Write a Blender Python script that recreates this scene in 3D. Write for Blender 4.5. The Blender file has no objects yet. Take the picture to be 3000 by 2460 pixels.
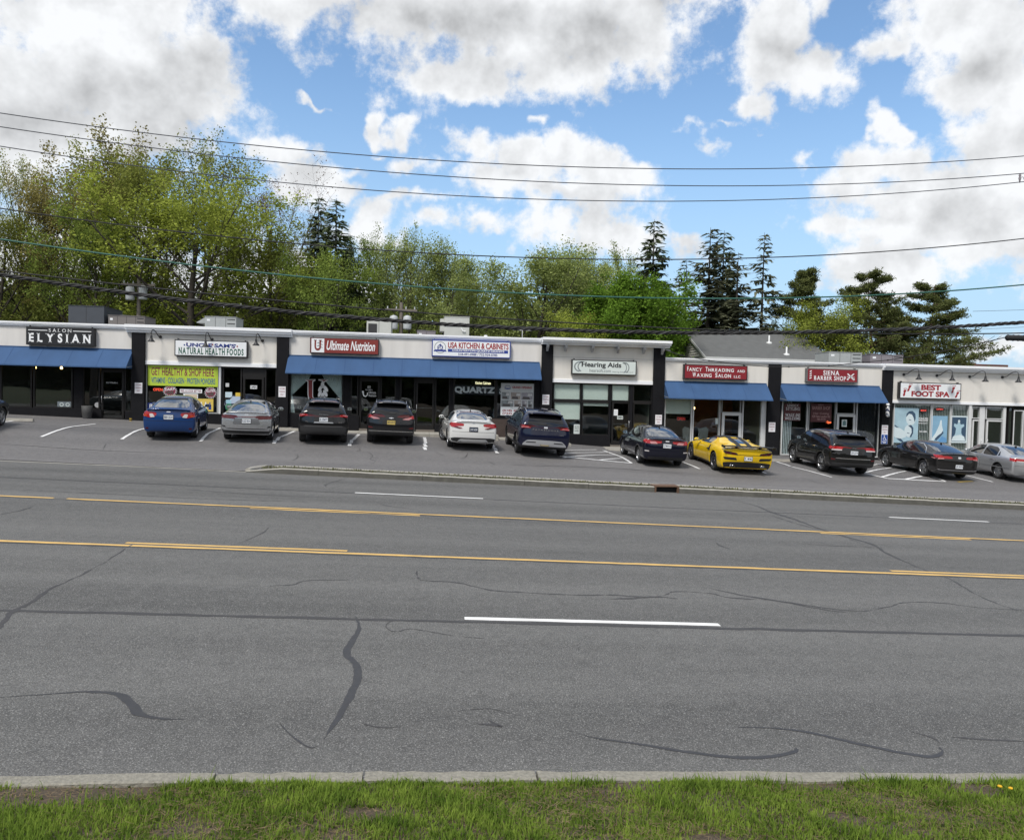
import bpy, bmesh, math, random
import numpy as np
from mathutils import Vector, Matrix
from mathutils.bvhtree import BVHTree

R = math.radians
SC = bpy.context.scene
COL = SC.collection
random.seed(7)
rng = np.random.default_rng(11)

# ------------------------------------------------------------------ camera
FPX = 2274.0                       # focal length measured on the 3000 px wide photograph
PITCH, ROLL, YAW, CAMZ = R(2.0), R(1.4), R(6.5), 2.80
_h = Vector((math.sin(YAW), math.cos(YAW), 0))
_r0 = Vector((math.cos(YAW), -math.sin(YAW), 0))
_fw = _h * math.cos(PITCH) - Vector((0, 0, math.sin(PITCH)))
_u0 = _h * math.sin(PITCH) + Vector((0, 0, math.cos(PITCH)))
_r = _r0 * math.cos(ROLL) + _u0 * math.sin(ROLL)
_u = _u0 * math.cos(ROLL) - _r0 * math.sin(ROLL)
CAM = Vector((0, 0, CAMZ))
cam_data = bpy.data.cameras.new('camera')
cam = bpy.data.objects.new('camera', cam_data)
COL.objects.link(cam)
cam.matrix_world = Matrix(((_r.x, _u.x, -_fw.x, 0), (_r.y, _u.y, -_fw.y, 0), (_r.z, _u.z, -_fw.z, CAMZ), (0, 0, 0, 1)))
cam_data.sensor_width = 36.0
cam_data.lens = FPX / 3000 * 36
cam_data.clip_start = 0.1
cam_data.clip_end = 3000
SC.camera = cam


def ray(px, py):
    return _fw + _r * ((px - 1500) / FPX) - _u * ((py - 1230) / FPX)


def P(px, py, Y):
    """the point of the vertical plane y = Y that is seen at this spot of the photograph"""
    d = ray(px, py)
    return CAM + d * (Y / d.y)


GRADE = 0.03                       # the street falls towards the right
YF = 36.0                          # plane of the shop fronts; the street runs along x


def zroad(x):
    return -GRADE * max(-70, min(70, x))


def zlot(x, y):
    """height of the parking lot: it climbs from the kerb towards the shops"""
    t = min(max((y - 25.0) / 6.0, 0), 1)
    t = t * t * (3 - 2 * t)
    q = min(max((x - 3) / 6, 0), 1)
    k = min(max((y - 24.32 + 0.066 * x) / 1.2, 0.1), 1)
    return zroad(x) + 0.10 * k + (0.64 - 0.20 * q) * t + 0.012 * max(min(y, 36) - 31, 0)


def G(px, py, lot=False):
    """the point of the road (or lot) surface seen at this spot of the photograph"""
    d = ray(px, py)
    e = 0.0
    for _ in range(40 if lot else 1):
        p = CAM + d * ((CAMZ - e) / (-d.z - GRADE * d.x))
        if lot:
            e = 0.5 * e + 0.5 * (zlot(p.x, p.y) - zroad(p.x))
    return p


# ------------------------------------------------------------------ sky and sun
SUN_EL, SUN_AZ = R(54), R(214)     # high behind the camera, veiled by cloud
w = bpy.data.worlds.new('World')
SC.world = w
w.cycles.sampling_method = 'NONE'    # an even, broken sky needs no importance map
w.use_nodes = True
nt = w.node_tree
for n in list(nt.nodes):
    nt.nodes.remove(n)


def wn(t, **k):
    n = nt.nodes.new(t)
    for a, b in k.items():
        setattr(n, a, b)
    return n


def wl(a, b):
    nt.links.new(a, b)


def wmath(op, a, b=None, c=None, clamp=False):
    n = wn('ShaderNodeMath', operation=op, use_clamp=clamp)
    for i, v in enumerate((a, b, c)):
        if v is None:
            continue
        if isinstance(v, (int, float)):
            n.inputs[i].default_value = v
        else:
            wl(v, n.inputs[i])
    return n.outputs[0]


def wramp(x, lo, hi, a=0.0, b=1.0):
    n = wn('ShaderNodeMapRange', interpolation_type='SMOOTHSTEP')
    wl(x, n.inputs[0])
    for i, v in enumerate((lo, hi, a, b)):
        n.inputs[i + 1].default_value = v
    return n.outputs[0]


tc = wn('ShaderNodeTexCoord')
DIR = tc.outputs['Generated']
sky = wn('ShaderNodeTexSky', sky_type='NISHITA', sun_disc=False)
sky.sun_elevation = SUN_EL
sky.sun_rotation = SUN_AZ
sky.air_density, sky.dust_density, sky.ozone_density = 1.0, 0.6, 2.0


def wnoise(vec, scale, detail, rough=0.55):
    n = wn('ShaderNodeTexNoise')
    wl(vec, n.inputs['Vector'])
    n.inputs['Scale'].default_value = scale
    n.inputs['Detail'].default_value = detail
    n.inputs['Roughness'].default_value = rough
    return n


# flat chart of the sky in front: tangent of bearing and of height
def wdot(v, c):
    n = wn('ShaderNodeVectorMath', operation='DOT_PRODUCT')
    wl(v, n.inputs[0])
    n.inputs[1].default_value = tuple(c)
    return n.outputs['Value']


fdot = wmath('MAXIMUM', wdot(DIR, _h), 0.04)
inv = wmath('DIVIDE', 1.0, fdot)
chart0 = wn('ShaderNodeCombineXYZ')
wl(wmath('MULTIPLY', wdot(DIR, _r0), inv), chart0.inputs[0])
wl(wmath('MULTIPLY', wdot(DIR, (0, 0, 1)), inv), chart0.inputs[1])
# warped so that cloud outlines are ragged
warp = wnoise(DIR, 8.0, 4, 0.6)
wv = wn('ShaderNodeVectorMath', operation='MULTIPLY_ADD')
wl(warp.outputs['Color'], wv.inputs[0])
wv.inputs[1].default_value = (0.17, 0.13, 0.0)
wl(chart0.outputs[0], wv.inputs[2])
CH = wv.outputs[0]
WOFF = (0.085, 0.065)

# cumulus heaps: centre and radii measured on the photograph
CLOUDS = [
    (240, 130, 430, 300), (560, 250, 190, 190), (420, 350, 330, 110), (60, 380, 300, 240), (-250, 200, 400, 400),
    (1420, -20, 690, 190), (880, -20, 260, 100), (1340, 215, 230, 105), (1720, 150, 270, 150), (1880, 50, 160, 150),
    (2285, 70, 150, 170), (2330, 180, 190, 105), (2450, 165, 105, 85), (2240, 305, 75, 50), (2440, -20, 110, 40),
    (2880, 50, 240, 190), (2900, 250, 210, 120), (2650, 150, 90, 60), (3020, 380, 120, 150), (2570, 370, 40, 66), (2360, 435, 55, 34),
    (2740, 570, 340, 130), (2590, 470, 120, 66), (2960, 460, 190, 150), (2400, 645, 90, 52), (2660, 680, 300, 90), (2900, 740, 280, 110), (2560, 800, 170, 80), (2860, 1015, 100, 34), (2990, 1030, 120, 34),
    (1510, 485, 120, 80), (1690, 500, 165, 95), (1850, 555, 115, 60), (1440, 545, 115, 66), (1640, 585, 280, 48),
    (1720, 690, 240, 85), (2010, 720, 100, 45),
    (960, 545, 120, 40), (1200, 590, 260, 30), (1080, 650, 120, 70), (1360, 655, 130, 40), (800, 430, 110, 52), (880, 520, 100, 60),
    (1115, 365, 50, 42), (1190, 390, 60, 34), (1245, 390, 45, 36), (1240, 475, 90, 36), (1000, 478, 110, 30), (1120, 430, 60, 20),
    (2030, 385, 80, 30), (2090, 430, 50, 34), (2150, 357, 60, 14), (1620, 372, 40, 20), (930, 290, 60, 10), (1420, 440, 120, 34),
    (700, 860, 500, 170), (150, 800, 500, 220),
]


def blobs(lst, grow, k):
    dist = None
    for (cx, cy, rx, ry) in lst:
        c = ray(cx, cy)
        f_ = c.dot(_h)
        ca, cb = c.dot(_r0) / f_, c.z / f_
        ka, kb = FPX / (rx * grow), FPX / (ry * grow)
        n1 = wn('ShaderNodeVectorMath', operation='MULTIPLY_ADD')
        wl(CH, n1.inputs[0])
        n1.inputs[1].default_value = (ka, kb, 0)
        n1.inputs[2].default_value = (-(ca + WOFF[0]) * ka, -(cb + WOFF[1]) * kb, 0)
        ln = wn('ShaderNodeVectorMath', operation='LENGTH')
        wl(n1.outputs[0], ln.inputs[0])
        d1 = ln.outputs['Value']
        if ry < 62:
            d1 = wmath('MULTIPLY_ADD', d1, 0.70, 0.34) if ry > 35 else wmath('MULTIPLY_ADD', d1, 0.50, 0.56)
        dist = d1 if dist is None else wmath('SMOOTH_MIN', dist, d1, k)
    return dist


dist = blobs(CLOUDS, 1.12, 0.22)
# grey undersides of the big heaps
GREYS = [(300, 230, 330, 110), (90, 330, 330, 130), (520, 340, 190, 60), (1330, 30, 420, 70), (1750, 110, 170, 80), (2870, 180, 170, 60), (2330, 120, 90, 60), (2860, 650, 230, 70), (2560, 640, 150, 40), (1640, 590, 170, 28), (1480, 545, 60, 30), (450, 420, 300, 50)]
greyd = blobs(GREYS, 1.35, 0.3)
heap = wmath('SUBTRACT', 1.0, dist)
# the same kind of broken cumulus all round the rest of the sky
dv = wn('ShaderNodeVectorMath', operation='DOT_PRODUCT')
wl(DIR, dv.inputs[0])
dv.inputs[1].default_value = tuple(ray(1500, 500).normalized())
sep = wn('ShaderNodeSeparateXYZ')
wl(DIR, sep.inputs[0])
outside = wmath('MAXIMUM', wramp(dv.outputs['Value'], 0.80, 0.66), wramp(sep.outputs['Z'], 0.50, 0.60))
gen = wnoise(DIR, 2.6, 2)
genh = wmath('MULTIPLY_ADD', gen.outputs['Fac'], 3.2, -1.22)
far_heap = wmath('MULTIPLY_ADD', outside, 3.0, -3.0)
far_heap = wmath('ADD', far_heap, genh)
heap = wmath('MAXIMUM', heap, far_heap)
fine = wnoise(DIR, 17.0, 7, 0.66)
dens = wmath('MULTIPLY_ADD', fine.outputs['Fac'], 2.0, -0.98)
dens = wmath('ADD', dens, wmath('MINIMUM', heap, 0.65))
mask = wramp(dens, -0.05, 0.45)
# relief: compare the noise with the noise a little nearer to the sun
off = wn('ShaderNodeVectorMath', operation='ADD')
wl(DIR, off.inputs[0])
off.inputs[1].default_value = (-0.012, 0.004, 0.028)
rel_a = wnoise(DIR, 9.5, 5, 0.58)
rel_b = wnoise(off.outputs[0], 9.5, 5, 0.58)
relief = wmath('SUBTRACT', rel_a.outputs['Fac'], rel_b.outputs['Fac'])
grey_in = wramp(greyd, 1.05, 0.25)
grey_out = wmath('MULTIPLY', outside, wramp(gen.outputs['Fac'], 0.52, 0.66))
thick = wmath('MAXIMUM', grey_in, grey_out)
shade = wmath('MULTIPLY_ADD', thick, -0.23, 0.955)
shade = wmath('MULTIPLY_ADD', wramp(dens, 0.15, 0.8), -0.04, shade)
shade = wmath('MULTIPLY_ADD', fine.outputs['Fac'], 0.16, wmath('SUBTRACT', shade, 0.08))
shade = wmath('MULTIPLY_ADD', relief, 1.15, shade)
shade = wmath('MINIMUM', wmath('MAXIMUM', shade, 0.45), 1.0)
CLOUD_GAIN = 8.7
shade = wmath('MULTIPLY', shade, CLOUD_GAIN)
cc = wn('ShaderNodeVectorMath', operation='SCALE')
cc.inputs[0].default_value = (0.955, 0.975, 1.0)
wl(shade, cc.inputs['Scale'])
# thin veil that whitens the air towards the skyline
veil = wramp(sep.outputs['Z'], 0.40, 0.0, 0.0, 0.88)
sky_g = wn('ShaderNodeVectorMath', operation='MULTIPLY')
wl(sky.outputs[0], sky_g.inputs[0])
sky_g.inputs[1].default_value = (1.46, 1.62, 1.66)
mv = wn('ShaderNodeMix', data_type='RGBA')
wl(veil, mv.inputs[0])
wl(sky_g.outputs[0], mv.inputs[6])
mv.inputs[7].default_value = (3.9, 5.6, 7.5, 1)
mx = wn('ShaderNodeMix', data_type='RGBA')
wl(mask, mx.inputs[0])
wl(mv.outputs[2], mx.inputs[6])
wl(cc.outputs[0], mx.inputs[7])
bg = wn('ShaderNodeBackground')
bg.inputs[1].default_value = 0.10
wl(mx.outputs[2], bg.inputs[0])
wout = wn('ShaderNodeOutputWorld')
wl(bg.outputs[0], wout.inputs[0])

sun_data = bpy.data.lights.new('sun', 'SUN')
sun_data.energy = 2.9
sun_data.angle = R(15)
sun_data.color = (1.0, 0.95, 0.88)
sun = bpy.data.objects.new('sun', sun_data)
COL.objects.link(sun)
_sd = Vector((math.sin(SUN_AZ) * math.cos(SUN_EL), math.cos(SUN_AZ) * math.cos(SUN_EL), math.sin(SUN_EL)))
sun.rotation_euler = (-_sd).to_track_quat('-Z', 'Y').to_euler()

SC.view_settings.view_transform = 'Standard'
SC.view_settings.look = 'None'
SC.view_settings.exposure = 0.22
SC.view_settings.gamma = 1.0
SC.cycles.max_bounces = 6
SC.cycles.transparent_max_bounces = 16
SC.cycles.caustics_reflective = False
SC.cycles.caustics_refractive = False
SC.cycles.use_denoising = True

# ------------------------------------------------------------------ materials
MATS = {}


def mat(name, col, rough=0.6, metal=0.0, var=0.08, scale=3.0, coat=0.0, ior=1.5, bump=0.0, bscale=40.0, emit=None, estr=0.0, sub=0.0, spec=None, stretch=None):
    """procedural principled material: two tones of one colour mixed by noise"""
    if name in MATS:
        return MATS[name]
    m = bpy.data.materials.new(name)
    m.use_nodes = True
    t = m.node_tree
    b = t.nodes['Principled BSDF']
    co = t.nodes.new('ShaderNodeTexCoord')
    no = t.nodes.new('ShaderNodeTexNoise')
    no.inputs['Scale'].default_value = scale
    no.inputs['Detail'].default_value = 5
    if stretch:
        mp = t.nodes.new('ShaderNodeMapping')
        mp.inputs['Scale'].default_value = stretch
        t.links.new(co.outputs['Object'], mp.inputs[0])
        t.links.new(mp.outputs[0], no.inputs['Vector'])
    else:
        t.links.new(co.outputs['Object'], no.inputs['Vector'])
    mixn = t.nodes.new('ShaderNodeMix')
    mixn.data_type = 'RGBA'
    mixn.inputs[6].default_value = tuple(c * (1 - var) for c in col[:3]) + (1,)
    mixn.inputs[7].default_value = tuple(min(1, c * (1 + var)) for c in col[:3]) + (1,)
    t.links.new(no.outputs['Fac'], mixn.inputs[0])
    t.links.new(mixn.outputs[2], b.inputs['Base Color'])
    b.inputs['Roughness'].default_value = rough
    b.inputs['Metallic'].default_value = metal
    b.inputs['IOR'].default_value = ior
    if coat:
        b.inputs['Coat Weight'].default_value = coat
        b.inputs['Coat Roughness'].default_value = 0.04
    if coat and spec is None:
        spec = 0.12
    if spec is not None:
        b.inputs['Specular IOR Level'].default_value = spec
    if bump:
        n2 = t.nodes.new('ShaderNodeTexNoise')
        n2.inputs['Scale'].default_value = bscale
        n2.inputs['Detail'].default_value = 4
        t.links.new(co.outputs['Object'], n2.inputs['Vector'])
        bp = t.nodes.new('ShaderNodeBump')
        bp.inputs['Strength'].default_value = bump
        bp.inputs['Distance'].default_value = 0.02
        t.links.new(n2.outputs['Fac'], bp.inputs['Height'])
        t.links.new(bp.outputs[0], b.inputs['Normal'])
    if emit:
        b.inputs['Emission Color'].default_value = tuple(emit) + (1,)
        b.inputs['Emission Strength'].default_value = estr
    MATS[name] = m
    return m


def glass_mat(name, tint=(0.75, 0.8, 0.8), refl=0.16, rough=0.0):
    """thin window pane: see-through with a mirror-like sheen"""
    if name in MATS:
        return MATS[name]
    m = bpy.data.materials.new(name)
    m.use_nodes = True
    t = m.node_tree
    for n in list(t.nodes):
        t.nodes.remove(n)
    o = t.nodes.new('ShaderNodeOutputMaterial')
    tr = t.nodes.new('ShaderNodeBsdfTransparent')
    tr.inputs[0].default_value = tuple(tint) + (1,)
    gl = t.nodes.new('ShaderNodeBsdfGlossy')
    gl.inputs['Roughness'].default_value = rough
    lw = t.nodes.new('ShaderNodeLayerWeight')
    lw.inputs[0].default_value = 0.5
    fr = t.nodes.new('ShaderNodeMath')
    fr.operation = 'POWER'
    fr.inputs[1].default_value = 5.0
    t.links.new(lw.outputs['Facing'], fr.inputs[0])
    co = t.nodes.new('ShaderNodeTexCoord')
    no = t.nodes.new('ShaderNodeTexNoise')
    no.inputs['Scale'].default_value = 0.8
    t.links.new(co.outputs['Object'], no.inputs['Vector'])
    bp = t.nodes.new('ShaderNodeBump')
    bp.inputs['Strength'].default_value = 0.12
    bp.inputs['Distance'].default_value = 0.02
    t.links.new(no.outputs['Fac'], bp.inputs['Height'])
    t.links.new(bp.outputs[0], gl.inputs['Normal'])
    ml = t.nodes.new('ShaderNodeMath')
    ml.operation = 'MULTIPLY_ADD'
    ml.inputs[1].default_value = 0.9
    ml.inputs[2].default_value = refl
    ml.use_clamp = True
    t.links.new(fr.outputs[0], ml.inputs[0])
    mi = t.nodes.new('ShaderNodeMixShader')
    t.links.new(ml.outputs[0], mi.inputs[0])
    t.links.new(tr.outputs[0], mi.inputs[1])
    t.links.new(gl.outputs[0], mi.inputs[2])
    t.links.new(mi.outputs[0], o.inputs[0])
    MATS[name] = m
    return m


# ------------------------------------------------------------------ object helpers
def tag(o, label=None, cat=None, group=None, kind=None):
    if label:
        o['label'] = label
    if cat:
        o['category'] = cat
    if group:
        o['group'] = group
    if kind:
        o['kind'] = kind
    return o


def empty(name, loc=(0, 0, 0), rz=0.0, label=None, cat=None, group=None, kind=None):
    o = bpy.data.objects.new(name, None)
    o.location = loc
    o.rotation_euler = (0, 0, rz)
    o.empty_display_size = 0.2
    COL.objects.link(o)
    return tag(o, label, cat, group, kind)


def link_mesh(name, me, m=None, parent=None, loc=None):
    o = bpy.data.objects.new(name, me)
    COL.objects.link(o)
    if m is not None and not me.materials:
        me.materials.append(m)
    if parent is not None:
        o.parent = parent
    if loc is not None:
        o.location = loc
    return o


class MB:
    """collects boxes, bars, tubes, sheets; build() links them as ONE mesh object"""

    def __init__(self):
        self.v, self.f, self.s = [], [], []

    def add(self, vs, fs, smooth=False):
        b = len(self.v)
        self.v += [tuple(p) for p in vs]
        self.f += [tuple(i + b for i in q) for q in fs]
        self.s += [smooth] * len(fs)
        return self

    def box(self, x0, x1, y0, y1, z0, z1):
        vs = [(x, y, z) for x in (x0, x1) for y in (y0, y1) for z in (z0, z1)]
        return self.add(vs, [(0, 1, 3, 2), (4, 6, 7, 5), (0, 4, 5, 1), (2, 3, 7, 6), (0, 2, 6, 4), (1, 5, 7, 3)])

    def bbox(self, x0, x1, y0, y1, z0, z1, b=0.02):
        """box with chamfered vertical and horizontal edges"""
        bm = bmesh.new()
        bmesh.ops.create_cube(bm, size=1)
        for q in bm.verts:
            q.co = Vector(((x0 + x1) / 2 + q.co.x * (x1 - x0), (y0 + y1) / 2 + q.co.y * (y1 - y0), (z0 + z1) / 2 + q.co.z * (z1 - z0)))
        bmesh.ops.bevel(bm, geom=list(bm.edges), offset=b, segments=2, affect='EDGES', profile=0.6)
        self.add([q.co for q in bm.verts], [[q.index for q in f.verts] for f in bm.faces])
        bm.free()
        return self

    def quad(self, a, b, c, d):
        return self.add([a, b, c, d], [(0, 1, 2, 3)])

    def poly(self, pts):
        return self.add(pts, [tuple(range(len(pts)))])

    def prism(self, pts, ax, t):
        """polygon pts extruded by vector ax*t"""
        n = len(pts)
        d = Vector(ax) * t
        vs = [Vector(p) for p in pts] + [Vector(p) + d for p in pts]
        fs = [tuple(range(n))[::-1], tuple(range(n, 2 * n))] + [(i, (i + 1) % n, n + (i + 1) % n, n + i) for i in range(n)]
        return self.add(vs, fs)

    def tube(self, pts, r, n=8, smooth=True, cap=True):
        pts = [Vector(p) for p in pts]
        rr = r if isinstance(r, (list, tuple)) else [r] * len(pts)
        up = Vector((0, 0, 1))
        vs, fs = [], []
        for i, p in enumerate(pts):
            d = (pts[min(i + 1, len(pts) - 1)] - pts[max(i - 1, 0)]).normalized()
            a = d.cross(up)
            if a.length < 1e-3:
                a = d.cross(Vector((0, 1, 0)))
            a.normalize()
            b = d.cross(a)
            up = -b if (-b).dot(Vector((0, 0, 1))) > 0 or True else up
            for k in range(n):
                t = 2 * math.pi * k / n
                vs.append(p + (a * math.cos(t) + b * math.sin(t)) * rr[i])
        for i in range(len(pts) - 1):
            for k in range(n):
                k2 = (k + 1) % n
                fs.append((i * n + k, i * n + k2, (i + 1) * n + k2, (i + 1) * n + k))
        self.add(vs, fs, smooth)
        if cap:
            self.add([vs[k] for k in range(n)], [tuple(range(n))])
            m = (len(pts) - 1) * n
            self.add([vs[m + k] for k in range(n)], [tuple(range(n))[::-1]])
        return self

    def lathe(self, prof, n=24, origin=(0, 0, 0), axis='z', smooth=True):
        """profile of (radius, height) pairs turned about an axis"""
        o = Vector(origin)
        vs, fs = [], []
        for (r, h) in prof:
            for k in range(n):
                t = 2 * math.pi * k / n
                c, s = math.cos(t) * r, math.sin(t) * r
                q = {'z': (c, s, h), 'y': (c, h, s), 'x': (h, c, s)}[axis]
                vs.append(o + Vector(q))
        for i in range(len(prof) - 1):
            for k in range(n):
                k2 = (k + 1) % n
                fs.append((i * n + k, i * n + k2, (i + 1) * n + k2, (i + 1) * n + k))
        return self.add(vs, fs, smooth)

    def build(self, name, m, parent=None, loc=None):
        me = bpy.data.meshes.new(name)
        me.from_pydata(self.v, [], self.f)
        me.polygons.foreach_set('use_smooth', self.s)
        me.update()
        return link_mesh(name, me, m, parent, loc)


def mesh_np(name, verts, faces_flat, nper, m, parent=None, smooth=False):
    """fast mesh from numpy arrays, every face with nper corners"""
    me = bpy.data.meshes.new(name)
    nv, nf = len(verts), len(faces_flat) // nper
    me.vertices.add(nv)
    me.vertices.foreach_set('co', np.asarray(verts, dtype=np.float32).ravel())
    me.loops.add(nf * nper)
    me.loops.foreach_set('vertex_index', np.asarray(faces_flat, dtype=np.int32))
    me.polygons.add(nf)
    me.polygons.foreach_set('loop_start', np.arange(0, nf * nper, nper, dtype=np.int32))
    if smooth:
        me.polygons.foreach_set('use_smooth', np.ones(nf, dtype=bool))
    me.update()
    me.validate()
    me.materials.append(m)
    return me


def copy_thing(o, parent=None):
    c = o.copy()
    COL.objects.link(c)
    c.parent = parent
    for ch in list(o.children):
        copy_thing(ch, c)
    return c


def text_mesh(body, bold=0.0, shear=0.0, spacing=1.0):
    cu = bpy.data.curves.new('lettering', 'FONT')
    cu.body = body
    cu.size = 1.0
    cu.offset = bold
    cu.shear = shear
    cu.space_character = spacing
    cu.resolution_u = 4
    ob = bpy.data.objects.new('lettering', cu)
    me = bpy.data.meshes.new_from_object(ob)
    bpy.data.objects.remove(ob)
    bpy.data.curves.remove(cu)
    return me


SERIF = {'A': ('bl', 'br'), 'E': ('bl', 'tl'), 'F': ('bl', 'tl'), 'H': ('bl', 'tl', 'br', 'tr'), 'I': ('bc', 'tc'), 'L': ('bl', 'tl'), 'N': ('bl', 'tl', 'tr'), 'Y': ('bc', 'tl', 'tr'),
         'T': ('bc',), 'R': ('bl', 'tl', 'br'), 'U': ('tl', 'tr'), 'D': ('bl', 'tl'), 'B': ('bl', 'tl'), 'P': ('bl', 'tl'), 'W': ('tl', 'tr'), 'X': ('bl', 'br', 'tl', 'tr'), 'K': ('bl', 'tl', 'br', 'tr'), 'M': ('bl', 'tl', 'br', 'tr'), 'V': ('tl', 'tr')}


def lettering(body, x0, x1, z0, z1, Y, m, parent=None, bold=0.0, shear=0.0, serif=False, spacing=1.0, name='lettering', rot=0.0):
    """writing fitted into the box x0..x1, z0..z1 of the plane y = Y, facing the road"""
    if serif:
        vs, fs, cur = [], [], 0.0
        for ch in body:
            if ch == ' ':
                cur += 0.32
                continue
            me = text_mesh(ch, bold)
            co = np.array([q.co[:] for q in me.vertices])
            xa, xb, za, zb = co[:, 0].min(), co[:, 0].max(), co[:, 1].min(), co[:, 1].max()
            b0 = len(vs)
            vs += [(c[0] - xa + cur, c[1]) for c in co]
            fs += [[b0 + i for i in p.vertices] for p in me.polygons]
            bpy.data.meshes.remove(me)
            wd = xb - xa
            for s in SERIF.get(ch, ()):
                cx = {'l': 0.07, 'r': wd - 0.07, 'c': wd / 2}[s[1]] + cur
                zz = za if s[0] == 'b' else zb - 0.05
                b0 = len(vs)
                vs += [(cx - 0.15, zz), (cx + 0.15, zz), (cx + 0.15, zz + 0.05), (cx - 0.15, zz + 0.05)]
                fs.append([b0, b0 + 1, b0 + 2, b0 + 3])
            cur += wd + 0.10 * spacing + 0.05
        co = np.array(vs)
    else:
        me = text_mesh(body, bold, shear, spacing)
        co = np.array([q.co[:2] for q in me.vertices])
        fs = [list(p.vertices) for p in me.polygons]
        bpy.data.meshes.remove(me)
    mn, mx_ = co.min(0), co.max(0)
    u = (co - mn) / np.maximum(mx_ - mn, 1e-6)
    px_ = x0 + u[:, 0] * (x1 - x0)
    pz_ = z0 + u[:, 1] * (z1 - z0)
    if rot:
        cx, cz = (x0 + x1) / 2, (z0 + z1) / 2
        c, s = math.cos(rot), math.sin(rot)
        px_, pz_ = cx + (px_ - cx) * c - (pz_ - cz) * s, cz + (px_ - cx) * s + (pz_ - cz) * c
    mb = MB()
    mb.add([(a, Y, b) for a, b in zip(px_, pz_)], fs)
    return mb.build(name, m, parent)
# ------------------------------------------------------------------ ground, road, lot
def asphalt(name, c0, c1, speck, rough=0.8, patch=0.25):
    m = bpy.data.materials.new(name)
    m.use_nodes = True
    t = m.node_tree
    L = t.links.new
    b = t.nodes['Principled BSDF']
    co = t.nodes.new('ShaderNodeTexCoord')

    def noise(scale, detail, sx=1.0):
        mp = t.nodes.new('ShaderNodeMapping')
        mp.inputs['Scale'].default_value = (sx, 1, 1)
        L(co.outputs['Object'], mp.inputs[0])
        n = t.nodes.new('ShaderNodeTexNoise')
        n.inputs['Scale'].default_value = scale
        n.inputs['Detail'].default_value = detail
        L(mp.outputs[0], n.inputs['Vector'])
        return n
    big = noise(0.85, 5, 0.045)          # wear running along the lanes
    mid = noise(6.0, 5)
    vo = t.nodes.new('ShaderNodeTexVoronoi')
    vo.inputs['Scale'].default_value = 140
    L(co.outputs['Object'], vo.inputs['Vector'])
    sp = t.nodes.new('ShaderNodeSeparateColor')
    L(vo.outputs['Color'], sp.inputs[0])
    rg = t.nodes.new('ShaderNodeMapRange')
    rg.inputs[1].default_value = 0.80
    rg.inputs[2].default_value = 1.0
    L(sp.outputs[0], rg.inputs[0])
    m1 = t.nodes.new('ShaderNodeMix')
    m1.data_type = 'RGBA'
    m1.inputs[6].default_value = tuple(c0) + (1,)
    m1.inputs[7].default_value = tuple(c1) + (1,)
    ad = t.nodes.new('ShaderNodeMath')
    ad.operation = 'MULTIPLY_ADD'
    L(mid.outputs['Fac'], ad.inputs[0])
    ad.inputs[1].default_value = 0.42
    L(big.outputs['Fac'], ad.inputs[2])
    r2 = t.nodes.new('ShaderNodeMapRange')
    r2.inputs[1].default_value = 0.46
    r2.inputs[2].default_value = 0.92
    L(ad.outputs[0], r2.inputs[0])
    L(r2.outputs[0], m1.inputs[0])
    m2 = t.nodes.new('ShaderNodeMix')
    m2.data_type = 'RGBA'
    L(rg.outputs[0], m2.inputs[0])
    L(m1.outputs[2], m2.inputs[6])
    m2.inputs[7].default_value = tuple(speck) + (1,)
    # dark binder between the stones
    v2 = t.nodes.new('ShaderNodeTexVoronoi')
    v2.inputs['Scale'].default_value = 70
    L(co.outputs['Object'], v2.inputs['Vector'])
    r3 = t.nodes.new('ShaderNodeMapRange')
    r3.inputs[1].default_value = 0.15
    r3.inputs[2].default_value = 0.75
    r3.inputs[3].default_value = 1.15
    r3.inputs[4].default_value = 0.62
    L(v2.outputs['Distance'], r3.inputs[0])
    m3 = t.nodes.new('ShaderNodeVectorMath')
    m3.operation = 'SCALE'
    L(m2.outputs[2], m3.inputs[0])
    L(r3.outputs[0], m3.inputs['Scale'])
    L(m3.outputs[0], b.inputs['Base Color'])
    b.inputs['Roughness'].default_value = rough
    bp = t.nodes.new('ShaderNodeBump')
    bp.inputs['Strength'].default_value = 0.5
    bp.inputs['Distance'].default_value = 0.006
    L(v2.outputs['Distance'], bp.inputs['Height'])
    L(bp.outputs[0], b.inputs['Normal'])
    MATS[name] = m
    return m


M_ROAD = asphalt('road asphalt', (0.074, 0.073, 0.070), (0.142, 0.140, 0.134), (0.29, 0.286, 0.275))
M_LOT = asphalt('lot asphalt', (0.098, 0.094, 0.096), (0.170, 0.163, 0.163), (0.32, 0.32, 0.31))
M_CONC = mat('kerb concrete', (0.33, 0.315, 0.28), 0.9, var=0.30, scale=5, bump=0.5, bscale=45)
M_GRIME_SHADE = mat('grimy shaded kerb face', (0.10, 0.097, 0.085), 0.95, var=0.45, scale=5, bump=0.5, bscale=30)  # upright kerb faces: shade painted into the colour, mottled with grime
M_KERB = mat('near kerb granite', (0.235, 0.222, 0.187), 0.95, var=0.5, scale=34, bump=0.6, bscale=60)
M_WHITE_PAINT = mat('road paint white', (0.74, 0.74, 0.73), 0.75, var=0.16, scale=6)
M_YELLOW_PAINT = mat('road paint yellow', (0.62, 0.40, 0.13), 0.75, var=0.22, scale=4)
M_TAR = mat('crack sealer', (0.040, 0.039, 0.041), 0.55, var=0.25, scale=9)
M_TAR2 = mat('faint crack sealer', (0.048, 0.046, 0.047), 0.7, var=0.25, scale=9)
M_SOIL = mat('soil and thatch', (0.070, 0.053, 0.036), 0.95, var=0.6, scale=24, bump=0.6, bscale=25)
M_EARTH = mat('ground earth', (0.06, 0.075, 0.035), 0.95, var=0.4, scale=0.6)


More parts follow.
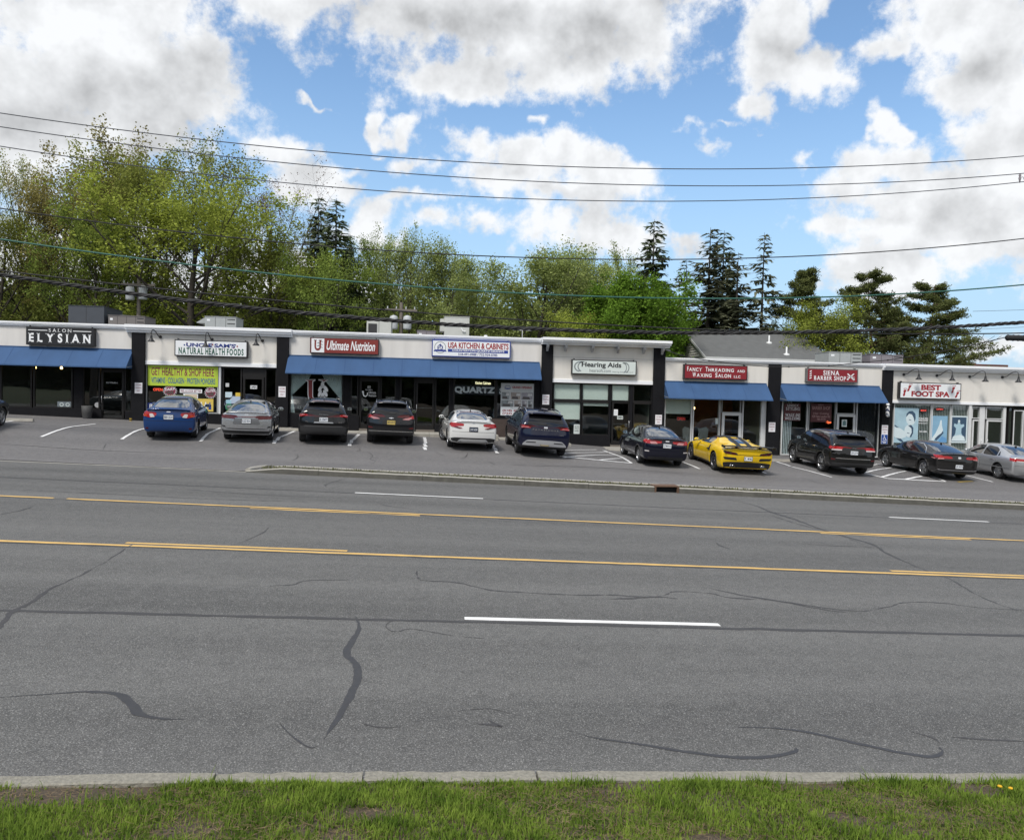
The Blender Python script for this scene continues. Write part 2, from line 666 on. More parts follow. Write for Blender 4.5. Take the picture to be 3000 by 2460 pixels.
def near_kerb_y(x):
    return 5.40 - 0.0035 * (x - 1) ** 2 if abs(x) < 12 else 5.40 - 0.0035 * 121


def far_kerb_y(x):
    return 24.22 - 0.066 * x


def zbank(x, y):
    """verge rising from the near kerb to where the camera stands"""
    t = min(max(near_kerb_y(x) - 0.145 - y, 0), 5.6)
    return zroad(x) + 0.125 + 0.17 * t


def grid_sheet(name, xs, ys, zf, m, kind='structure', parent=None):
    vs = [(x, y(x) if callable(y) else y, zf(x, y(x) if callable(y) else y)) for y in ys for x in xs]
    n = len(xs)
    fs = [(j * n + i, j * n + i + 1, (j + 1) * n + i + 1, (j + 1) * n + i) for j in range(len(ys) - 1) for i in range(n - 1)]
    me = bpy.data.meshes.new(name)
    me.from_pydata(vs, [], fs)
    me.polygons.foreach_set('use_smooth', [True] * len(fs))
    me.update()
    o = link_mesh(name, me, m, parent)
    if kind:
        o['kind'] = kind
    return o


def zland(x, y):
    if y < 5:
        return zroad(x) - 0.35 + 0.95 * min(max((5 - y) / 5.6, 0), 1) * 0.9
    if y < 40:
        return zroad(x) - 0.5
    return zroad(x) + 0.25 + 0.012 * min(y - 40, 60)


_xs = [-900, -500, -250, -120, -70, -50, -35, -25, -15, -8, -4, 0, 4, 8, 15, 25, 35, 50, 70, 120, 250, 500, 900]
grid_sheet('ground', _xs, [-500, -200, -80, -30, -12, -4, 0, 2, 5, 20, 39.9, 40.1, 60, 110, 250, 600, 1500], zland, M_EARTH)
_xr = [-400, -70] + [x * 2.0 for x in range(-30, 31)] + [70, 400]
road = grid_sheet('road', _xr, [lambda x: near_kerb_y(x) - 0.01, 9, 13, 18, 21, lambda x: far_kerb_y(max(-70, min(70, x))) + 0.35], lambda x, y: zroad(x), M_ROAD)
_xl = [-70 + i for i in range(0, 141)]
lot = grid_sheet('parking_lot', _xl, [lambda x: far_kerb_y(x) + (0.33 if x > -5.2 else 0.12)] + [lambda x, k=k: max(25.0 + k, far_kerb_y(x) + 0.5 + 0.1 * k) for k in range(0, 10)] + [34.5, 35.2, 36.6],
                 lambda x, y: max(zlot(x, y), zroad(x) + 0.012), M_LOT)
verge = grid_sheet('verge', [-30, -20, -14] + [x * 0.5 for x in range(-24, 25)] + [14, 20, 30], [-40, -5, 0.0, 1.5, 3.0, 3.6, 4.0, 4.4, 4.8, 5.1, lambda x: near_kerb_y(x) - 0.145], lambda x, y: zbank(x, y) + 0.02 * math.sin(x * 2.7 + y * 3.1) * (1 if y < 5.2 else 0.2) - 0.01, M_SOIL)


# painted lines and tar, thin sheets a few millimetres above the asphalt
def ribbon(name, pts, wd, m, parent, zf, lift=0.004, ragged=0.0, step=0.25, taper=False, seed=1):
    rnd = random.Random(seed)
    pts = [Vector((p[0], p[1])) for p in pts]
    dense = []
    for a, b in zip(pts[:-1], pts[1:]):
        n = max(1, int((b - a).length / step))
        for i in range(n):
            dense.append(a.lerp(b, i / n))
    dense.append(pts[-1])
    N = len(dense)
    mb = MB()
    vs = []
    for i, p in enumerate(dense):
        d = (dense[min(i + 1, N - 1)] - dense[max(i - 1, 0)])
        d = d.normalized() if d.length > 1e-6 else Vector((1, 0))
        nrm = Vector((-d.y, d.x))
        ww = wd[min(i * len(wd) // N, len(wd) - 1)] if isinstance(wd, (list, tuple)) else wd
        if taper:
            ww *= max(0.12, min(1.0, 4 * min(i, N - 1 - i) / N + 0.1))
        for s in (-0.5, 0.5):
            q = p + nrm * (s * ww + rnd.uniform(-1, 1) * ragged)
            vs.append((q.x, q.y, zf(q.x, q.y) + lift))
    mb.add(vs, [(2 * i, 2 * i + 2, 2 * i + 3, 2 * i + 1) for i in range(N - 1)])
    return mb.build(name, m, parent)


zr = lambda x, y: zroad(x)


def smooth_path(pts, n=6):
    """Catmull-Rom through 2D points"""
    pts = [Vector(p[:2]) for p in pts]
    q = [pts[0] * 2 - pts[1]] + pts + [pts[-1] * 2 - pts[-2]]
    out = []
    for i in range(1, len(q) - 2):
        for k in range(n):
            t = k / n
            a, b, c, d = q[i - 1], q[i], q[i + 1], q[i + 2]
            out.append(0.5 * ((2 * b) + (c - a) * t + (2 * a - 5 * b + 4 * c - d) * t * t + (3 * b - a - 3 * c + d) * t ** 3))
    out.append(pts[-1])
    return out


def gpath(pxs, n=6):
    return smooth_path([G(*p) for p in pxs], n)


def line_y(p, q):
    """road line through two photo points: y as a function of x"""
    a, b = G(*p), G(*q)
    k = (b.y - a.y) / (b.x - a.x)
    return lambda x: a.y + k * (x - a.x)


NY = line_y((0, 1584), (3000, 1693))
FYL = line_y((0, 1452), (2920, 1580))
NW = line_y((0, 1781), (3000, 1856))
FW = line_y((1040, 1443), (2890, 1528))
yl = lambda f, xa, xb, off=0: [(x, f(x) + off) for x in np.linspace(xa, xb, max(2, int(abs(xb - xa))))]
# near yellow line, with its doubled stretches; paint is chipped where the sealer crosses
for xa, xb in ((-60, -4.75), (-4.72, 60)):
    ribbon('yellow_line', yl(NY, xa, xb), 0.115, M_YELLOW_PAINT, road, zr, ragged=0.012, seed=3)
xa, xb = G(372, 1588).x, G(1018, 1612).x
ribbon('yellow_line', yl(NY, xa, xb, 0.21), 0.10, M_YELLOW_PAINT, road, zr, ragged=0.006, seed=4)
xa = G(2610, 1672).x
ribbon('yellow_line', yl(NY, xa, 40, 0.20), 0.10, M_YELLOW_PAINT, road, zr, ragged=0.008, seed=5)
for xa, xb in ((-60, G(160, 1458).x), (G(195, 1461).x, 60)):
    ribbon('yellow_line', yl(FYL, xa, xb), 0.12, M_YELLOW_PAINT, road, zr, ragged=0.015, seed=6)
xa, xb = G(735, 1487).x, G(1230, 1510).x
ribbon('yellow_line', yl(FYL, xa, xb, -0.20), 0.09, M_YELLOW_PAINT, road, zr, ragged=0.03, seed=7)
xa, xb = G(2400, 1560).x, G(2860, 1585).x
ribbon('yellow_line', yl(FYL, xa, xb, -0.20), 0.09, M_YELLOW_PAINT, road, zr, ragged=0.02, seed=8)
# white lane dashes
for f, spans in ((NW, ((1360, 1806, 2100, 1824),)), (FW, ((1040, 1443, 1415, 1460), (2598, 1513, 2895, 1528)))):
    for s in spans:
        xa, xb = G(s[0], s[1]).x, G(s[2], s[3]).x
        ribbon('lane_dash', yl(f, xa, xb, 0.06 if f is NW else 0), 0.115, M_WHITE_PAINT, road, zr, ragged=0.007, seed=9)
for f, xa in ((NW, -12.5), (NW, 13.0), (FW, -15.5), (FW, 30.0)):
    ribbon('lane_dash', yl(f, xa, xa + 3.05), 0.115, M_WHITE_PAINT, road, zr, ragged=0.007, seed=9)
# joints between paving passes
ribbon('tar_seam', yl(NW, -40, 40, -0.085), 0.085, M_TAR2, road, zr, lift=0.003, ragged=0.018, seed=10)
ribbon('tar_seam', yl(FW, -40, 40, -0.12), 0.09, M_TAR2, road, zr, lift=0.003, ragged=0.02, seed=11)
ribbon('tar_seam', yl(NY, -40, 40, -0.10), 0.06, M_TAR2, road, zr, lift=0.003, ragged=0.03, seed=12)
ribbon('tar_seam', yl(FYL, -40, 40, -0.12), 0.07, M_TAR2, road, zr, lift=0.003, ragged=0.03, seed=13)
# sealed cracks traced where they lie on the road
TARS = [
    ([(1040, 1802), (1052, 1840), (1030, 1880), (1016, 1915), (1043, 1945), (1047, 1985), (1022, 2045), (985, 2110), (950, 2165)], 0.075, M_TAR, 0.008),
    ([(0, 2042), (120, 2034), (250, 2026), (345, 2033), (385, 2062), (410, 2092), (480, 2105), (545, 2107)], [0.02, 0.03, 0.05, 0.085, 0.085, 0.05, 0.03], M_TAR, 0.006),
    ([(820, 2118), (860, 2160), (905, 2188), (930, 2186)], 0.022, M_TAR, 0.004),
    ([(1655, 2136), (1740, 2160), (1850, 2176), (2000, 2200), (2130, 2216), (2230, 2218), (2310, 2207), (2335, 2195), (2328, 2186)], [0.02, 0.04, 0.055, 0.06, 0.06, 0.05, 0.03], M_TAR, 0.006),
    ([(2160, 2130), (2260, 2132), (2370, 2145), (2470, 2168), (2570, 2190), (2660, 2208), (2730, 2216), (2760, 2203), (2752, 2188)], [0.03, 0.05, 0.055, 0.06, 0.06, 0.06, 0.05], M_TAR, 0.006),
    ([(2670, 2143), (2730, 2160), (2755, 2178)], 0.025, M_TAR2, 0.004),
    ([(2790, 2158), (2890, 2166), (3040, 2172)], 0.04, M_TAR2, 0.006),
    ([(1220, 1672), (1224, 1690), (1240, 1700), (1330, 1705), (1400, 1720), (1450, 1730), (1540, 1735), (1700, 1743), (1790, 1742), (1880, 1748), (1940, 1745), (1980, 1732), (2080, 1738), (2140, 1750), (2280, 1760), (2400, 1778), (2520, 1790), (2600, 1778), (2660, 1764), (2760, 1766), (2880, 1780), (3040, 1788)], [0.07, 0.04, 0.035, 0.04], M_TAR2, 0.02),
    ([(2060, 1718), (2170, 1742), (2290, 1762), (2420, 1786), (2480, 1792)], 0.05, M_TAR2, 0.02),
    ([(1760, 1755), (1860, 1752), (1930, 1748), (1985, 1754)], 0.06, M_TAR2, 0.02),
    ([(2130, 1462), (2210, 1480), (2260, 1500), (2330, 1522), (2400, 1548), (2480, 1572), (2560, 1596), (2600, 1622), (2700, 1665), (2790, 1700), (2860, 1740), (2950, 1778), (3040, 1800)], [0.08, 0.10, 0.12, 0.12, 0.10, 0.08, 0.07, 0.05, 0.05, 0.05], M_TAR2, 0.03),
    ([(2260, 1510), (2340, 1535), (2440, 1560), (2520, 1590)], 0.05, M_TAR2, 0.03),
    ([(370, 1606), (300, 1650), (225, 1690), (140, 1730), (85, 1768), (40, 1790), (0, 1835), (-60, 1870)], [0.03, 0.035, 0.05, 0.06, 0.09, 0.05], M_TAR2, 0.02),
    ([(790, 1540), (770, 1560), (700, 1592)], 0.03, M_TAR2, 0.01),
    ([(0, 1508), (60, 1495), (95, 1484)], 0.05, M_TAR2, 0.02),
    ([(1010, 1402), (975, 1412), (955, 1420), (958, 1428)], 0.06, M_TAR2, 0.02),
    ([(790, 1716), (860, 1712), (900, 1700), (1020, 1698)], 0.035, M_TAR2, 0.01),
    ([(2350, 1592), (2430, 1598), (2540, 1602), (2580, 1606)], 0.05, M_TAR2, 0.02),
    ([(2095, 1585), (2110, 1598), (2140, 1608)], 0.06, M_TAR2, 0.02),
    ([(1110, 1475), (1140, 1482), (1215, 1492)], 0.05, M_TAR2, 0.02),
    ([(1400, 2120), (1440, 2122), (1470, 2128), (1430, 2108)], 0.05, M_TAR2, 0.01),
    ([(1060, 2118), (1110, 2130), (1175, 2128)], 0.025, M_TAR2, 0.008),
    ([(1320, 2085), (1400, 2076), (1450, 2078), (1515, 2095)], 0.014, M_TAR2, 0.005),
    ([(1180, 1814), (1140, 1822), (1132, 1838), (1160, 1850), (1200, 1842), (1260, 1850), (1330, 1862), (1420, 1870)], 0.018, M_TAR2, 0.008),
    ([(0, 1432), (300, 1446), (620, 1462), (900, 1470)], 0.05, M_TAR2, 0.02),
    ([(500, 1430), (780, 1450), (1000, 1458)], 0.05, M_TAR2, 0.02),
]
for k, (pp, wd, m, rg) in enumerate(TARS):
    ribbon('crack_seal', gpath(pp, 5), wd if k in (0, 1) else ([q * .8 for q in wd] if isinstance(wd, list) else wd * .8), m, road, zr, lift=0.0025 + 0.0002 * (k % 5), ragged=rg, step=0.12, taper=True, seed=20 + k)

# lot stripes
M_LOTPAINT = mat('lot paint white', (0.66, 0.66, 0.66), 0.8, var=0.25, scale=9)


def stripe(a, b, wd=0.11, seed=1, name='parking_stripe'):
    ribbon(name, [a, b], wd, M_LOTPAINT, lot, zlot, lift=0.012, ragged=0.012, step=0.2, seed=seed)


for k, (a, b) in enumerate([((121, 1280), (279, 1242)), ((357, 1287), (460, 1248)), ((588, 1293), (676, 1247))]):
    p, q = G(*a, lot=True), G(*b, lot=True)
    stripe((p.x, p.y), (q.x, min(q.y, 33.6)), seed=k)
for k, (x, ya, yb) in enumerate([(-5.4, 29.0, 33.8), (-2.7, 29.2, 33.8), (0.1, 29.1, 33.8), (2.8, 29.1, 33.8), (-15.8, 28.2, 33.6), (-18.5, 28.2, 33.6)]):
    for j, (t0, t1) in enumerate(((0, 0.11), (0.125, 0.30), (0.31, 1.0))):
        stripe((x, ya + (yb - ya) * t0), (x - 0.05, ya + (yb - ya) * t1), 0.13, seed=50 + k * 3 + j)


def px_stripe(pts, wd=0.10, name='parking_stripe'):
    for i in range(len(pts) - 1):
        p, q = G(*pts[i], lot=True), G(*pts[i + 1], lot=True)
        stripe((p.x, p.y), (q.x, q.y), wd, seed=80 + i)


# hatched no-parking bays
px_stripe([(1640, 1337), (1850, 1357), (1768, 1320)], 0.12)
for a, b in (((1648, 1320), (1747, 1317.5)), ((1646, 1330), (1785, 1325)), ((1650, 1341), (1800, 1333)), ((1755, 1348), (1822, 1343))):
    px_stripe([a, b], 0.10)
px_stripe([(2530, 1386), (2600, 1402), (2770, 1411)], 0.12)
px_stripe([(2608, 1368), (2770, 1410)], 0.11)
px_stripe([(2530, 1369), (2572, 1359.5), (2605, 1369)], 0.11)
for a, b in (((2535, 1385), (2612, 1370)), ((2583, 1398), (2653, 1380)), ((2655, 1404), (2700, 1395))):
    px_stripe([a, b], 0.11)
for a, b in (((2000, 1354), (2050, 1374)), ((2228, 1381), (2245, 1387)), ((2275, 1353), (2315, 1366)), ((2320, 1368), (2437, 1398)), ((2460, 1369), (2500, 1378)), ((2834, 1394), (2908, 1412))):
    px_stripe([a, b], 0.10)
M_LOTYELLOW = mat('old yellow lot paint', (0.34, 0.24, 0.05), 0.8, var=0.3, scale=9)
p, q = G(2806, 1412, lot=True), G(2850, 1410, lot=True)
ribbon('parking_stripe', [(p.x, p.y), (q.x, q.y)], 0.12, M_LOTYELLOW, lot, zlot, lift=0.012, ragged=0.02)
# crazing in the lot asphalt
for k, pp in enumerate([[(1050, 1310), (1055, 1318), (1040, 1322)], [(1075, 1322), (1092, 1335), (1085, 1345), (1100, 1352), (1075, 1362), (990, 1370)], [(870, 1330), (872, 1340), (855, 1350), (840, 1356)], [(1275, 1325), (1300, 1335)], [(1370, 1325), (1365, 1338), (1350, 1345)], [(1420, 1348), (1440, 1356), (1455, 1366)], [(700, 1345), (900, 1352), (1200, 1368)], [(300, 1320), (313, 1296)], [(2350, 1400), (2400, 1415), (2440, 1420)], [(1500, 1362), (1800, 1372), (2050, 1390)], [(0, 1300), (300, 1320), (600, 1330)]]):
    ribbon('crack', smooth_path([G(*p, lot=True) for p in pp], 4), 0.03, M_TAR2, lot, zlot, lift=0.006, ragged=0.012, taper=True, seed=130 + k)

# near kerb: granite stones
kx = -14.0
near_kerb = empty('near_kerb', (0, 0, 0))
tag(near_kerb, kind='structure')
cuts = [-14, -11.2, -8.3, -5.6, G(665, 2262).x, G(1075, 2258).x, G(1552, 2258).x, 3.3, 5.9, 8.6, 11.4, 14.0]
for k, (a, b) in enumerate(zip(cuts[:-1], cuts[1:])):
    mb = MB()
    xs = np.linspace(a + 0.008, b - 0.008, 12)
    rnd = random.Random(k)
    rows = []
    for x in xs:
        y1 = near_kerb_y(x) + rnd.uniform(-0.008, 0.008)
        y0 = y1 - 0.15
        z = zroad(x)
        zt = z + 0.14 + rnd.uniform(-0.006, 0.006)
        rows += [(x, y0, z - 0.1), (x, y0 + rnd.uniform(-.004, .004), zt - 0.006), (x, y0 + 0.02, zt), (x, y1 - 0.025, zt), (x, y1, zt - 0.03), (x, y1 + 0.012, z - 0.1)]
    n = 6
    mb.add(rows, [(i * n + j, i * n + j + 1, (i + 1) * n + j + 1, (i + 1) * n + j) for i in range(len(xs) - 1) for j in range(n - 1)] + [tuple(range(n)), tuple(range((len(xs) - 1) * n, len(xs) * n))[::-1]])
    mb.build('kerbstone', M_KERB, near_kerb)

# far kerb and its planted strip
M_STRIP = mat('gravelly weedy strip', (0.075, 0.072, 0.052), 0.95, var=0.5, scale=9, bump=0.8, bscale=30)
far_kerb = empty('traffic_island', (0, 0, 0))
tag(far_kerb, kind='structure')
DR0, DR1 = G(1915, 1440).x, G(1996, 1447).x


def kerb_piece(xa, xb, off, wd, h, seed, name='kerbstone'):
    mb = MB()
    rnd = random.Random(seed)
    xs = np.linspace(xa + 0.006, xb - 0.006, 9)
    rows = []
    for x in xs:
        y0 = far_kerb_y(x) + off + rnd.uniform(-0.012, 0.012)
        z = zroad(x)
        t = min(1, max(0, (x + 5.4) / 1.0))
        hh = h * (0.25 + 0.75 * t)
        zt = z + hh + rnd.uniform(-0.006, 0.006)
        rows += [(x, y0 - 0.01, z - 0.1), (x, y0, zt - 0.02), (x, y0 + 0.025, zt), (x, y0 + wd - 0.02, zt), (x, y0 + wd, zt - 0.02), (x, y0 + wd + 0.01, z - 0.1)]
    n = 6
    mb.add(rows, [(i * n + j, (i + 1) * n + j, (i + 1) * n + j + 1, i * n + j + 1) for i in range(len(xs) - 1) for j in range(n - 1)] + [tuple(range(n))[::-1], tuple(range((len(xs) - 1) * n, len(xs) * n))])
    o = mb.build(name, M_GRIME_SHADE, far_kerb)
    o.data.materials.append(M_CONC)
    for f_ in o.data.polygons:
        if abs(f_.normal.z) > 0.45:  # upward faces get the light concrete, uprights keep the painted shade
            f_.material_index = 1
    return o


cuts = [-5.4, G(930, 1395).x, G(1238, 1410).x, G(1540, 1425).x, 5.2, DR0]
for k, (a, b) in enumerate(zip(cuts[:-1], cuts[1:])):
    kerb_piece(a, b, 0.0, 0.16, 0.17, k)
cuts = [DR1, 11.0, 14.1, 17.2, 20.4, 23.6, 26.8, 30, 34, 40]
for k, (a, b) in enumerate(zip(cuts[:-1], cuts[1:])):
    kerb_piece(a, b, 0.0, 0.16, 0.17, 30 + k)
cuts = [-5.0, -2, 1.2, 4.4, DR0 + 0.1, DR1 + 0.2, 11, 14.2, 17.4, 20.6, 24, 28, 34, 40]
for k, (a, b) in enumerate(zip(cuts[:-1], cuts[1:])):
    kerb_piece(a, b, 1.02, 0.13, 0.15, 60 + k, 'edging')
xs = list(np.linspace(-5.0, 40, 120))
mb = MB()
rnd = random.Random(3)
rows = []
for x in xs:
    y0 = far_kerb_y(x)
    for t in (0.15, 0.40, 0.62, 0.85, 1.04):
        rows.append((x, y0 + t, zroad(x) + 0.118 + rnd.uniform(-0.02, 0.025)))
mb.add(rows, [(i * 5 + j, (i + 1) * 5 + j, (i + 1) * 5 + j + 1, i * 5 + j + 1) for i in range(len(xs) - 1) for j in range(4)], True)
mb.build('planting_strip', M_STRIP, far_kerb)
# rounded nose of the island
a = Vector((-5.35, far_kerb_y(-5.35) + 0.05))
b = Vector((-5.0, far_kerb_y(-5) + 1.1))
pts = smooth_path([a, (-5.30, far_kerb_y(-5.2) + 0.45), (-5.15, far_kerb_y(-5.2) + 0.85), b], 4)
mb = MB()
mb.tube([(p.x, p.y, zroad(p.x) + 0.05) for p in pts], 0.085, 8)
mb.build('kerbstone', M_CONC, far_kerb)
# storm drain set into the kerb
M_RUST = mat('rusty iron', (0.12, 0.07, 0.045), 0.85, var=0.4, scale=12)
M_VOID = mat('dark void', (0.006, 0.006, 0.006), 0.9)
dr = empty('storm_drain', (DR0, far_kerb_y(DR0), zroad(DR0)), 0, 'rusty curb inlet storm drain set in the far kerb', 'storm drain')
yd = far_kerb_y((DR0 + DR1) / 2)
zd = zroad((DR0 + DR1) / 2)
W_ = DR1 - DR0
loc = dr.location
mb = MB()
mb.box(0, W_, 0.0, 0.5, 0.165, 0.20)
mb.box(0, 0.05, -0.015, 0.3, -0.05, 0.165)
mb.box(W_ - 0.05, W_, -0.015, 0.3, -0.05, 0.165)
mb.build('frame', M_RUST, dr)
MB().box(0.05, W_ - 0.05, 0.12, 0.14, -0.05, 0.164).build('opening', M_VOID, dr)
# concrete gutter edge left of the island
ribbon('gutter_edge', [(x, far_kerb_y(max(x, -9)) + 0.02) for x in np.linspace(-60, -5.4, 60)], 0.14, M_CONC, road, zr, lift=0.006, ragged=0.02)

# sidewalk in front of the shops, stepping down with the street
side = empty('sidewalk', (0, 0, 0))
tag(side, kind='structure')


def walk(x0, x1, z, y0=34.35, y1=36.5, n=4, name='slab'):
    xs = np.linspace(x0, x1, max(2, int(round((x1 - x0) / 1.5)) + 1))
    for a, b in zip(xs[:-1], xs[1:]):
        MB().bbox(a + 0.006, b - 0.006, y0, y1, z - 0.9, z, 0.012).build(name, M_CONC, side)
# ------------------------------------------------------------------ the row of shops
def rect(pl, pt, pr, pb, Y=YF):
    """photo rectangle -> x0, x1, z0, z1 on the plane y = Y"""
    mx_, my = (pl + pr) / 2, (pt + pb) / 2
    return P(pl, my, Y).x, P(pr, my, Y).x, P(mx_, pb, Y).z, P(mx_, pt, Y).z


M_STUCCO = mat('white stucco', (0.70, 0.675, 0.63), 0.9, var=0.15, scale=2.6, stretch=(1, 1, .16), bump=0.25, bscale=60)
M_STUCCO_A = mat('grey white stucco', (0.66, 0.64, 0.61), 0.9, var=0.17, scale=2.6, stretch=(1, 1, .16), bump=0.25, bscale=60)
M_TRIM = mat('white painted metal trim', (0.84, 0.855, 0.88), 0.5, var=0.05, scale=2)
M_BLACK = mat('black painted brick', (0.010, 0.010, 0.012), 0.8, var=0.3, scale=4, bump=0.3, bscale=30, spec=0.15)
M_FRAME = mat('dark bronze frame', (0.014, 0.013, 0.013), 0.5, var=0.2, spec=0.25)
M_ALU = mat('white aluminium frame', (0.62, 0.63, 0.63), 0.5, var=0.08)
M_ALUG = mat('grey aluminium frame', (0.35, 0.36, 0.36), 0.45, var=0.1)
M_GLASS = glass_mat('shop glass', (0.90, 0.93, 0.92), 0.07)
M_GLASS_D = glass_mat('tinted shop glass', (0.62, 0.65, 0.65), 0.09)
M_AWN = mat('blue awning canvas', (0.031, 0.080, 0.185), 0.85, var=0.22, scale=2.2, stretch=(1, .4, .4), bump=0.06, bscale=8)
M_AWN_S = mat('awning seam', (0.018, 0.055, 0.15), 0.85)
M_AWN_IN = mat('awning underside', (0.02, 0.035, 0.08), 0.9)
M_ROOF = mat('flat roof membrane', (0.18, 0.18, 0.18), 0.9)
M_STEEL = mat('brushed steel', (0.55, 0.55, 0.56), 0.35, metal=1.0)
M_CEIL = mat('shop ceiling', (0.35, 0.35, 0.33), 0.9)
M_FLOORIN = mat('shop floor', (0.16, 0.14, 0.12), 0.6)

mall = empty('strip_mall', (0, YF, 0), 0, 'long white single storey row of shops with black pillars and blue awnings', 'building')
mall.location = (0, 0, 0)


def part(name, m, mb, parent=None):
    return mb.build(name, m, parent or mall)


X = lambda px, py=1100: P(px, py, YF).x
xA0 = -30.0
xP1, xP1b = X(388), X(426)          # pillar between salon and food shop
xP2, xP2b = X(811), X(846)
xP3, xP3b = X(1585), X(1618)
xP4, xP4b = X(1912, 1120), X(1944, 1150)
xP5, xP5b = X(2250, 1120), X(2286, 1120)
xP6, xP6b = X(2583, 1130), X(2612, 1130)
xG1 = 38.0
ZT_L, ZT_D, ZT_R = 5.37, 5.40, 4.66
# floor levels
FL = {'A': 1.06, 'B': 1.06, 'C': 0.98, 'D': 0.42, 'E': 0.10, 'F': -0.06, 'G': -0.12}
UNITS = {'A': (xA0, xP1, 4.28), 'B': (xP1b, xP2, 3.66), 'C': (xP2b, xP3, 4.24), 'D': (xP3b, xP4, 3.34), 'E': (xP4b, xP5, 3.53), 'F': (xP5b, xP6, 3.55), 'G': (xP6b, xG1, 2.76)}
HEAD = {'A': 3.80, 'B': 3.62, 'C': 3.75, 'D': 3.32, 'E': 3.10, 'F': 3.10, 'G': 2.74}
TOP = {'A': ZT_L, 'B': ZT_L, 'C': ZT_L, 'D': ZT_D, 'E': ZT_R, 'F': ZT_R, 'G': ZT_R}
INCOL = {'A': (0.10, 0.10, 0.09), 'B': (0.10, 0.09, 0.08), 'C': (0.07, 0.065, 0.06), 'D': (0.22, 0.24, 0.22), 'E': (0.30, 0.28, 0.25), 'F': (0.14, 0.13, 0.13), 'G': (0.20, 0.21, 0.21)}
for k in 'ABCDEFG':
    x0, x1, zf = UNITS[k]
    top = TOP[k]
    part('fascia_wall', M_STUCCO_A if k in 'AC' else M_STUCCO, MB().box(x0, x1, YF, YF + 0.35, zf if k not in 'ACEF' else HEAD[k], top - 0.06))
    if k in 'BDG':
        part('fascia_trim', M_TRIM, MB().bbox(x0 - 0.01, x1 + 0.01, YF - 0.04, YF + 0.36, zf, zf + (0.17 if k != 'G' else 0.13), 0.01))
    # room behind the glass
    h = HEAD[k] + 0.05
    fl = FL[k]
    part('interior_floor', M_FLOORIN, MB().box(x0 - 0.3, x1 + 0.3, YF + 0.05, YF + 6.5, fl - 0.15, fl + 0.02))
    part('interior_ceiling', M_CEIL, MB().box(x0 - 0.3, x1 + 0.3, YF + 0.36, YF + 6.5, h, h + 0.1))
    mi = mat('shop interior wall ' + k, INCOL[k], 0.9, var=0.15, scale=0.8)
    part('interior_wall', mi, MB().box(x0 - 0.2, x1 + 0.2, YF + 5.5, YF + 5.6, fl + 0.02, h))
    part('interior_wall', mi, MB().box(x0 - 0.20, x0 - 0.1, YF + 0.4, YF + 5.49, fl + 0.02, h))
    part('interior_wall', mi, MB().box(x1 + 0.1, x1 + 0.20, YF + 0.4, YF + 5.49, fl + 0.02, h))
# roof and outer shell
for x0, x1, z in ((xA0, xP3, ZT_L), (xP3, xP4b, ZT_D), (xP4b, xG1, ZT_R)):
    part('roof', M_ROOF, MB().box(x0, x1, YF + 0.36, YF + 13, z - 0.55, z - 0.35))
    part('rear_wall', M_STUCCO, MB().box(x0, x1, YF + 13, YF + 13.25, -0.5, z - 0.2))
part('side_wall', M_STUCCO, MB().box(xP4b - 0.12, xP4b, YF + 0.36, YF + 12.9, ZT_R - 0.5, ZT_D - 0.35))
part('side_wall', M_STUCCO, MB().box(xP3 + 0.001, xP3 + 0.12, YF + 0.40, YF + 12.9, ZT_L - 0.5, ZT_D - 0.36))
part('side_wall', M_STUCCO, MB().box(xA0 - 0.2, xA0, YF, YF + 13, 0, ZT_L))
part('side_wall', M_STUCCO, MB().box(xG1, xG1 + 0.2, YF, YF + 13, -1.5, ZT_R))


def cornice(x0, x1, zt, h, proj, steps=((0, 1.0), (0.42, 0.72), (0.75, 0.4))):
    """stepped white metal coping"""
    mb = MB()
    pr = []
    prof = [(0, 0.0), (-proj, 0.0), (-proj, -0.38 * h), (-proj * 0.82, -0.42 * h), (-proj * 0.82, -0.66 * h), (-proj * 0.5, -0.72 * h), (-proj * 0.45, -h), (0, -h)]
    back = 0.42
    pts = [(YF + back, zt), (YF + back, zt - h * 0.3), (YF - 0.001, zt - h * 0.3)]
    ring = [(YF + back, zt)] + [(YF + a, zt + b) for a, b in prof[1:]] + [(YF + 0.02, zt - h), (YF + 0.02, zt - h * 0.5), (YF + back, zt - h * 0.5)]
    n = len(ring)
    vs = [(x, y, z) for x in (x0, x1) for y, z in ring]
    fs = [(i, (i + 1) % n, n + (i + 1) % n, n + i) for i in range(n)] + [tuple(range(n))[::-1], tuple(range(n, 2 * n))]
    mb.add(vs, fs)
    return part('cornice', M_TRIM, mb)


xc1, xc2 = X(372, 950), X(857, 970)
cornice(xA0, xc1 - 0.002, ZT_L, 0.19, 0.13)
cornice(xc1, xc2, ZT_L + 0.02, 0.34, 0.30)
cornice(xc2 + 0.002, xP3 - 0.04, ZT_L, 0.20, 0.13)
cornice(xP3 - 0.03, X(1958, 1005), ZT_D, 0.31, 0.62)
cornice(xP4b + 0.01, X(2584, 1066) - 0.002, ZT_R, 0.16, 0.12)
cornice(X(2584, 1066), xG1, ZT_R + 0.02, 0.31, 0.34)


def pillar(x0, x1, zt, zb, proj=0.14):
    part('pillar', M_BLACK, MB().bbox(x0, x1, YF - proj, YF + 0.45, zb - 0.5, zt, 0.008))


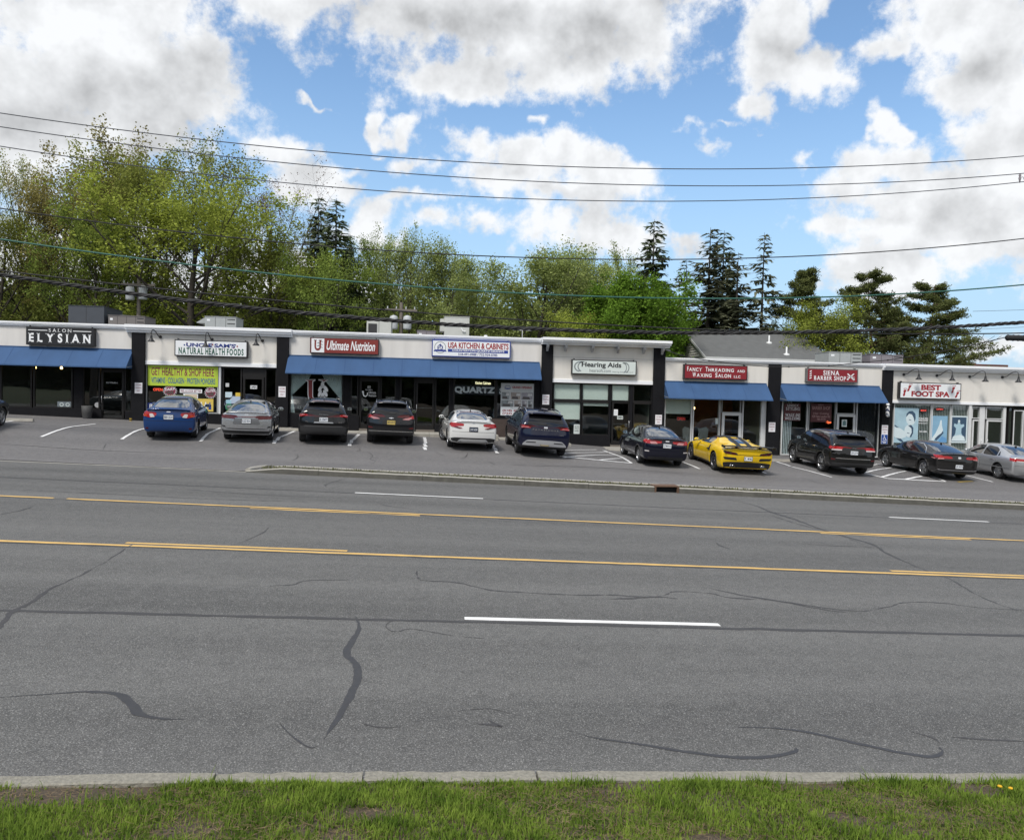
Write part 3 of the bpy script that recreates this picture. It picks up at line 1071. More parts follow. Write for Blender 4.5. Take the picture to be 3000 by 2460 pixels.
pillar(xP1, xP1b, ZT_L - 0.33, 1.0)
pillar(xP2, xP2b, ZT_L - 0.33, 1.0)
pillar(xP3, xP3b, ZT_D - 0.32, 0.3)
pillar(xP4, xP4b, ZT_D - 0.32, 0.0)
pillar(xP5, xP5b, ZT_R - 0.17, -0.2, 0.10)
pillar(xP6, xP6b, ZT_R - 0.30, -0.3)
part('fascia_wall', M_STUCCO_A, MB().box(xP1 - 0.001 + 0.004, xP1b - 0.004, YF + 0.05, YF + 0.35, ZT_L - 0.33, ZT_L - 0.07))
part('fascia_wall', M_STUCCO_A, MB().box(xP3 + 0.004, xP3b - 0.004, YF + 0.05, YF + 0.35, ZT_D - 0.32, ZT_D - 0.09))


def awning(x0, x1, zt, zb, proj=0.82, over=0.0, seams=1.15):
    """sloping canvas on a tube frame with a short hem, closed by side cheeks"""
    n = max(2, int((x1 - x0) / seams))
    a = bpy.data.objects.new('awning', None)
    COL.objects.link(a)
    a.parent = mall
    y0, y1 = YF - 0.02, YF - proj
    xs = np.linspace(x0, x1, n * 6 + 1)
    mb = MB()
    rows = []
    for i, x in enumerate(xs):
        sag = 0.012 * math.sin(math.pi * (i % 6) / 6.0)
        seam = -0.006 if i % 6 == 0 else 0
        for t in (0, 0.25, 0.5, 0.75, 1.0):
            y = y0 + (y1 - y0) * t
            z = zt + (zb + 0.05 - zt) * t - (sag * math.sin(math.pi * t) + seam)
            rows.append((x, y, z))
        rows.append((x, y1 - 0.004, zb + 0.002 * math.sin(i * 1.7)))
    m = 6
    mb.add(rows, [(i * m + j, (i + 1) * m + j, (i + 1) * m + j + 1, i * m + j + 1) for i in range(len(xs) - 1) for j in range(m - 1)])
    mb.build('canvas', M_AWN, a)
    for x in xs[6:-1:6]:
        MB().quad((x - .008, y0 - .004, zt + .008), (x + .008, y0 - .004, zt + .008), (x + .008, y1 - .004, zb + .058), (x - .008, y1 - .004, zb + .058)).build('seam', M_AWN_S, a)
    for x in (x0, x1):
        MB().prism([(x, y0, zt), (x, y1, zb + 0.05), (x, y1, zb), (x, y0, zb + 0.0)], (1, 0, 0), 0.006 if x == x0 else -0.006).build('side_panel', M_AWN, a)
    fb = MB()
    fb.tube([(x0 + 0.03, y1 + 0.03, zb + 0.03), (x1 - 0.03, y1 + 0.03, zb + 0.03)], 0.015, 6)
    fb.build('frame_tube', M_ALUG, a)
    for x in xs[::12]:
        MB().tube([(x, y0, zb + 0.12), (x, y1 + 0.04, zb + 0.04)], 0.012, 6).build('frame_arm', M_ALUG, a)
    MB().box(x0 + 0.01, x1 - 0.01, y0 - 0.03, y0 + 0.015, zt - 0.01, zt + 0.03).build('head_bar', M_AWN, a)
    return a


awning(xA0, P(380, 1060, 35.6).x, 4.28, 3.45)
awning(xP2b - 0.02, P(1587, 1113, 35.2).x, 4.24, 3.41)
awning(xP4b + 0.0, P(2265, 1174, 35.2).x, 3.53, 2.71)
awning(xP5b - 0.03, P(2602, 1182, 35.2).x, 3.55, 2.73)


def window(pl, pt, pr, pb, fm=None, fw=0.06, glass=None, Y=YF + 0.14, sill=False, zb=None, zt=None):
    """frame with a recessed pane; given as a photo rectangle"""
    x0, x1, z0, z1 = rect(pl, pt, pr, pb, Y)
    if zb is not None:
        z0 = zb
    if zt is not None:
        z1 = zt
    fm = fm or M_FRAME
    mb = MB()
    mb.box(x0, x0 + fw, Y - 0.05, Y + 0.05, z0, z1)
    mb.box(x1 - fw, x1, Y - 0.05, Y + 0.05, z0, z1)
    mb.box(x0 + fw, x1 - fw, Y - 0.048, Y + 0.048, z0, z0 + fw)
    mb.box(x0 + fw, x1 - fw, Y - 0.048, Y + 0.048, z1 - fw, z1)
    f = part('window', fm, mb)
    MB().box(x0 + fw * 0.9, x1 - fw * 0.9, Y - 0.004, Y + 0.004, z0 + fw * 0.9, z1 - fw * 0.9).build('pane', glass or M_GLASS, f)
    if sill:
        MB().bbox(x0 - 0.02, x1 + 0.02, Y - 0.10, Y - 0.055, z0 - 0.03, z0 + 0.02, 0.006).build('sill', fm, f)
    return x0, x1, z0, z1


def door(pl, pt, pr, pb, fm=None, glass=None, fw=0.09, Y=YF + 0.16, zb=None, hside='r', mid=False, bar=True):
    x0, x1, z0, z1 = rect(pl, pt, pr, pb, Y)
    if zb is not None:
        z0 = zb
    fm = fm or M_FRAME
    mb = MB()
    mb.box(x0, x0 + fw, Y - 0.04, Y + 0.04, z0, z1)
    mb.box(x1 - fw, x1, Y - 0.04, Y + 0.04, z0, z1)
    mb.box(x0 + fw, x1 - fw, Y - 0.038, Y + 0.038, z0, z0 + 0.2)
    mb.box(x0 + fw, x1 - fw, Y - 0.038, Y + 0.038, z1 - fw, z1)
    f = part('door', fm, mb)
    MB().box(x0 + fw * 0.9, x1 - fw * 0.9, Y - 0.004, Y + 0.004, z0 + 0.19, z1 - fw * 0.9).build('pane', glass or M_GLASS_D, f)
    hx = x1 - fw / 2 if hside == 'r' else x0 + fw / 2
    zc = z0 + 1.0
    hb = MB()
    hb.tube([(hx, Y - 0.05, zc - 0.16), (hx, Y - 0.10, zc - 0.14), (hx, Y - 0.10, zc + 0.14), (hx, Y - 0.05, zc + 0.16)], 0.014, 6)
    hb.build('handle', M_STEEL, f)
    if bar:
        MB().tube([(x0 + fw, Y + 0.06, zc), (x1 - fw, Y + 0.06, zc)], 0.018, 6).build('push_bar', M_STEEL, f)
    return x0, x1, z0, z1


def base(x0, x1, z0, z1, m=None, Y=YF + 0.03, d=0.3):
    part('base_wall', m or M_BLACK, MB().bbox(x0, x1, Y, Y + d, z0, z1, 0.01))


def post(x0, x1, z0, z1, m=None, Y=YF + 0.06, d=0.16):
    part('mullion', m or M_FRAME, MB().box(x0, x1, Y, Y + d, z0, z1))


# --- salon (A)
zs = rect(0, 1194, 200, 1232)[3]
f = FL['A']
window(-330, 1060, -150, 1194, zb=zs, zt=3.8)
window(-150, 1060, 0, 1194, zb=zs, zt=3.8)
window(2, 1060, 95, 1194, zb=zs, zt=3.8)
window(99, 1060, 214, 1194, zb=zs, zt=3.8)
base(xA0, X(240, 1200), f - 0.3, zs - 0.001)
post(X(214, 1120), X(241, 1120), zs, 3.8, M_BLACK)
window(243, 1075, 294, 1194, zb=zs - 0.02, zt=3.8, glass=M_GLASS_D)
base(X(241, 1200), X(296, 1200), f - 0.3, zs - 0.021, Y=YF + 0.05)
door(297, 1085, 364, 1230, zb=f + 0.02, hside='l')
post(X(296.5, 1080), X(364.5, 1080), rect(297, 1085, 364, 1230)[3] + 0.002, 3.8, Y=YF + 0.1)
window(366, 1080, 388, 1205, zb=f + 0.5, zt=3.8, fw=0.05)
base(X(365, 1200), xP1, f - 0.3, f + 0.499)
# --- food shop (B)
zs = rect(440, 1210, 640, 1240)[3]
f = FL['B']
window(428, 1080, 640, 1210, zb=zs, zt=3.64, fm=M_ALUG, fw=0.05)
post(X(640, 1140), X(646, 1140), zs, 3.64, M_ALU, Y=YF + 0.02)
base(xP1b, X(705, 1200), f - 0.3, zs - 0.001)
window(652, 1085, 709, 1210, zb=zs, zt=3.64)
door(712, 1105, 773, 1240, zb=f + 0.02, fm=M_FRAME, hside='l')
post(X(709, 1090), X(775, 1090), rect(712, 1105, 773, 1240)[3] + 0.002, 3.64, Y=YF + 0.12)
window(776, 1085, 811, 1230, zb=f + 0.35, zt=3.64)
base(X(774, 1200), xP2, f - 0.3, f + 0.349)
# --- nutrition and kitchen shops (C)
zs = rect(850, 1214, 1000, 1240)[3]
f = FL['C']
window(848, 1090, 1006, 1214, zb=zs, zt=3.75)
post(X(1006, 1150), X(1026, 1150), f, 3.75, M_BLACK)
base(xP2b, X(1026, 1200), f - 0.4, zs - 0.001)
window(1027, 1100, 1050, 1214, zb=zs, zt=3.75)
base(X(1026, 1200) + 0.001, X(1052, 1200), f - 0.4, zs - 0.001)
door(1053, 1112, 1112, 1240, zb=f + 0.02, hside='r')
post(X(1052, 1100), X(1113, 1100), rect(1053, 1112, 1112, 1240)[3] + 0.002, 3.75, Y=YF + 0.12)
window(1114, 1100, 1160, 1240, zb=f + 0.12, zt=3.75)
post(X(1160, 1150), X(1171, 1150), f, 3.75, M_BLACK)
window(1172, 1100, 1216, 1240, zb=f + 0.12, zt=3.75)
door(1218, 1117, 1272, 1247, zb=f + 0.02, hside='l')
post(X(1217, 1100), X(1273, 1100), rect(1218, 1117, 1272, 1247)[3] + 0.002, 3.75, Y=YF + 0.12)
window(1274, 1105, 1318, 1245, zb=f + 0.25, zt=3.75)
post(X(1318, 1150), X(1328, 1150), f, 3.75, M_BLACK)
zk = rect(1340, 1226, 1440, 1260)[3]
window(1328, 1105, 1452, 1226, zb=zk, zt=3.75)
window(1453, 1105, 1568, 1226, zb=zk, zt=3.75)
post(X(1568, 1150), xP3, f - 0.4, 3.75, M_BLACK)
M_BRICK = mat('dark brown base brick', (0.05, 0.035, 0.03), 0.85, var=0.35, scale=6)
base(X(1318, 1240), xP3, f - 0.6, zk - 0.001, M_BRICK)
base(X(1113, 1240), X(1218, 1240), f - 0.4, f + 0.119)
base(X(1273, 1240), X(1318, 1240) - 0.001, f - 0.4, f + 0.249)
# --- hearing shop (D): two rows of panes in black frames
M_SHADE = mat('pale roller shade', (0.82, 0.88, 0.84), 0.8, var=0.06, scale=1.5)
f = FL['D']
cols = [(1620, 1702), (1704, 1785), (1790, 1845), (1854, 1911)]
zrow = rect(1620, 1126, 1702, 1172)[2]
zb2 = rect(1700, 1275, 1790, 1300)[3]
for i, (a, b) in enumerate(cols):
    xx = window(a, 1122, b, 1172, zb=zrow, zt=3.33, fw=0.05)
    if i != 3:
        MB().box(xx[0] + 0.06, xx[1] - 0.06, YF + 0.165, YF + 0.17, xx[2], xx[3]).build('roller_shade', M_SHADE, mall)
    if i != 2:
        yy = window(a, 1175, b, 1272, zb=zb2, zt=zrow - 0.06, fw=0.05)
        if i == 0:
            MB().box(yy[0] + 0.06, yy[1] - 0.06, YF + 0.165, YF + 0.17, rect(1620, 1228, 1700, 1240)[3], yy[3]).build('roller_shade', M_SHADE, mall)
        if i == 1:
            MB().box(yy[0] + 0.06, yy[1] - 0.06, YF + 0.165, YF + 0.17, rect(1620, 1187, 1700, 1240)[3], yy[3]).build('roller_shade', M_SHADE, mall)
    if i < 3:
        post(X(b, 1200), X(cols[i + 1][0], 1200), f, 3.33, M_BLACK, Y=YF + 0.05)
part('transom', M_FRAME, MB().box(xP3b, X(1790, 1175), YF + 0.09, YF + 0.21, zrow - 0.06, zrow))
part('transom', M_FRAME, MB().box(X(1845, 1175), xP4, YF + 0.09, YF + 0.21, zrow - 0.06, zrow))
door(1791, 1176, 1844, 1300, zb=f + 0.02, hside='r')
base(xP3b, X(1788, 1290), f - 0.5, zb2 - 0.001)
base(X(1846, 1290), xP4, f - 0.5, zb2 - 0.001)
# --- threading salon (E): pale aluminium
f = FL['E']
zb2 = f + 0.35
window(1945, 1172, 2026, 1300, fm=M_ALU, zb=zb2, zt=3.05, fw=0.055)
window(2028, 1172, 2108, 1300, fm=M_ALU, zb=zb2, zt=3.05, fw=0.055)
post(X(2108, 1200), X(2113, 1200), f, 3.05, M_ALUG)
window(2113, 1172, 2170, 1208, fm=M_ALUG, zt=3.05, glass=M_GLASS, fw=0.04, zb=rect(2113, 1172, 2170, 1209)[2])
door(2113, 1209, 2170, 1335, fm=M_ALU, zb=f + 0.02, hside='l', fw=0.13)
window(2173, 1172, 2231, 1310, fm=M_ALU, zb=zb2, zt=3.05, fw=0.055)
post(X(2231, 1240), X(2245, 1240), f, 3.05, M_ALU)
base(xP4b, X(2112, 1300), f - 0.5, zb2 - 0.001)
base(X(2171, 1300), xP5, f - 0.5, zb2 - 0.001)
part('interior_wall', mat('orange interior wall', (0.40, 0.13, 0.04), 0.8, var=0.1), MB().box(X(2120), X(2250), YF + 4.2, YF + 4.3, f + 0.03, 3.0))
# --- barber (F)
f = FL['F']
window(2288, 1176, 2364, 1320, fm=M_ALU, zb=f + 0.15, zt=3.05, fw=0.05)
window(2366, 1176, 2446, 1320, fm=M_ALUG, zb=f + 0.35, zt=3.05, fw=0.05)
window(2449, 1180, 2503, 1212, fm=M_ALU, zb=rect(2449, 1180, 2503, 1213)[2], zt=3.05, fw=0.04)
door(2449, 1214, 2503, 1345, fm=M_ALU, zb=f + 0.02, hside='l', fw=0.11)
window(2506, 1180, 2575, 1335, fm=M_ALU, zb=f + 0.10, zt=3.05, fw=0.055)
base(xP5b, X(2447, 1300), f - 0.5, f + 0.149)
base(X(2505, 1330), xP6, f - 0.5, f + 0.099)
# --- foot spa (G)
f = FL['G']
for a, b in ((2616, 2726), (2728, 2783), (2785, 2840)):
    window(a, 1184, b, 1300, fm=M_ALU, zb=f + 0.35, zt=2.75, fw=0.035)
post(X(2838, 1240), X(2846, 1240), f, 2.75, M_ALU, Y=YF - 0.0)
base(xP6b, X(2842, 1290), f - 0.5, f + 0.349)
window(2846, 1196, 2872, 1224, fm=M_ALU, zt=2.68, zb=rect(2846, 1196, 2872, 1226)[2], fw=0.04)
door(2846, 1229, 2872, 1340, fm=M_ALU, zb=f + 0.02, hside='r', fw=0.07)
post(X(2872, 1240), X(2887, 1240), f, 2.68, M_ALU)
window(2887, 1196, 2941, 1226, fm=M_ALU, zt=2.68, zb=rect(2887, 1196, 2941, 1228)[2], fw=0.04)
door(2887, 1230, 2941, 1345, fm=M_ALU, zb=f + 0.02, hside='l', fw=0.08)
post(X(2941, 1240), X(2949, 1240), f, 2.68, M_ALU)
window(2950, 1200, 2965, 1330, fm=M_FRAME, zt=2.68, zb=f + 0.3, fw=0.04)
window(2966, 1200, 2995, 1330, fm=M_ALU, zt=2.55, zb=f + 0.1, fw=0.05)
window(3000, 1200, 3150, 1330, fm=M_ALU, zt=2.55, zb=f + 0.1, fw=0.05)
window(3150, 1200, 3400, 1330, fm=M_ALU, zt=2.55, zb=f + 0.1, fw=0.05)
part('base_wall', M_BLACK, MB().box(X(2949, 1300), xG1, YF + 0.2, YF + 0.3, f - 0.5, f + 0.099))
# brackets under the deep hood, groove in the stucco
for px in (1602, 1655, 1733, 1807, 1883, 1937):
    x = P(px, 1025, YF).x
    c = part('hood_bracket', mat('grey bracket', (0.42, 0.43, 0.45), 0.6), MB().prism([(x - 0.05, YF - 0.002 if px not in (1602, 1937) else YF - 0.142, ZT_D - 0.315), (x - 0.05, YF - 0.45, ZT_D - 0.315), (x - 0.05, YF - 0.40, ZT_D - 0.42), (x - 0.05, YF - 0.20, ZT_D - 0.56), (x - 0.05, YF - 0.145, ZT_D - 0.62)], (1, 0, 0), 0.10))
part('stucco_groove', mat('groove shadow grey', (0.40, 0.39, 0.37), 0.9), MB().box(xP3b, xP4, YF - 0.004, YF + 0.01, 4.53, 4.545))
# conduit box under the right bracket, steel corner flashings
for z, x0, x1 in ((3.3, xP1b, xP2), (3.3, xP2b, xP3)):
    pass
# sidewalk levels and the steps down
walk(-30, xP2b + 0.2, 0.99)
walk(xP2b + 0.2, X(1455), 0.90)
walk(X(1455), X(1530), 0.72, y0=34.75)
walk(X(1530), X(1660), 0.58)
walk(X(1660), xP4b, 0.36)
walk(xP4b, xP5, 0.04)
walk(xP5, xP6, -0.12)
walk(xP6, 40, -0.20)
MB().box(X(1385), X(1455) - 0.02, 34.05, 34.34, 0.3, 0.72).build('step', M_CONC, side)
MB().box(X(1385), X(1455) - 0.02, 33.75, 34.045, 0.2, 0.56).build('step', M_CONC, side)
# ------------------------------------------------------------------ parked cars
M_TYRE = mat('tyre rubber', (0.016, 0.016, 0.017), 0.85, var=0.2)
M_RIM = mat('alloy rim', (0.52, 0.53, 0.55), 0.3, metal=0.9, var=0.1)
M_RIM_D = mat('dark alloy rim', (0.05, 0.05, 0.055), 0.35, metal=0.6)
M_CLAD = mat('black bumper plastic', (0.016, 0.016, 0.017), 0.6, var=0.2)
M_ARCH = mat('wheel well', (0.006, 0.006, 0.006), 0.95)
M_CGLASS = mat('car glass', (0.012, 0.014, 0.015), 0.02, ior=3.0, coat=1.0, var=0.1, spec=0.5)
M_CGLASS_P = mat('privacy glass', (0.006, 0.006, 0.007), 0.04, ior=1.6, var=0.1)
M_RED = mat('red tail lens', (0.36, 0.012, 0.014), 0.15, coat=1.0, var=0.25, scale=30)
M_RED_D = mat('dark red tail lens', (0.085, 0.006, 0.008), 0.15, coat=1.0, var=0.25, scale=30)
M_LENS = mat('clear lamp lens', (0.55, 0.52, 0.52), 0.2, coat=1.0, var=0.15, scale=30)
M_PINK = mat('pale red lamp lens', (0.50, 0.22, 0.22), 0.2, coat=1.0, var=0.15, scale=30)
M_ORANGE = mat('amber lamp lens', (0.42, 0.06, 0.015), 0.2, coat=1.0)
M_CHROME = mat('chrome', (0.75, 0.75, 0.77), 0.12, metal=1.0)
M_SILVER = mat('silver plastic', (0.45, 0.46, 0.48), 0.35, metal=0.5)
M_PLATE_W = mat('white number plate', (0.68, 0.71, 0.74), 0.5, var=0.05)
M_PLATE_Y = mat('yellow number plate', (0.55, 0.42, 0.12), 0.5, var=0.1)
M_PLATE_D = mat('dark number plate', (0.03, 0.04, 0.07), 0.5)
M_INK = mat('plate ink', (0.02, 0.03, 0.08), 0.6)
M_INK_L = mat('pale plate ink', (0.55, 0.5, 0.35), 0.6)


def paint(name, c, metal=0.0, rough=0.35):
    return mat('car paint ' + name, c, rough, metal=metal, var=0.04, scale=2, coat=1.0)


def lerp_tab(tab, x):
    if x <= tab[0][0]:
        return tab[0][1]
    for (a, va), (b, vb) in zip(tab[:-1], tab[1:]):
        if x <= b:
            return va + (vb - va) * (x - a) / (b - a)
    return tab[-1][1]


def car_mesh(S):
    """body shell: a ring cage lofted along the car, subdivided, with wheel arches cut out.
    x runs from the rear bumper (0) to the nose, y to the left, z up"""
    Lc, W = S['L'], S['W'] / 2
    rows = []
    for st in S['stations']:
        x, zb, zbelt, ztop, wf, rail = st[:6]
        w_ = W * wf
        cabin = ztop > zbelt + 0.12
        zm = zb + (zbelt - zb) * 0.46
        zs = zb + (zbelt - zb) * 0.80
        if cabin:
            zrail = ztop - S.get('raildrop', 0.07)
            pts = [(0, zb), (w_ * .5, zb), (w_ * .86, zb), (w_ * .975, zb + .07), (w_ * 1.0, zm), (w_ * .995, zs), (w_ * .93, zbelt), (W * rail, zrail), (W * rail * .55, ztop - .012), (0, ztop)]
        else:
            zt = max(ztop, zbelt + 0.0)
            pts = [(0, zb), (w_ * .5, zb), (w_ * .86, zb), (w_ * .975, zb + .07), (w_ * 1.0, zm), (w_ * .995, zs), (w_ * .95, zbelt - .03), (w_ * .82, zt - .005), (w_ * .45, zt + .008), (0, zt + .012)]
        rows.append((x, pts))
    V, F = [], []
    NR = 10

    def ring(x, pts, dx=None):
        ids = []
        for j, (y, z) in enumerate(pts):
            V.append((x + (dx(y, z) if dx else 0), y, z))
            ids.append(len(V) - 1)
        L_ = [ids[0]]
        for j in range(1, NR - 1):
            y, z = pts[j]
            V.append((x + (dx(y, z) if dx else 0), -y, z))
            L_.append(len(V) - 1)
        L_.append(ids[9])
        return ids, L_          # +y side, -y side (shared 0 and 9)

    rx = S['rearx']
    fxn = S['frontx']
    cr = S.get('corner', 0.16)

    def rdx(y, z):
        return lerp_tab(rx, z) + cr * (abs(y) / W) ** 3

    def fdx(y, z):
        return -lerp_tab(fxn, z) - 0.30 * (abs(y) / W) ** 2.5
    rings = []
    N = len(rows)
    for i, (x, pts) in enumerate(rows):
        rings.append(ring(x, pts, rdx if i == 0 else (fdx if i == N - 1 else None)))
    for i in range(N - 1):
        for s in (0, 1):
            a, b = rings[i][s], rings[i + 1][s]
            for j in range(NR - 1):
                q = (a[j], b[j], b[j + 1], a[j + 1])
                F.append(q if s == 1 else q[::-1])
    # caps
    for end in (0, N - 1):
        x, pts = rows[end]
        dx = rdx if end == 0 else fdx
        A, B = rings[end]

        def rowids(j):
            if j == 2:
                return [A[2], A[1], A[0], B[1], B[2]]
            if j == 7:
                return [A[7], A[8], A[9], B[8], B[7]]
            y, z = pts[j]
            ids = [A[j]]
            for t in (0.55, 0.0, -0.55):
                V.append((x + dx(y * t, z), y * t, z))
                ids.append(len(V) - 1)
            return ids + [B[j]]
        prev = rowids(2)
        for j in range(3, 8):
            cur = rowids(j)
            for k in range(4):
                q = (prev[k], prev[k + 1], cur[k + 1], cur[k])
                F.append(q if end == 0 else q[::-1])
            prev = cur
    me = bpy.data.meshes.new('body')
    me.from_pydata(V, [], F)
    ob = bpy.data.objects.new('body', me)
    COL.objects.link(ob)
    bm = bmesh.new()
    bm.from_mesh(me)
    bmesh.ops.recalc_face_normals(bm, faces=bm.faces)
    cl = bm.edges.layers.float.new('crease_edge')
    belt_i = set()
    for i in range(N):
        for s in (0, 1):
            belt_i.add(rings[i][s][6])
    rear_i = set(rings[0][0][3:8]) | set(rings[0][1][3:8])
    top_i = set(rings[0][0][7:10]) | set(rings[0][1][7:10])
    for e in bm.edges:
        a, b = e.verts[0].index, e.verts[1].index
        if a in belt_i and b in belt_i:
            e[cl] = S.get('beltcrease', 0.45)
        if a in top_i and b in top_i:
            e[cl] = S.get('lipcrease', 0.6)
    bm.to_mesh(me)
    bm.free()
    md = ob.modifiers.new('s', 'SUBSURF')
    md.levels = md.render_levels = 2
    me.materials.append(S['paint'])
    me.materials.append(M_ARCH)
    # wheel arches
    ra = S['wr'] + S.get('archgap', 0.055)
    cb = MB()
    for xw in (S['xr'], S['xr'] + S['wb']):
        for s in (-1, 1):
            y0, y1 = (W - 0.30, W + 0.4) if s == 1 else (-W - 0.4, -W + 0.30)
            cb.lathe([(0.0001, y0), (ra, y0), (ra, y1), (0.0001, y1)], 40, (xw, 0, S['wr'] + 0.01), 'y')
    cme = bpy.data.meshes.new('cut')
    cme.from_pydata(cb.v, [], cb.f)
    bm = bmesh.new()
    bm.from_mesh(cme)
    bmesh.ops.remove_doubles(bm, verts=bm.verts, dist=0.001)
    bmesh.ops.recalc_face_normals(bm, faces=bm.faces)
    bm.to_mesh(cme)
    bm.free()
    cme.materials.append(M_ARCH)
    co = bpy.data.objects.new('cut', cme)
    COL.objects.link(co)
    bo = ob.modifiers.new('b', 'BOOLEAN')
    bo.operation = 'DIFFERENCE'
    bo.object = co
    bo.solver = 'EXACT'
    bo.material_mode = 'TRANSFER'
    dg = bpy.context.evaluated_depsgraph_get()
    ev = bpy.data.meshes.new_from_object(ob.evaluated_get(dg))
    bo.show_viewport = False
    ob.modifiers.remove(bo)
    dg = bpy.context.evaluated_depsgraph_get()
    solid = bpy.data.meshes.new_from_object(ob.evaluated_get(dg))
    bvh = BVHTree.FromPolygons([v.co.copy() for v in solid.vertices], [list(p.vertices) for p in solid.polygons])
    bpy.data.meshes.remove(solid)
    bpy.data.objects.remove(ob)
    bpy.data.objects.remove(co)
    bpy.data.meshes.remove(cme)
    bpy.data.meshes.remove(me)
    # smooth shading except the arch edge
    sm = []
    for p in ev.polygons:
        sm.append(p.material_index == 0)
    ev.polygons.foreach_set('use_smooth', sm)
    ev.name = 'body'
    return ev, bvh


def decal(bvh, poly, view, off, m, parent, name, cell=0.06, thick=0.012):
    """piece of trim that hugs the body: the outline is cut into small cells and laid on the shell"""
    axes = {'rear': (Vector((-2, 0, 0)), Vector((0, 1, 0)), Vector((0, 0, 1)), Vector((1, 0, 0))),
            'left': (Vector((0, 3, 0)), Vector((1, 0, 0)), Vector((0, 0, 1)), Vector((0, -1, 0))),
            'right': (Vector((0, -3, 0)), Vector((1, 0, 0)), Vector((0, 0, 1)), Vector((0, 1, 0))),
            'top': (Vector((0, 0, 4)), Vector((1, 0, 0)), Vector((0, 1, 0)), Vector((0, 0, -1)))}
    o, u, v, d = axes[view]
    bm = bmesh.new()
    vs = [bm.verts.new((p[0], p[1], 0)) for p in poly]
    bm.faces.new(vs)
    mn = [min(p[i] for p in poly) for i in (0, 1)]
    mx_ = [max(p[i] for p in poly) for i in (0, 1)]
    for ax in (0, 1):
        n = int((mx_[ax] - mn[ax]) / cell)
        for k in range(1, n + 1):
            t = mn[ax] + (mx_[ax] - mn[ax]) * k / (n + 1)
            pc, pn = [0, 0, 0], [0, 0, 0]
            pc[ax], pn[ax] = t, 1
            bmesh.ops.bisect_plane(bm, geom=list(bm.verts) + list(bm.edges) + list(bm.faces), plane_co=pc, plane_no=pn, dist=1e-5)
    bm.verts.ensure_lookup_table()
    base_, top = [], []
    for q in bm.verts:
        p0 = o + u * q.co.x + v * q.co.y
        hit, nrm, _, _ = bvh.ray_cast(p0, d)
        if hit is None:
            hit, nrm, _, _ = bvh.find_nearest(p0 + d * 2.0)
        if nrm.dot(d) > 0:
            nrm = -nrm
        nn = (nrm - d * 0.6).normalized()
        top.append(hit + nn * off)
        base_.append(hit - nn * thick)
    mb = MB()
    n = len(top)
    mb.add(top, [[q.index for q in f.verts] for f in bm.faces], True)
    edges = [e for e in bm.edges if len(e.link_faces) == 1]
    mb.add(top + base_, [(e.verts[0].index, e.verts[1].index, n + e.verts[1].index, n + e.verts[0].index) for e in edges])
    bm.free()
    return mb.build(name, m, parent)


def mirror(poly):
    return [(-a, b) for a, b in poly][::-1]


WHEELS = {}


def wheel(r, wd, m, style, spokes):
    """tyre and rim meshes shared by all wheels of one size and style; axis along y, outer side -y"""
    key = (round(r, 3), round(wd, 3), m.name, style, spokes)
    if key in WHEELS:
        return WHEELS[key]
    rr = r * (0.70 if style != 'steel' else 0.64)
    h = wd / 2
    tb = MB()
    tb.lathe([(rr, -h * .80), (rr + .012, -h * .98), (r * .93, -h), (r * .985, -h * .82), (r, -h * .5), (r, h * .5), (r * .985, h * .82), (r * .93, h), (rr, h * .85)], 40, axis='y')
    tm = bpy.data.meshes.new('tyre')
    tm.from_pydata(tb.v, [], tb.f)
    tm.polygons.foreach_set('use_smooth', [True] * len(tb.f))
    tm.materials.append(M_TYRE)
    rb = MB()
    rb.lathe([(rr, -h * .82), (rr * .95, -h * .86), (rr * .92, -h * .70), (rr * .90, h * .5)], 40, axis='y')
    rb.lathe([(rr * .22, -h * .60), (rr * .18, -h * .72), (0.0001, -h * .74)], 20, axis='y')
    for k in range(spokes):
        t = 2 * math.pi * k / spokes
        for side in ((-1, 1) if style == 'twin' else (0,)):
            a0, a1 = t + side * 0.06, t + side * 0.17
            w0, w1 = (0.035, 0.03) if style == 'twin' else (0.05, 0.045 if style != 'steel' else 0.06)
            p0 = Vector((math.cos(a0), 0, math.sin(a0))) * rr * .12
            p1 = Vector((math.cos(a1), 0, math.sin(a1))) * rr * .94
            n_ = Vector((-math.sin(t), 0, math.cos(t)))
            y0, y1, yb = -h * .66, -h * .82, -h * .35
            vs = [p0 - n_ * w0 + Vector((0, y0, 0)), p0 + n_ * w0 + Vector((0, y0, 0)), p1 + n_ * w1 + Vector((0, y1, 0)), p1 - n_ * w1 + Vector((0, y1, 0)),
                  p0 - n_ * w0 + Vector((0, yb, 0)), p0 + n_ * w0 + Vector((0, yb, 0)), p1 + n_ * w1 + Vector((0, yb, 0)), p1 - n_ * w1 + Vector((0, yb, 0))]
            rb.add(vs, [(0, 1, 2, 3), (0, 3, 7, 4), (1, 5, 6, 2), (3, 2, 6, 7)])
    rm = bpy.data.meshes.new('rim')
    rm.from_pydata(rb.v, [], rb.f)
    rm.materials.append(m)
    db = MB()
    db.lathe([(rr * .92, h * .25), (0.0001, h * .25)], 24, axis='y')
    dm = bpy.data.meshes.new('brake_disc')
    dm.from_pydata(db.v, [], db.f)
    dm.materials.append(M_ARCH)
    WHEELS[key] = (tm, rm, dm)
    return WHEELS[key]


def window_band(S, k):
    """side window outlines in side view from the station table"""
    return S['windows'][k]


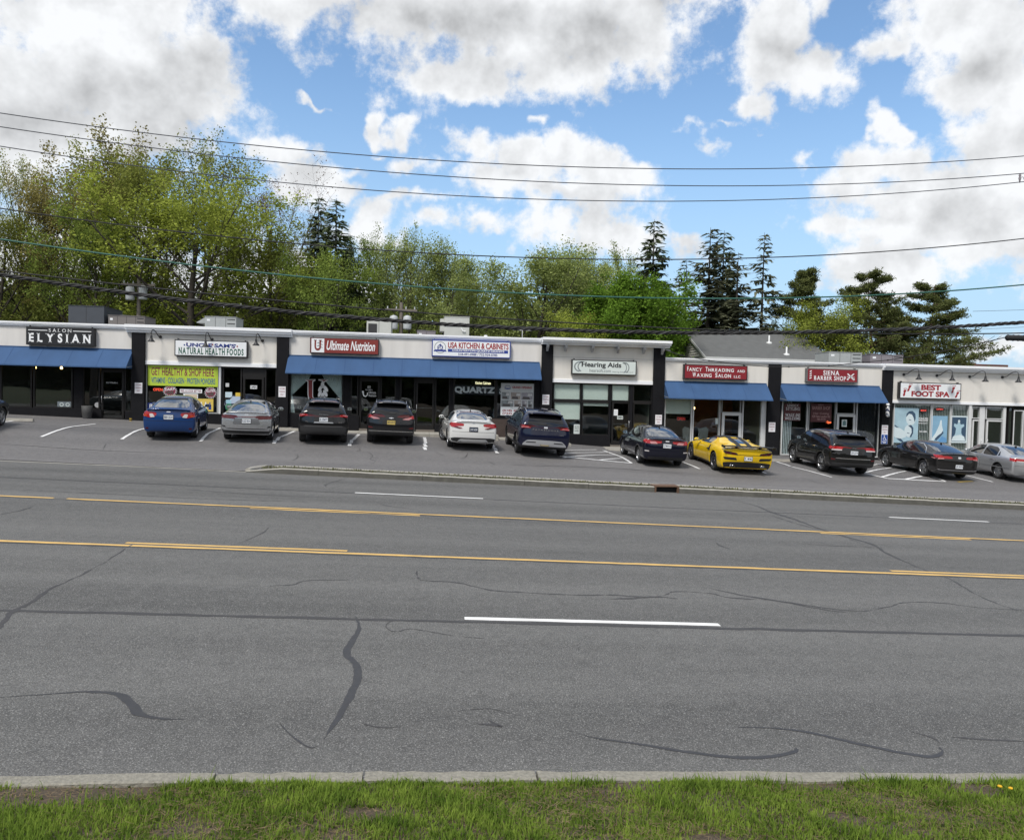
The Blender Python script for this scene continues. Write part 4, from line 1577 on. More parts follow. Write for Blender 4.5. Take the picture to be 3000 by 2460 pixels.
def plate_text(txt, bx, y0, y1, z0, z1, m, parent):
    # text in the rear plane x = bx, mirrored so that it reads from behind
    me = text_mesh(txt, 0.012)
    co = np.array([q.co[:2] for q in me.vertices])
    fs = [list(p.vertices) for p in me.polygons]
    bpy.data.meshes.remove(me)
    mn, mx_ = co.min(0), co.max(0)
    uu = (co - mn) / (mx_ - mn)
    mb = MB()
    mb.add([(bx, y0 + (y1 - y0) * (1 - a), z0 + (z1 - z0) * b) for a, b in uu], fs)
    return mb.build('lettering', m, parent)


def sedan_stations(L, H, belt=0.92, trunk=1.04, trunk_x=0.42, rear_roof=1.42, roof_x=2.1, ws_x=2.75, cowl=3.55, zb=0.20, rail=0.66, hood=0.98, lip=None, deckw=1.0):
    k = L / 4.7
    lip = trunk - 0.02 if lip is None else lip
    s = [
        (0.00, zb + .08, lip - .06, lip, .90, .60),
        (0.16, zb + .04, lip - .05, lip + .005, .965, .60),
        (trunk_x * k, zb + .02, belt + .06, trunk, .985, .62),
        ((trunk_x + .10) * k, zb + .02, belt + .06, trunk + .06, .99, rail * 1.10),
        ((trunk_x * .45 + rear_roof * .55) * k, zb, belt + .045, trunk + (H - trunk) * .62, 1.0, rail * 1.05),
        (rear_roof * k, zb, belt + .03, H - .035, 1.0, rail),
        (roof_x * k, zb, belt + .01, H, 1.0, rail),
        (ws_x * k, zb, belt, H - .04, 1.0, rail),
        ((ws_x * .5 + cowl * .5) * k, zb, belt - .01, (H + hood) / 2 + .05, 1.0, rail * 1.06),
        ((cowl - .06) * k, zb, belt - .02, hood + .05, .99, rail * 1.14),
        (cowl * k, zb, belt - .03, hood - .0, .985, .62),
        (4.15 * k, zb, belt - .10, hood - .07, .97, .6),
        (4.50 * k, zb + .02, belt - .19, hood - .17, .93, .58),
        (4.70 * k, zb + .06, belt - .30, hood - .28, .82, .5),
    ]
    return s


def suv_stations(L, H, belt=1.08, glassz=1.12, roofback=0.62, ws_x=3.05, cowl=3.75, zb=0.25, rail=0.70, hood=1.10, tail=0.06):
    k = L / 4.7
    s = [
        (0.00, zb + .14, glassz - .06, glassz, .90, .66),
        (0.13, zb + .08, glassz - .04, glassz + .10, .965, rail * 1.13),
        (0.30, zb + .04, belt + .03, glassz + (H - glassz) * .60, .985, rail * 1.08),
        (roofback * k, zb, belt + .03, H - .05, 1.0, rail * 1.03),
        (1.35 * k, zb, belt + .02, H - .01, 1.0, rail),
        (2.20 * k, zb, belt, H, 1.0, rail),
        (ws_x * k, zb, belt - .01, H - .05, 1.0, rail),
        ((ws_x * .5 + cowl * .5) * k, zb, belt - .02, (H + hood) / 2 + .06, 1.0, rail * 1.05),
        ((cowl - .05) * k, zb, belt - .03, hood + .05, .99, rail * 1.12),
        (cowl * k, zb, belt - .04, hood, .985, .66),
        (4.20 * k, zb, belt - .08, hood - .05, .97, .64),
        (4.52 * k, zb + .02, belt - .18, hood - .15, .93, .60),
        (4.70 * k, zb + .08, belt - .32, hood - .30, .84, .55),
    ]
    return s


def smooth_poly(pts, n=3):
    """rounded outline through the corner points"""
    q = [Vector(p) for p in pts]
    N = len(q)
    out = []
    for i in range(N):
        a, b, c = q[i - 1], q[i], q[(i + 1) % N]
        r = min((a - b).length, (c - b).length) * 0.28
        p0, p1 = b + (a - b).normalized() * r, b + (c - b).normalized() * r
        for k in range(n + 1):
            t = k / n
            out.append(tuple((1 - t) ** 2 * p0 + 2 * t * (1 - t) * b + t * t * p1))
    return out


CARS_DONE = []


def build_car(name, S, label, cat, x, y, heading, group='cars parked in front of the shops'):
    """x, y: middle of the rear axle on the lot; heading in degrees, positive = nose turned to the right"""
    root = empty(name, (0, 0, 0), 0, label, cat, group)
    me, bvh = car_mesh(S)
    body = link_mesh('body', me, None, root)
    W = S['W'] / 2
    D = lambda poly, view, m, nm, off=0.004, par=None, cell=0.06: decal(bvh, poly, view, off, m, par or root, nm, cell)
    # side glass with dark surround, both sides
    for k, poly in enumerate(S['sideglass']):
        for v in ('left', 'right'):
            p = smooth_poly(poly)
            D(p, v, S.get('glass_side', M_CGLASS_P) if k else S.get('glass_front', M_CGLASS), 'side_window', 0.005)
    if 'sidetrim' in S:
        for v in ('left', 'right'):
            D(smooth_poly(S['sidetrim']), v, M_CLAD, 'window_surround', 0.001)
    if 'chrome_line' in S:
        for v in ('left', 'right'):
            D(S['chrome_line'], v, M_CHROME, 'chrome_strip', 0.009, cell=0.12)
    D(smooth_poly(S['rearglass']), 'rear' if S.get('rg_view', 'rear') == 'rear' else 'top', S.get('glass_rear', M_CGLASS), 'rear_window', 0.005)
    # door gaps and handles
    for xg in S['doors']:
        zt_ = S['belt'] - 0.01
        for v in ('left', 'right'):
            D([(xg[0], S['sill'] + .12), (xg[0] + .012, S['sill'] + .12), (xg[1] + .012, zt_), (xg[1], zt_)], v, M_ARCH, 'door_gap', 0.0015, cell=0.12)
    for xh in S.get('handles', ()):
        for v, s in (('left', 1), ('right', -1)):
            D(smooth_poly([(xh, S['belt'] - .12), (xh + .20, S['belt'] - .115), (xh + .20, S['belt'] - .085), (xh, S['belt'] - .09)]), v, S.get('handle_mat', S['paint']), 'door_handle', 0.03, cell=0.08)
    for (v, poly, m, nm, off) in S['trim']:
        if v == 'both':
            D(poly, 'rear', m, nm, off)
            D(mirror(poly), 'rear', m, nm, off)
        elif v == 'sides':
            D(poly, 'left', m, nm, off)
            D(poly, 'right', m, nm, off)
        else:
            D(poly, v, m, nm, off)
    # number plate
    if 'plate' in S:
        yc, zc, pm, txt, im = S['plate']
        hit = bvh.ray_cast(Vector((-2, yc, zc)), Vector((1, 0, 0)))[0]
        xh = hit.x - 0.014
        pl = MB().bbox(xh, xh + 0.02, yc - .155, yc + .155, zc - .08, zc + .08, 0.006).build('number_plate', pm, root)
        plate_text(txt, xh - 0.002, yc - .135, yc + .135, zc - .045, zc + .04, im, pl)
        mb = MB()
        for s in (-1, 1):
            mb.box(xh - .002, xh + .004, yc - .164, yc + .164, zc + s * .083 - .006, zc + s * .083 + .006)
            mb.box(xh - .0021, xh + .0041, yc + s * .160 - .006, yc + s * .160 + .006, zc - .075, zc + .075)
        mb.build('plate_frame', S.get('plate_frame', M_CLAD), pl)
    # badge or lettering on the tail
    for (txt, yc, zc, wd, ht, m) in S.get('script', ()):
        hit = bvh.ray_cast(Vector((-2, yc, zc)), Vector((1, 0, 0)))[0]
        plate_text(txt, hit.x - 0.012, yc - wd / 2, yc + wd / 2, zc - ht / 2, zc + ht / 2, m, root)
    # mirrors
    mx0, mz = S['mirror']
    for s in (-1, 1):
        yb = W * 0.93 * s
        mb = MB()
        bm = bmesh.new()
        bmesh.ops.create_uvsphere(bm, u_segments=12, v_segments=8, radius=1)
        vs = [(mx0 + q.co.x * 0.085, yb + s * 0.13 + q.co.y * 0.115, mz + q.co.z * 0.075 * (1 if q.co.z > 0 else 0.85)) for q in bm.verts]
        mb.add(vs, [[q.index for q in f.verts] for f in bm.faces], True)
        bm.free()
        mb.add([(mx0 - .02, yb - s * .06, mz - .09), (mx0 + .06, yb - s * .06, mz - .09), (mx0 + .05, yb + s * .10, mz - .04), (mx0 - .02, yb + s * .10, mz - .04),
                (mx0 - .02, yb - s * .06, mz - .05), (mx0 + .06, yb - s * .06, mz - .05), (mx0 + .05, yb + s * .10, mz), (mx0 - .02, yb + s * .10, mz)],
               [(0, 1, 2, 3), (4, 7, 6, 5), (0, 4, 5, 1), (3, 2, 6, 7), (0, 3, 7, 4), (1, 5, 6, 2)])
        mo = mb.build('side_mirror', S.get('mirror_mat', S['paint']), root)
        gb = MB()
        gb.add([(mx0 - .078, yb + s * .13 + a * .082, mz + b * .05) for a, b in ((-1, -1), (1, -1), (1, .7), (.6, 1), (-.8, 1))], [(0, 1, 2, 3, 4)])
        gb.build('mirror_glass', mat('mirror glass', (0.35, 0.40, 0.40), 0.05, metal=0.9), mo)
    # wheels
    tw = S.get('tw', 0.215)
    tm, rm, dm = wheel(S['wr'], tw, S['rim'], S.get('rimstyle', 'single'), S.get('spokes', 5))
    for xw, steer in ((S['xr'], 0), (S['xr'] + S['wb'], S.get('steer', 0))):
        for s in (-1, 1):
            we = bpy.data.objects.new('wheel', None)
            COL.objects.link(we)
            we.parent = root
            we.location = (xw, s * (W - tw / 2 - S.get('inset', 0.045)), S['wr'])
            we.rotation_euler = (0, 0.4 * xw, (0 if s == -1 else math.pi) + R(steer))
            for nm, mm in (('tyre', tm), ('rim', rm), ('brake_disc', dm)):
                link_mesh(nm, mm, None, we)
    # extras
    for e in S.get('extras', ()):
        e(root, bvh, S)
    # stand the car on the sloping lot
    hd = R(90 - heading)
    fx, fy = math.cos(hd), math.sin(hd)
    za = zlot(x, y)
    zf = zlot(x + fx * S['wb'], y + fy * S['wb'])
    lft = zlot(x - fy * .8, y + fx * .8)
    rgt = zlot(x + fy * .8, y - fx * .8)
    ex = Vector((fx * S['wb'], fy * S['wb'], zf - za)).normalized()
    ey = Vector((-fy * 1.6, fx * 1.6, lft - rgt)).normalized()
    ez = ex.cross(ey).normalized()
    ey = ez.cross(ex)
    o = Vector((x, y, za + 0.006)) - ex * S['xr']
    k_ = S.get('size', 1.0)
    ex, ey, ez = ex * k_, ey * k_, ez * k_
    o = Vector((x, y, za + 0.006)) - ex * S['xr']
    root.matrix_world = Matrix(((ex.x, ey.x, ez.x, o.x), (ex.y, ey.y, ez.y, o.y), (ex.z, ey.z, ez.z, o.z), (0, 0, 0, 1)))
    return root


# small extras -----------------------------------------------------------
def fin(xa, za=None):
    def f(root, bvh, S):
        hit = bvh.ray_cast(Vector((xa, 0, 4)), Vector((0, 0, -1)))[0]
        z = hit.z - .01
        MB().add([(xa - .10, -.02, z), (xa + .10, -.02, z), (xa + .10, .02, z), (xa - .10, .02, z), (xa - .09, -.006, z + .065), (xa - .03, -.006, z + .06), (xa - .03, .006, z + .06), (xa - .09, .006, z + .065)],
                 [(0, 1, 2, 3), (0, 4, 5, 1), (3, 2, 6, 7), (4, 7, 6, 5), (0, 3, 7, 4), (1, 5, 6, 2)]).build('antenna_fin', S.get('fin_mat', M_CLAD), root)
    return f


def rails(m, x0, x1, yf=0.62, h=0.055, r=0.018):
    def f(root, bvh, S):
        W = S['W'] / 2
        for s in (-1, 1):
            pts = []
            for t in np.linspace(0, 1, 12):
                xx = x0 + (x1 - x0) * t
                hit = bvh.ray_cast(Vector((xx, s * W * yf, 4)), Vector((0, 0, -1)))[0]
                lift = h * min(1, 6 * t, 6 * (1 - t))
                pts.append((xx, s * W * yf, hit.z + lift))
            MB().tube(pts, r, 8).build('roof_rail', m, root)
    return f


def spoiler(x0, x1, z, wf, thick, m, nm='spoiler', droop=0.02):
    """lip wing over the tail: lofted along the width"""
    def f(root, bvh, S):
        W = S['W'] / 2 * wf
        mb = MB()
        ys = np.linspace(-W, W, 15)
        rows = []
        for y in ys:
            e = (abs(y) / W) ** 3
            dz = -droop * e * 2
            xb = x0 + 0.07 * e
            rows += [(xb, y, z + dz), (xb + .01, y, z + thick + dz), ((xb + x1) / 2, y, z + thick * 1.1 + dz), (x1, y, z + thick * .5 + dz), (x1, y, z - .03 + dz), (xb + .02, y, z - .01 + dz)]
        n = 6
        mb.add(rows, [(i * n + j, i * n + (j + 1) % n, (i + 1) * n + (j + 1) % n, (i + 1) * n + j) for i in range(len(ys) - 1) for j in range(n)] + [tuple(range(n))[::-1], tuple(range((len(ys) - 1) * n, len(ys) * n))], True)
        mb.build(nm, m, root)
    return f


def pipes(ys, z, x, r=0.04):
    def f(root, bvh, S):
        for y in ys:
            MB().lathe([(r * .8, -.02), (r, -.02), (r, .2)], 14, (x, y, z), 'x').build('exhaust_tip', M_CHROME, root)
    return f
def box4(y0, z0, y1, z1, dy=0.0):
    return [(y0, z0), (y1, z0), (y1 - dy, z1), (y0 + dy, z1)]


REARX = [(0.25, .14), (.36, .05), (.55, .0), (.75, .02), (.95, .05), (1.10, .09)]
FRONTX = [(0.25, .10), (.45, .0), (.65, .05), (.9, .2)]


def sedan_glass(k, belt, H, x0=1.02, xf=3.30, rear_kick=0.0):
    """two door windows and a quarter light, side view"""
    b = belt + .035
    return [
        [(2.18 * k, b), (xf * k, b - .01), (2.72 * k, H - .135), (2.20 * k, H - .115)],
        [(1.20 * k, b + .01), (2.10 * k, b), (2.12 * k, H - .115), (1.52 * k, H - .145), (1.27 * k, H - .25)],
        [(x0 * k, b + .05 + rear_kick), (1.13 * k, b + .02), (1.19 * k, H - .27)],
    ]


def suv_glass(k, belt, H, x0=0.52, xf=3.50):
    b = belt + .04
    return [
        [(2.30 * k, b), (xf * k, b - .02), (2.98 * k, H - .155), (2.32 * k, H - .13)],
        [(1.30 * k, b + .01), (2.22 * k, b), (2.24 * k, H - .13), (1.34 * k, H - .15)],
        [(x0 * k, b + .05), (1.22 * k, b + .015), (1.25 * k, H - .15), ((x0 + .20) * k, H - .19)],
    ]


def base_sedan(L, W, H, wb, pcol, **kw):
    k = L / 4.7
    belt = kw.get('belt', 0.92)
    S = dict(L=L, W=W, H=H, wb=wb, xr=kw.get('xr', 1.02 * k), wr=kw.get('wr', 0.315), paint=pcol, belt=belt, sill=0.2,
             stations=sedan_stations(L, H, belt=belt, **kw.get('st', {})), rearx=kw.get('rearx', REARX), frontx=FRONTX,
             sideglass=kw.get('sideglass', sedan_glass(k, belt, H)), doors=[(2.13 * k, 2.15 * k), (1.28 * k, 1.12 * k), (3.30 * k, 3.36 * k)],
             handles=[2.25 * k, 1.30 * k], mirror=(2.98 * k, belt + .10), rim=kw.get('rim', M_RIM), spokes=kw.get('spokes', 5), rimstyle=kw.get('rimstyle', 'single'), trim=[])
    return S


def base_suv(L, W, H, wb, pcol, **kw):
    k = L / 4.7
    belt = kw.get('belt', 1.08)
    S = dict(L=L, W=W, H=H, wb=wb, xr=kw.get('xr', 0.98 * k), wr=kw.get('wr', 0.36), paint=pcol, belt=belt, sill=0.26,
             stations=suv_stations(L, H, belt=belt, **kw.get('st', {})), rearx=kw.get('rearx', [(0.25, .16), (.40, .04), (.62, .0), (.80, .04), (1.0, .06), (1.2, .10)]), frontx=FRONTX,
             sideglass=kw.get('sideglass', suv_glass(k, belt, H)), doors=[(2.26 * k, 2.27 * k), (1.36 * k, 1.26 * k), (3.35 * k, 3.45 * k)],
             handles=[2.38 * k, 1.42 * k], mirror=(3.12 * k, belt + .10), rim=kw.get('rim', M_RIM), spokes=5, rimstyle=kw.get('rimstyle', 'single'), trim=[], glass_rear=M_CGLASS_P, tw=0.235)
    return S


# --- blue compact sedan -------------------------------------------------
S = base_sedan(4.54, 1.76, 1.465, 2.60, paint('bright blue', (0.008, 0.045, 0.17), 0.3), st=dict(trunk=1.06, lip=1.04), rimstyle='steel', spokes=7)
S['rearglass'] = [(-.60, 1.10), (.60, 1.10), (.52, 1.37), (-.52, 1.37)]
S['trim'] = [
    ('both', smooth_poly([(.42, .80), (.60, .76), (.86, .82), (.86, .97), (.70, .99), (.52, .93)]), M_RED, 'tail_light', .012),
    ('both', smooth_poly([(.44, .79), (.60, .775), (.63, .90), (.52, .91)]), M_LENS, 'reversing_light', .017),
    ('both', smooth_poly([(.70, .80), (.80, .81), (.80, .87), (.70, .86)]), M_ORANGE, 'turn_signal', .017),
    ('sides', smooth_poly([(.06, .82), (.34, .90), (.36, .965), (.08, .965)]), M_RED, 'tail_light', .010),
    ('rear', [(-.86, .655), (.86, .655), (.86, .668), (-.86, .668)], M_ARCH, 'bumper_gap', .002),
    ('both', smooth_poly([(.66, .36), (.76, .36), (.76, .42), (.66, .42)]), M_RED_D, 'reflector', .006),
    ('rear', [(-.62, .22), (.62, .22), (.66, .29), (-.66, .29)], M_CLAD, 'lower_valance', .004),
    ('rear', [(-.50, 1.00), (.50, 1.00), (.5, 1.008), (-.5, 1.008)], M_ARCH, 'boot_gap', .002),
    ('rear', smooth_poly([(-.07, .965), (.07, .965), (.06, .995), (-.06, .995)]), M_CHROME, 'emblem', .012),
    ('rear', smooth_poly([(-.45, 1.345), (.45, 1.345), (.43, 1.385), (-.43, 1.385)]), M_CLAD, 'glass_shade_band', .009),
]
S['plate'] = (0, .80, M_PLATE_W, 'BBR·2524', M_INK)
S['script'] = [('COROLLA', .52, 1.005, .22, .022, M_CHROME), ('LE', -.56, 1.0, .07, .022, M_CHROME)]
S['extras'] = [spoiler(.0, .20, 1.075, .80, .028, S['paint'])]
build_car('blue_sedan', S, 'bright blue sedan with a boot spoiler parked below the green banner', 'car', -9.05, 29.40, -8)

# --- grey fastback sedan ------------------------------------------------
S = base_sedan(4.64, 1.80, 1.44, 2.70, paint('steel grey', (0.42, 0.43, 0.445), 0.75, 0.26), st=dict(trunk=1.05, lip=1.05, trunk_x=.30, rear_roof=1.45), wr=.32, rim=M_RIM, rimstyle='twin')
S['rearglass'] = [(-.60, 1.09), (.60, 1.09), (.50, 1.365), (-.50, 1.365)]
S['trim'] = [
    ('rear', smooth_poly([(-.88, .865), (-.42, .875), (.42, .875), (.88, .865), (.88, .925), (.42, .905), (-.42, .905), (-.88, .925)]), M_RED_D, 'light_bar', .010),
    ('both', smooth_poly([(.36, .80), (.86, .83), (.88, .94), (.50, .925)]), M_RED_D, 'tail_light', .013),
    ('sides', smooth_poly([(.05, .84), (.34, .90), (.34, .955), (.07, .945)]), M_RED_D, 'tail_light', .010),
    ('rear', smooth_poly([(-.48, .62), (.48, .62), (.40, .84), (-.40, .84)]), mat('grey recess', (.20, .205, .215), .3, metal=.6), 'plate_recess', .003),
    ('rear', smooth_poly([(-.78, .28), (.78, .28), (.84, .42), (.60, .47), (-.60, .47), (-.84, .42)]), M_CLAD, 'diffuser', .006),
    ('rear', smooth_poly([(-.80, .40), (.80, .40), (.76, .435), (-.76, .435)]), M_SILVER, 'bumper_strip', .014),
    ('both', smooth_poly([(.70, .50), (.86, .52), (.86, .58), (.74, .56)]), M_CLAD, 'bumper_vent', .006),
    ('rear', smooth_poly([(-.06, .965), (.06, .965), (.06, .985), (-.06, .985)]), M_CHROME, 'emblem', .012),
]
S['plate'] = (0, .745, M_PLATE_W, 'KUD·7814', M_INK)
S['plate_frame'] = M_CLAD
S['extras'] = [spoiler(.0, .18, 1.055, .78, .018, S['paint']), fin(1.35)]
build_car('grey_sedan', S, 'steel grey sedan with a dark full width light bar beside the blue sedan', 'car', -6.42, 29.65, -6)

# --- black compact suv with grey plastic bumper ---------------------------
S = base_suv(4.46, 1.825, 1.62, 2.64, paint('black', (0.006, 0.006, 0.007)), belt=1.04, st=dict(glassz=1.12))
S['rearglass'] = [(-.62, 1.13), (.62, 1.13), (.53, 1.47), (-.53, 1.47)]
S['trim'] = [
    ('both', smooth_poly([(.56, 1.015), (.86, .98), (.88, 1.05), (.70, 1.085), (.58, 1.06)]), M_RED, 'tail_light', .013),
    ('both', smooth_poly([(.66, 1.045), (.84, 1.02), (.84, 1.045), (.70, 1.07)]), M_PINK, 'tail_light_strip', .018),
    ('sides', smooth_poly([(.06, .98), (.40, 1.03), (.42, 1.08), (.10, 1.07)]), M_RED_D, 'tail_light', .010),
    ('rear', smooth_poly([(-.86, .36), (.86, .36), (.90, .60), (.66, .66), (-.66, .66), (-.90, .60)]), M_CLAD, 'bumper', .016),
    ('rear', smooth_poly([(-.70, .62), (.70, .62), (.66, .66), (-.66, .66)]), mat('grey plastic', (.05, .05, .052), .7), 'bumper_top', .020),
    ('rear', smooth_poly([(-.36, .76), (.36, .76), (.32, .80), (-.32, .80)]), M_SILVER, 'handle_strip', .014),
    ('rear', smooth_poly([(-.35, .78), (.35, .78), (.30, .99), (-.30, .99)]), M_CLAD, 'plate_recess', .004),
    ('rear', smooth_poly([(-.12, 1.16), (.12, 1.16), (.06, 1.185), (-.10, 1.185)]), M_CLAD, 'rear_wiper', .02),
    ('rear', smooth_poly([(-.45, 1.49), (.45, 1.49), (.42, 1.52), (-.42, 1.52)]), M_RED_D, 'brake_light', .03),
]
S['plate'] = (0, .89, M_PLATE_W, 'EL Z847T', M_INK)
S['script'] = [('TOYOTA', 0, 1.07, .34, .022, M_SILVER), ('XLE', .60, .80, .10, .022, M_CHROME), ('CROSS', -.58, .80, .17, .022, M_CHROME)]
S['extras'] = [rails(M_CLAD, .75, 2.7), spoiler(.20, .60, 1.50, .62, .035, S['paint']), fin(.75)]
build_car('black_crossover', S, 'black crossover with pale plate and grey plastic bumper in front of curtained window', 'suv', -3.75, 29.85, -6.5)

# --- black suv with chrome rails and chrome bumper strip ------------------
S = base_suv(4.65, 1.84, 1.66, 2.725, paint('black pearl', (0.007, 0.007, 0.009)), belt=1.05, st=dict(glassz=1.14), wr=.355)
S['rearglass'] = [(-.66, 1.13), (.66, 1.13), (.56, 1.49), (-.56, 1.49)]
S['trim'] = [
    ('both', smooth_poly([(.60, .93), (.88, 1.0), (.89, 1.12), (.76, 1.09), (.62, 1.0)]), M_RED, 'tail_light', .013),
    ('both', smooth_poly([(.40, .94), (.66, .925), (.78, 1.0), (.74, 1.03), (.52, .99)]), M_PINK, 'reversing_light', .016),
    ('sides', smooth_poly([(.07, 1.0), (.40, 1.06), (.42, 1.12), (.10, 1.12)]), M_RED_D, 'tail_light', .010),
    ('rear', smooth_poly([(-.86, .34), (.86, .34), (.88, .48), (-.88, .48)]), M_CLAD, 'lower_bumper', .012),
    ('rear', smooth_poly([(-.84, .475), (.84, .475), (.80, .50), (.4, .505), (-.4, .505), (-.80, .50)]), M_CHROME, 'chrome_strip', .020),
    ('both', smooth_poly([(.66, .58), (.84, .60), (.84, .66), (.70, .64)]), M_RED_D, 'reflector', .008),
    ('rear', smooth_poly([(-.34, .75), (.34, .75), (.30, .92), (-.30, .92)]), M_CLAD, 'plate_recess', .003),
    ('rear', smooth_poly([(-.09, .975), (-.03, .975), (-.03, .96), (.03, .96), (.03, .975), (.09, .975), (.08, 1.0), (.03, 1.0), (.03, 1.012), (-.03, 1.012), (-.03, 1.0), (-.08, 1.0)]), M_CHROME, 'emblem', .014),
    ('rear', smooth_poly([(-.16, 1.16), (.12, 1.16), (.04, 1.19), (-.14, 1.185)]), M_CLAD, 'rear_wiper', .02),
]
S['plate'] = (0, .82, M_PLATE_Y, 'JEH·6417', M_INK)
S['extras'] = [rails(M_CHROME, .72, 2.9), spoiler(.20, .62, 1.535, .62, .035, S['paint']), fin(.82)]
build_car('black_suv', S, 'black SUV with chrome roof rails and bright strip along its bumper', 'suv', -1.29, 30.45, -3.5)

# --- white mid-size sedan -------------------------------------------------
S = base_sedan(4.90, 1.85, 1.44, 2.83, paint('white', (0.72, 0.72, 0.70), 0.0, 0.3), belt=.93, st=dict(trunk=1.06, lip=1.05, trunk_x=.38), wr=.335, rimstyle='twin', rim=M_RIM)
S['rearglass'] = [(-.62, 1.105), (.62, 1.105), (.52, 1.37), (-.52, 1.37)]
S['trim'] = [
    ('both', smooth_poly([(.40, .795), (.52, .77), (.88, .85), (.90, .99), (.82, .97), (.64, .86)]), M_RED, 'tail_light', .013),
    ('both', smooth_poly([(.42, .79), (.54, .775), (.74, .82), (.64, .85)]), M_RED_D, 'tail_light_lower', .017),
    ('sides', smooth_poly([(.06, .86), (.30, .90), (.38, .99), (.08, .985)]), M_RED, 'tail_light', .010),
    ('rear', smooth_poly([(-.86, .25), (.86, .25), (.88, .40), (.70, .44), (-.70, .44), (-.88, .40)]), M_CLAD, 'lower_bumper', .008),
    ('rear', smooth_poly([(-.62, .24), (.62, .24), (.50, .385), (-.50, .385)]), mat('white diffuser', (.55, .55, .54), .4), 'diffuser', .016),
    ('rear', [(-.80, .655), (.80, .655), (.80, .665), (-.80, .665)], M_ARCH, 'bumper_gap', .002),
    ('rear', smooth_poly([(-.05, .975), (.05, .975), (.05, 1.02), (-.05, 1.02)]), M_SILVER, 'emblem', .010),
]
S['plate'] = (0, .76, M_PLATE_D, 'LWK·4290', M_PLATE_W)
S['steer'] = 24
S['extras'] = [spoiler(.02, .2, 1.055, .70, .015, S['paint']), pipes((-.50, .50), .30, .06), fin(1.5)]
build_car('white_sedan', S, 'white sedan with red angular tail lamps and front wheels turned', 'car', 1.80, 30.10, -3)

# --- big dark blue suv ----------------------------------------------------
S = base_suv(5.00, 1.98, 1.72, 2.90, paint('midnight blue', (0.005, 0.007, 0.026), 0.2), belt=1.10, st=dict(glassz=1.16, rail=.74, roofback=.58), wr=.38, rim=M_RIM_D, rimstyle='twin')
S['rearglass'] = [(-.70, 1.17), (.70, 1.17), (.60, 1.54), (-.60, 1.54)]
S['trim'] = [
    ('both', smooth_poly([(.52, 1.045), (.92, 1.03), (.95, 1.15), (.74, 1.13)]), M_RED, 'tail_light', .013),
    ('both', smooth_poly([(.62, 1.06), (.90, 1.05), (.90, 1.075), (.66, 1.085)]), M_PINK, 'tail_light_strip', .018),
    ('sides', smooth_poly([(.06, 1.03), (.40, 1.07), (.42, 1.15), (.12, 1.16)]), M_RED_D, 'tail_light', .010),
    ('rear', smooth_poly([(-.92, .33), (.92, .33), (.95, .66), (-.95, .66)]), S['paint'], 'bumper', .006),
    ('rear', smooth_poly([(-.84, .40), (.84, .40), (.80, .48), (.66, .60), (.30, .62), (-.30, .62), (-.66, .60), (-.80, .48)]), M_SILVER, 'skid_plate', .022),
    ('both', smooth_poly([(.34, .51), (.72, .50), (.68, .54), (.34, .55)]), M_CLAD, 'skid_slot', .026),
    ('rear', smooth_poly([(-.90, .28), (.90, .28), (.92, .38), (-.92, .38)]), M_CLAD, 'lower_bumper', .012),
    ('rear', [(-.84, .70), (.84, .70), (.84, .708), (-.84, .708)], M_ARCH, 'tailgate_gap', .002),
    ('rear', smooth_poly([(-.07, 1.06), (.07, 1.06), (.07, 1.12), (-.07, 1.12)], 5), M_CHROME, 'emblem', .014),
    ('rear', smooth_poly([(-.06, 1.20), (.20, 1.20), (.16, 1.23), (-.02, 1.23)]), M_CLAD, 'rear_wiper', .02),
    ('sides', [(.30, .30), (4.4, .30), (4.4, .40), (.30, .40)], M_CLAD, 'sill_cladding', .006),
]
S['plate'] = (0, .50, M_PLATE_Y, 'T74·RHK', M_INK)
S['script'] = [('P A T H F I N D E R', 0, 1.0, .98, .042, M_CHROME), ('4WD', -.62, .84, .16, .022, M_CHROME)]
S['extras'] = [rails(M_CHROME, .75, 3.2, .66, .08, .025), spoiler(.20, .62, 1.585, .66, .04, S['paint']), fin(.8)]
build_car('dark_blue_suv', S, 'large dark blue SUV with silver roof rails and lettering across its tailgate', 'suv', 4.45, 29.55, -1)

# --- navy compact sedan ---------------------------------------------------
S = base_sedan(4.63, 1.78, 1.455, 2.67, paint('dark navy', (0.005, 0.006, 0.017), 0.3), st=dict(trunk=1.06, lip=1.05), wr=.32, rim=M_RIM, spokes=5, rimstyle='twin')
S['rearglass'] = [(-.60, 1.10), (.60, 1.10), (.52, 1.38), (-.52, 1.38)]
S['trim'] = [
    ('both', smooth_poly([(.62, .85), (.86, .87), (.88, 1.0), (.70, .99), (.60, .93)]), M_RED, 'tail_light', .013),
    ('both', smooth_poly([(.36, .86), (.62, .85), (.66, .93), (.44, .94)]), M_PINK, 'reversing_light', .015),
    ('sides', smooth_poly([(.05, .87), (.38, .92), (.40, 1.0), (.07, .995)]), M_RED, 'tail_light', .010),
    ('rear', smooth_poly([(-.66, .27), (.66, .27), (.70, .36), (-.70, .36)]), M_CLAD, 'lower_valance', .006),
    ('both', smooth_poly([(.66, .55), (.82, .56), (.82, .60), (.66, .59)]), M_LENS, 'reflector', .008),
    ('rear', smooth_poly([(-.34, .70), (.34, .70), (.30, .90), (-.30, .90)]), S['paint'], 'plate_recess', .003),
    ('rear', smooth_poly([(-.07, .95), (.07, .95), (.07, .99), (-.07, .99)], 4), M_CHROME, 'emblem', .012),
    ('rear', [(-.86, .66), (.86, .66), (.86, .669), (-.86, .669)], M_ARCH, 'bumper_gap', .002),
]
S['plate'] = (0, .80, M_PLATE_W, 'CTM·912', M_INK)
S['chrome_line'] = [(1.0, .965), (3.2, .945), (3.2, .952), (1.0, .974)]
S['extras'] = [fin(1.35), spoiler(.0, .18, 1.055, .74, .014, S['paint'])]
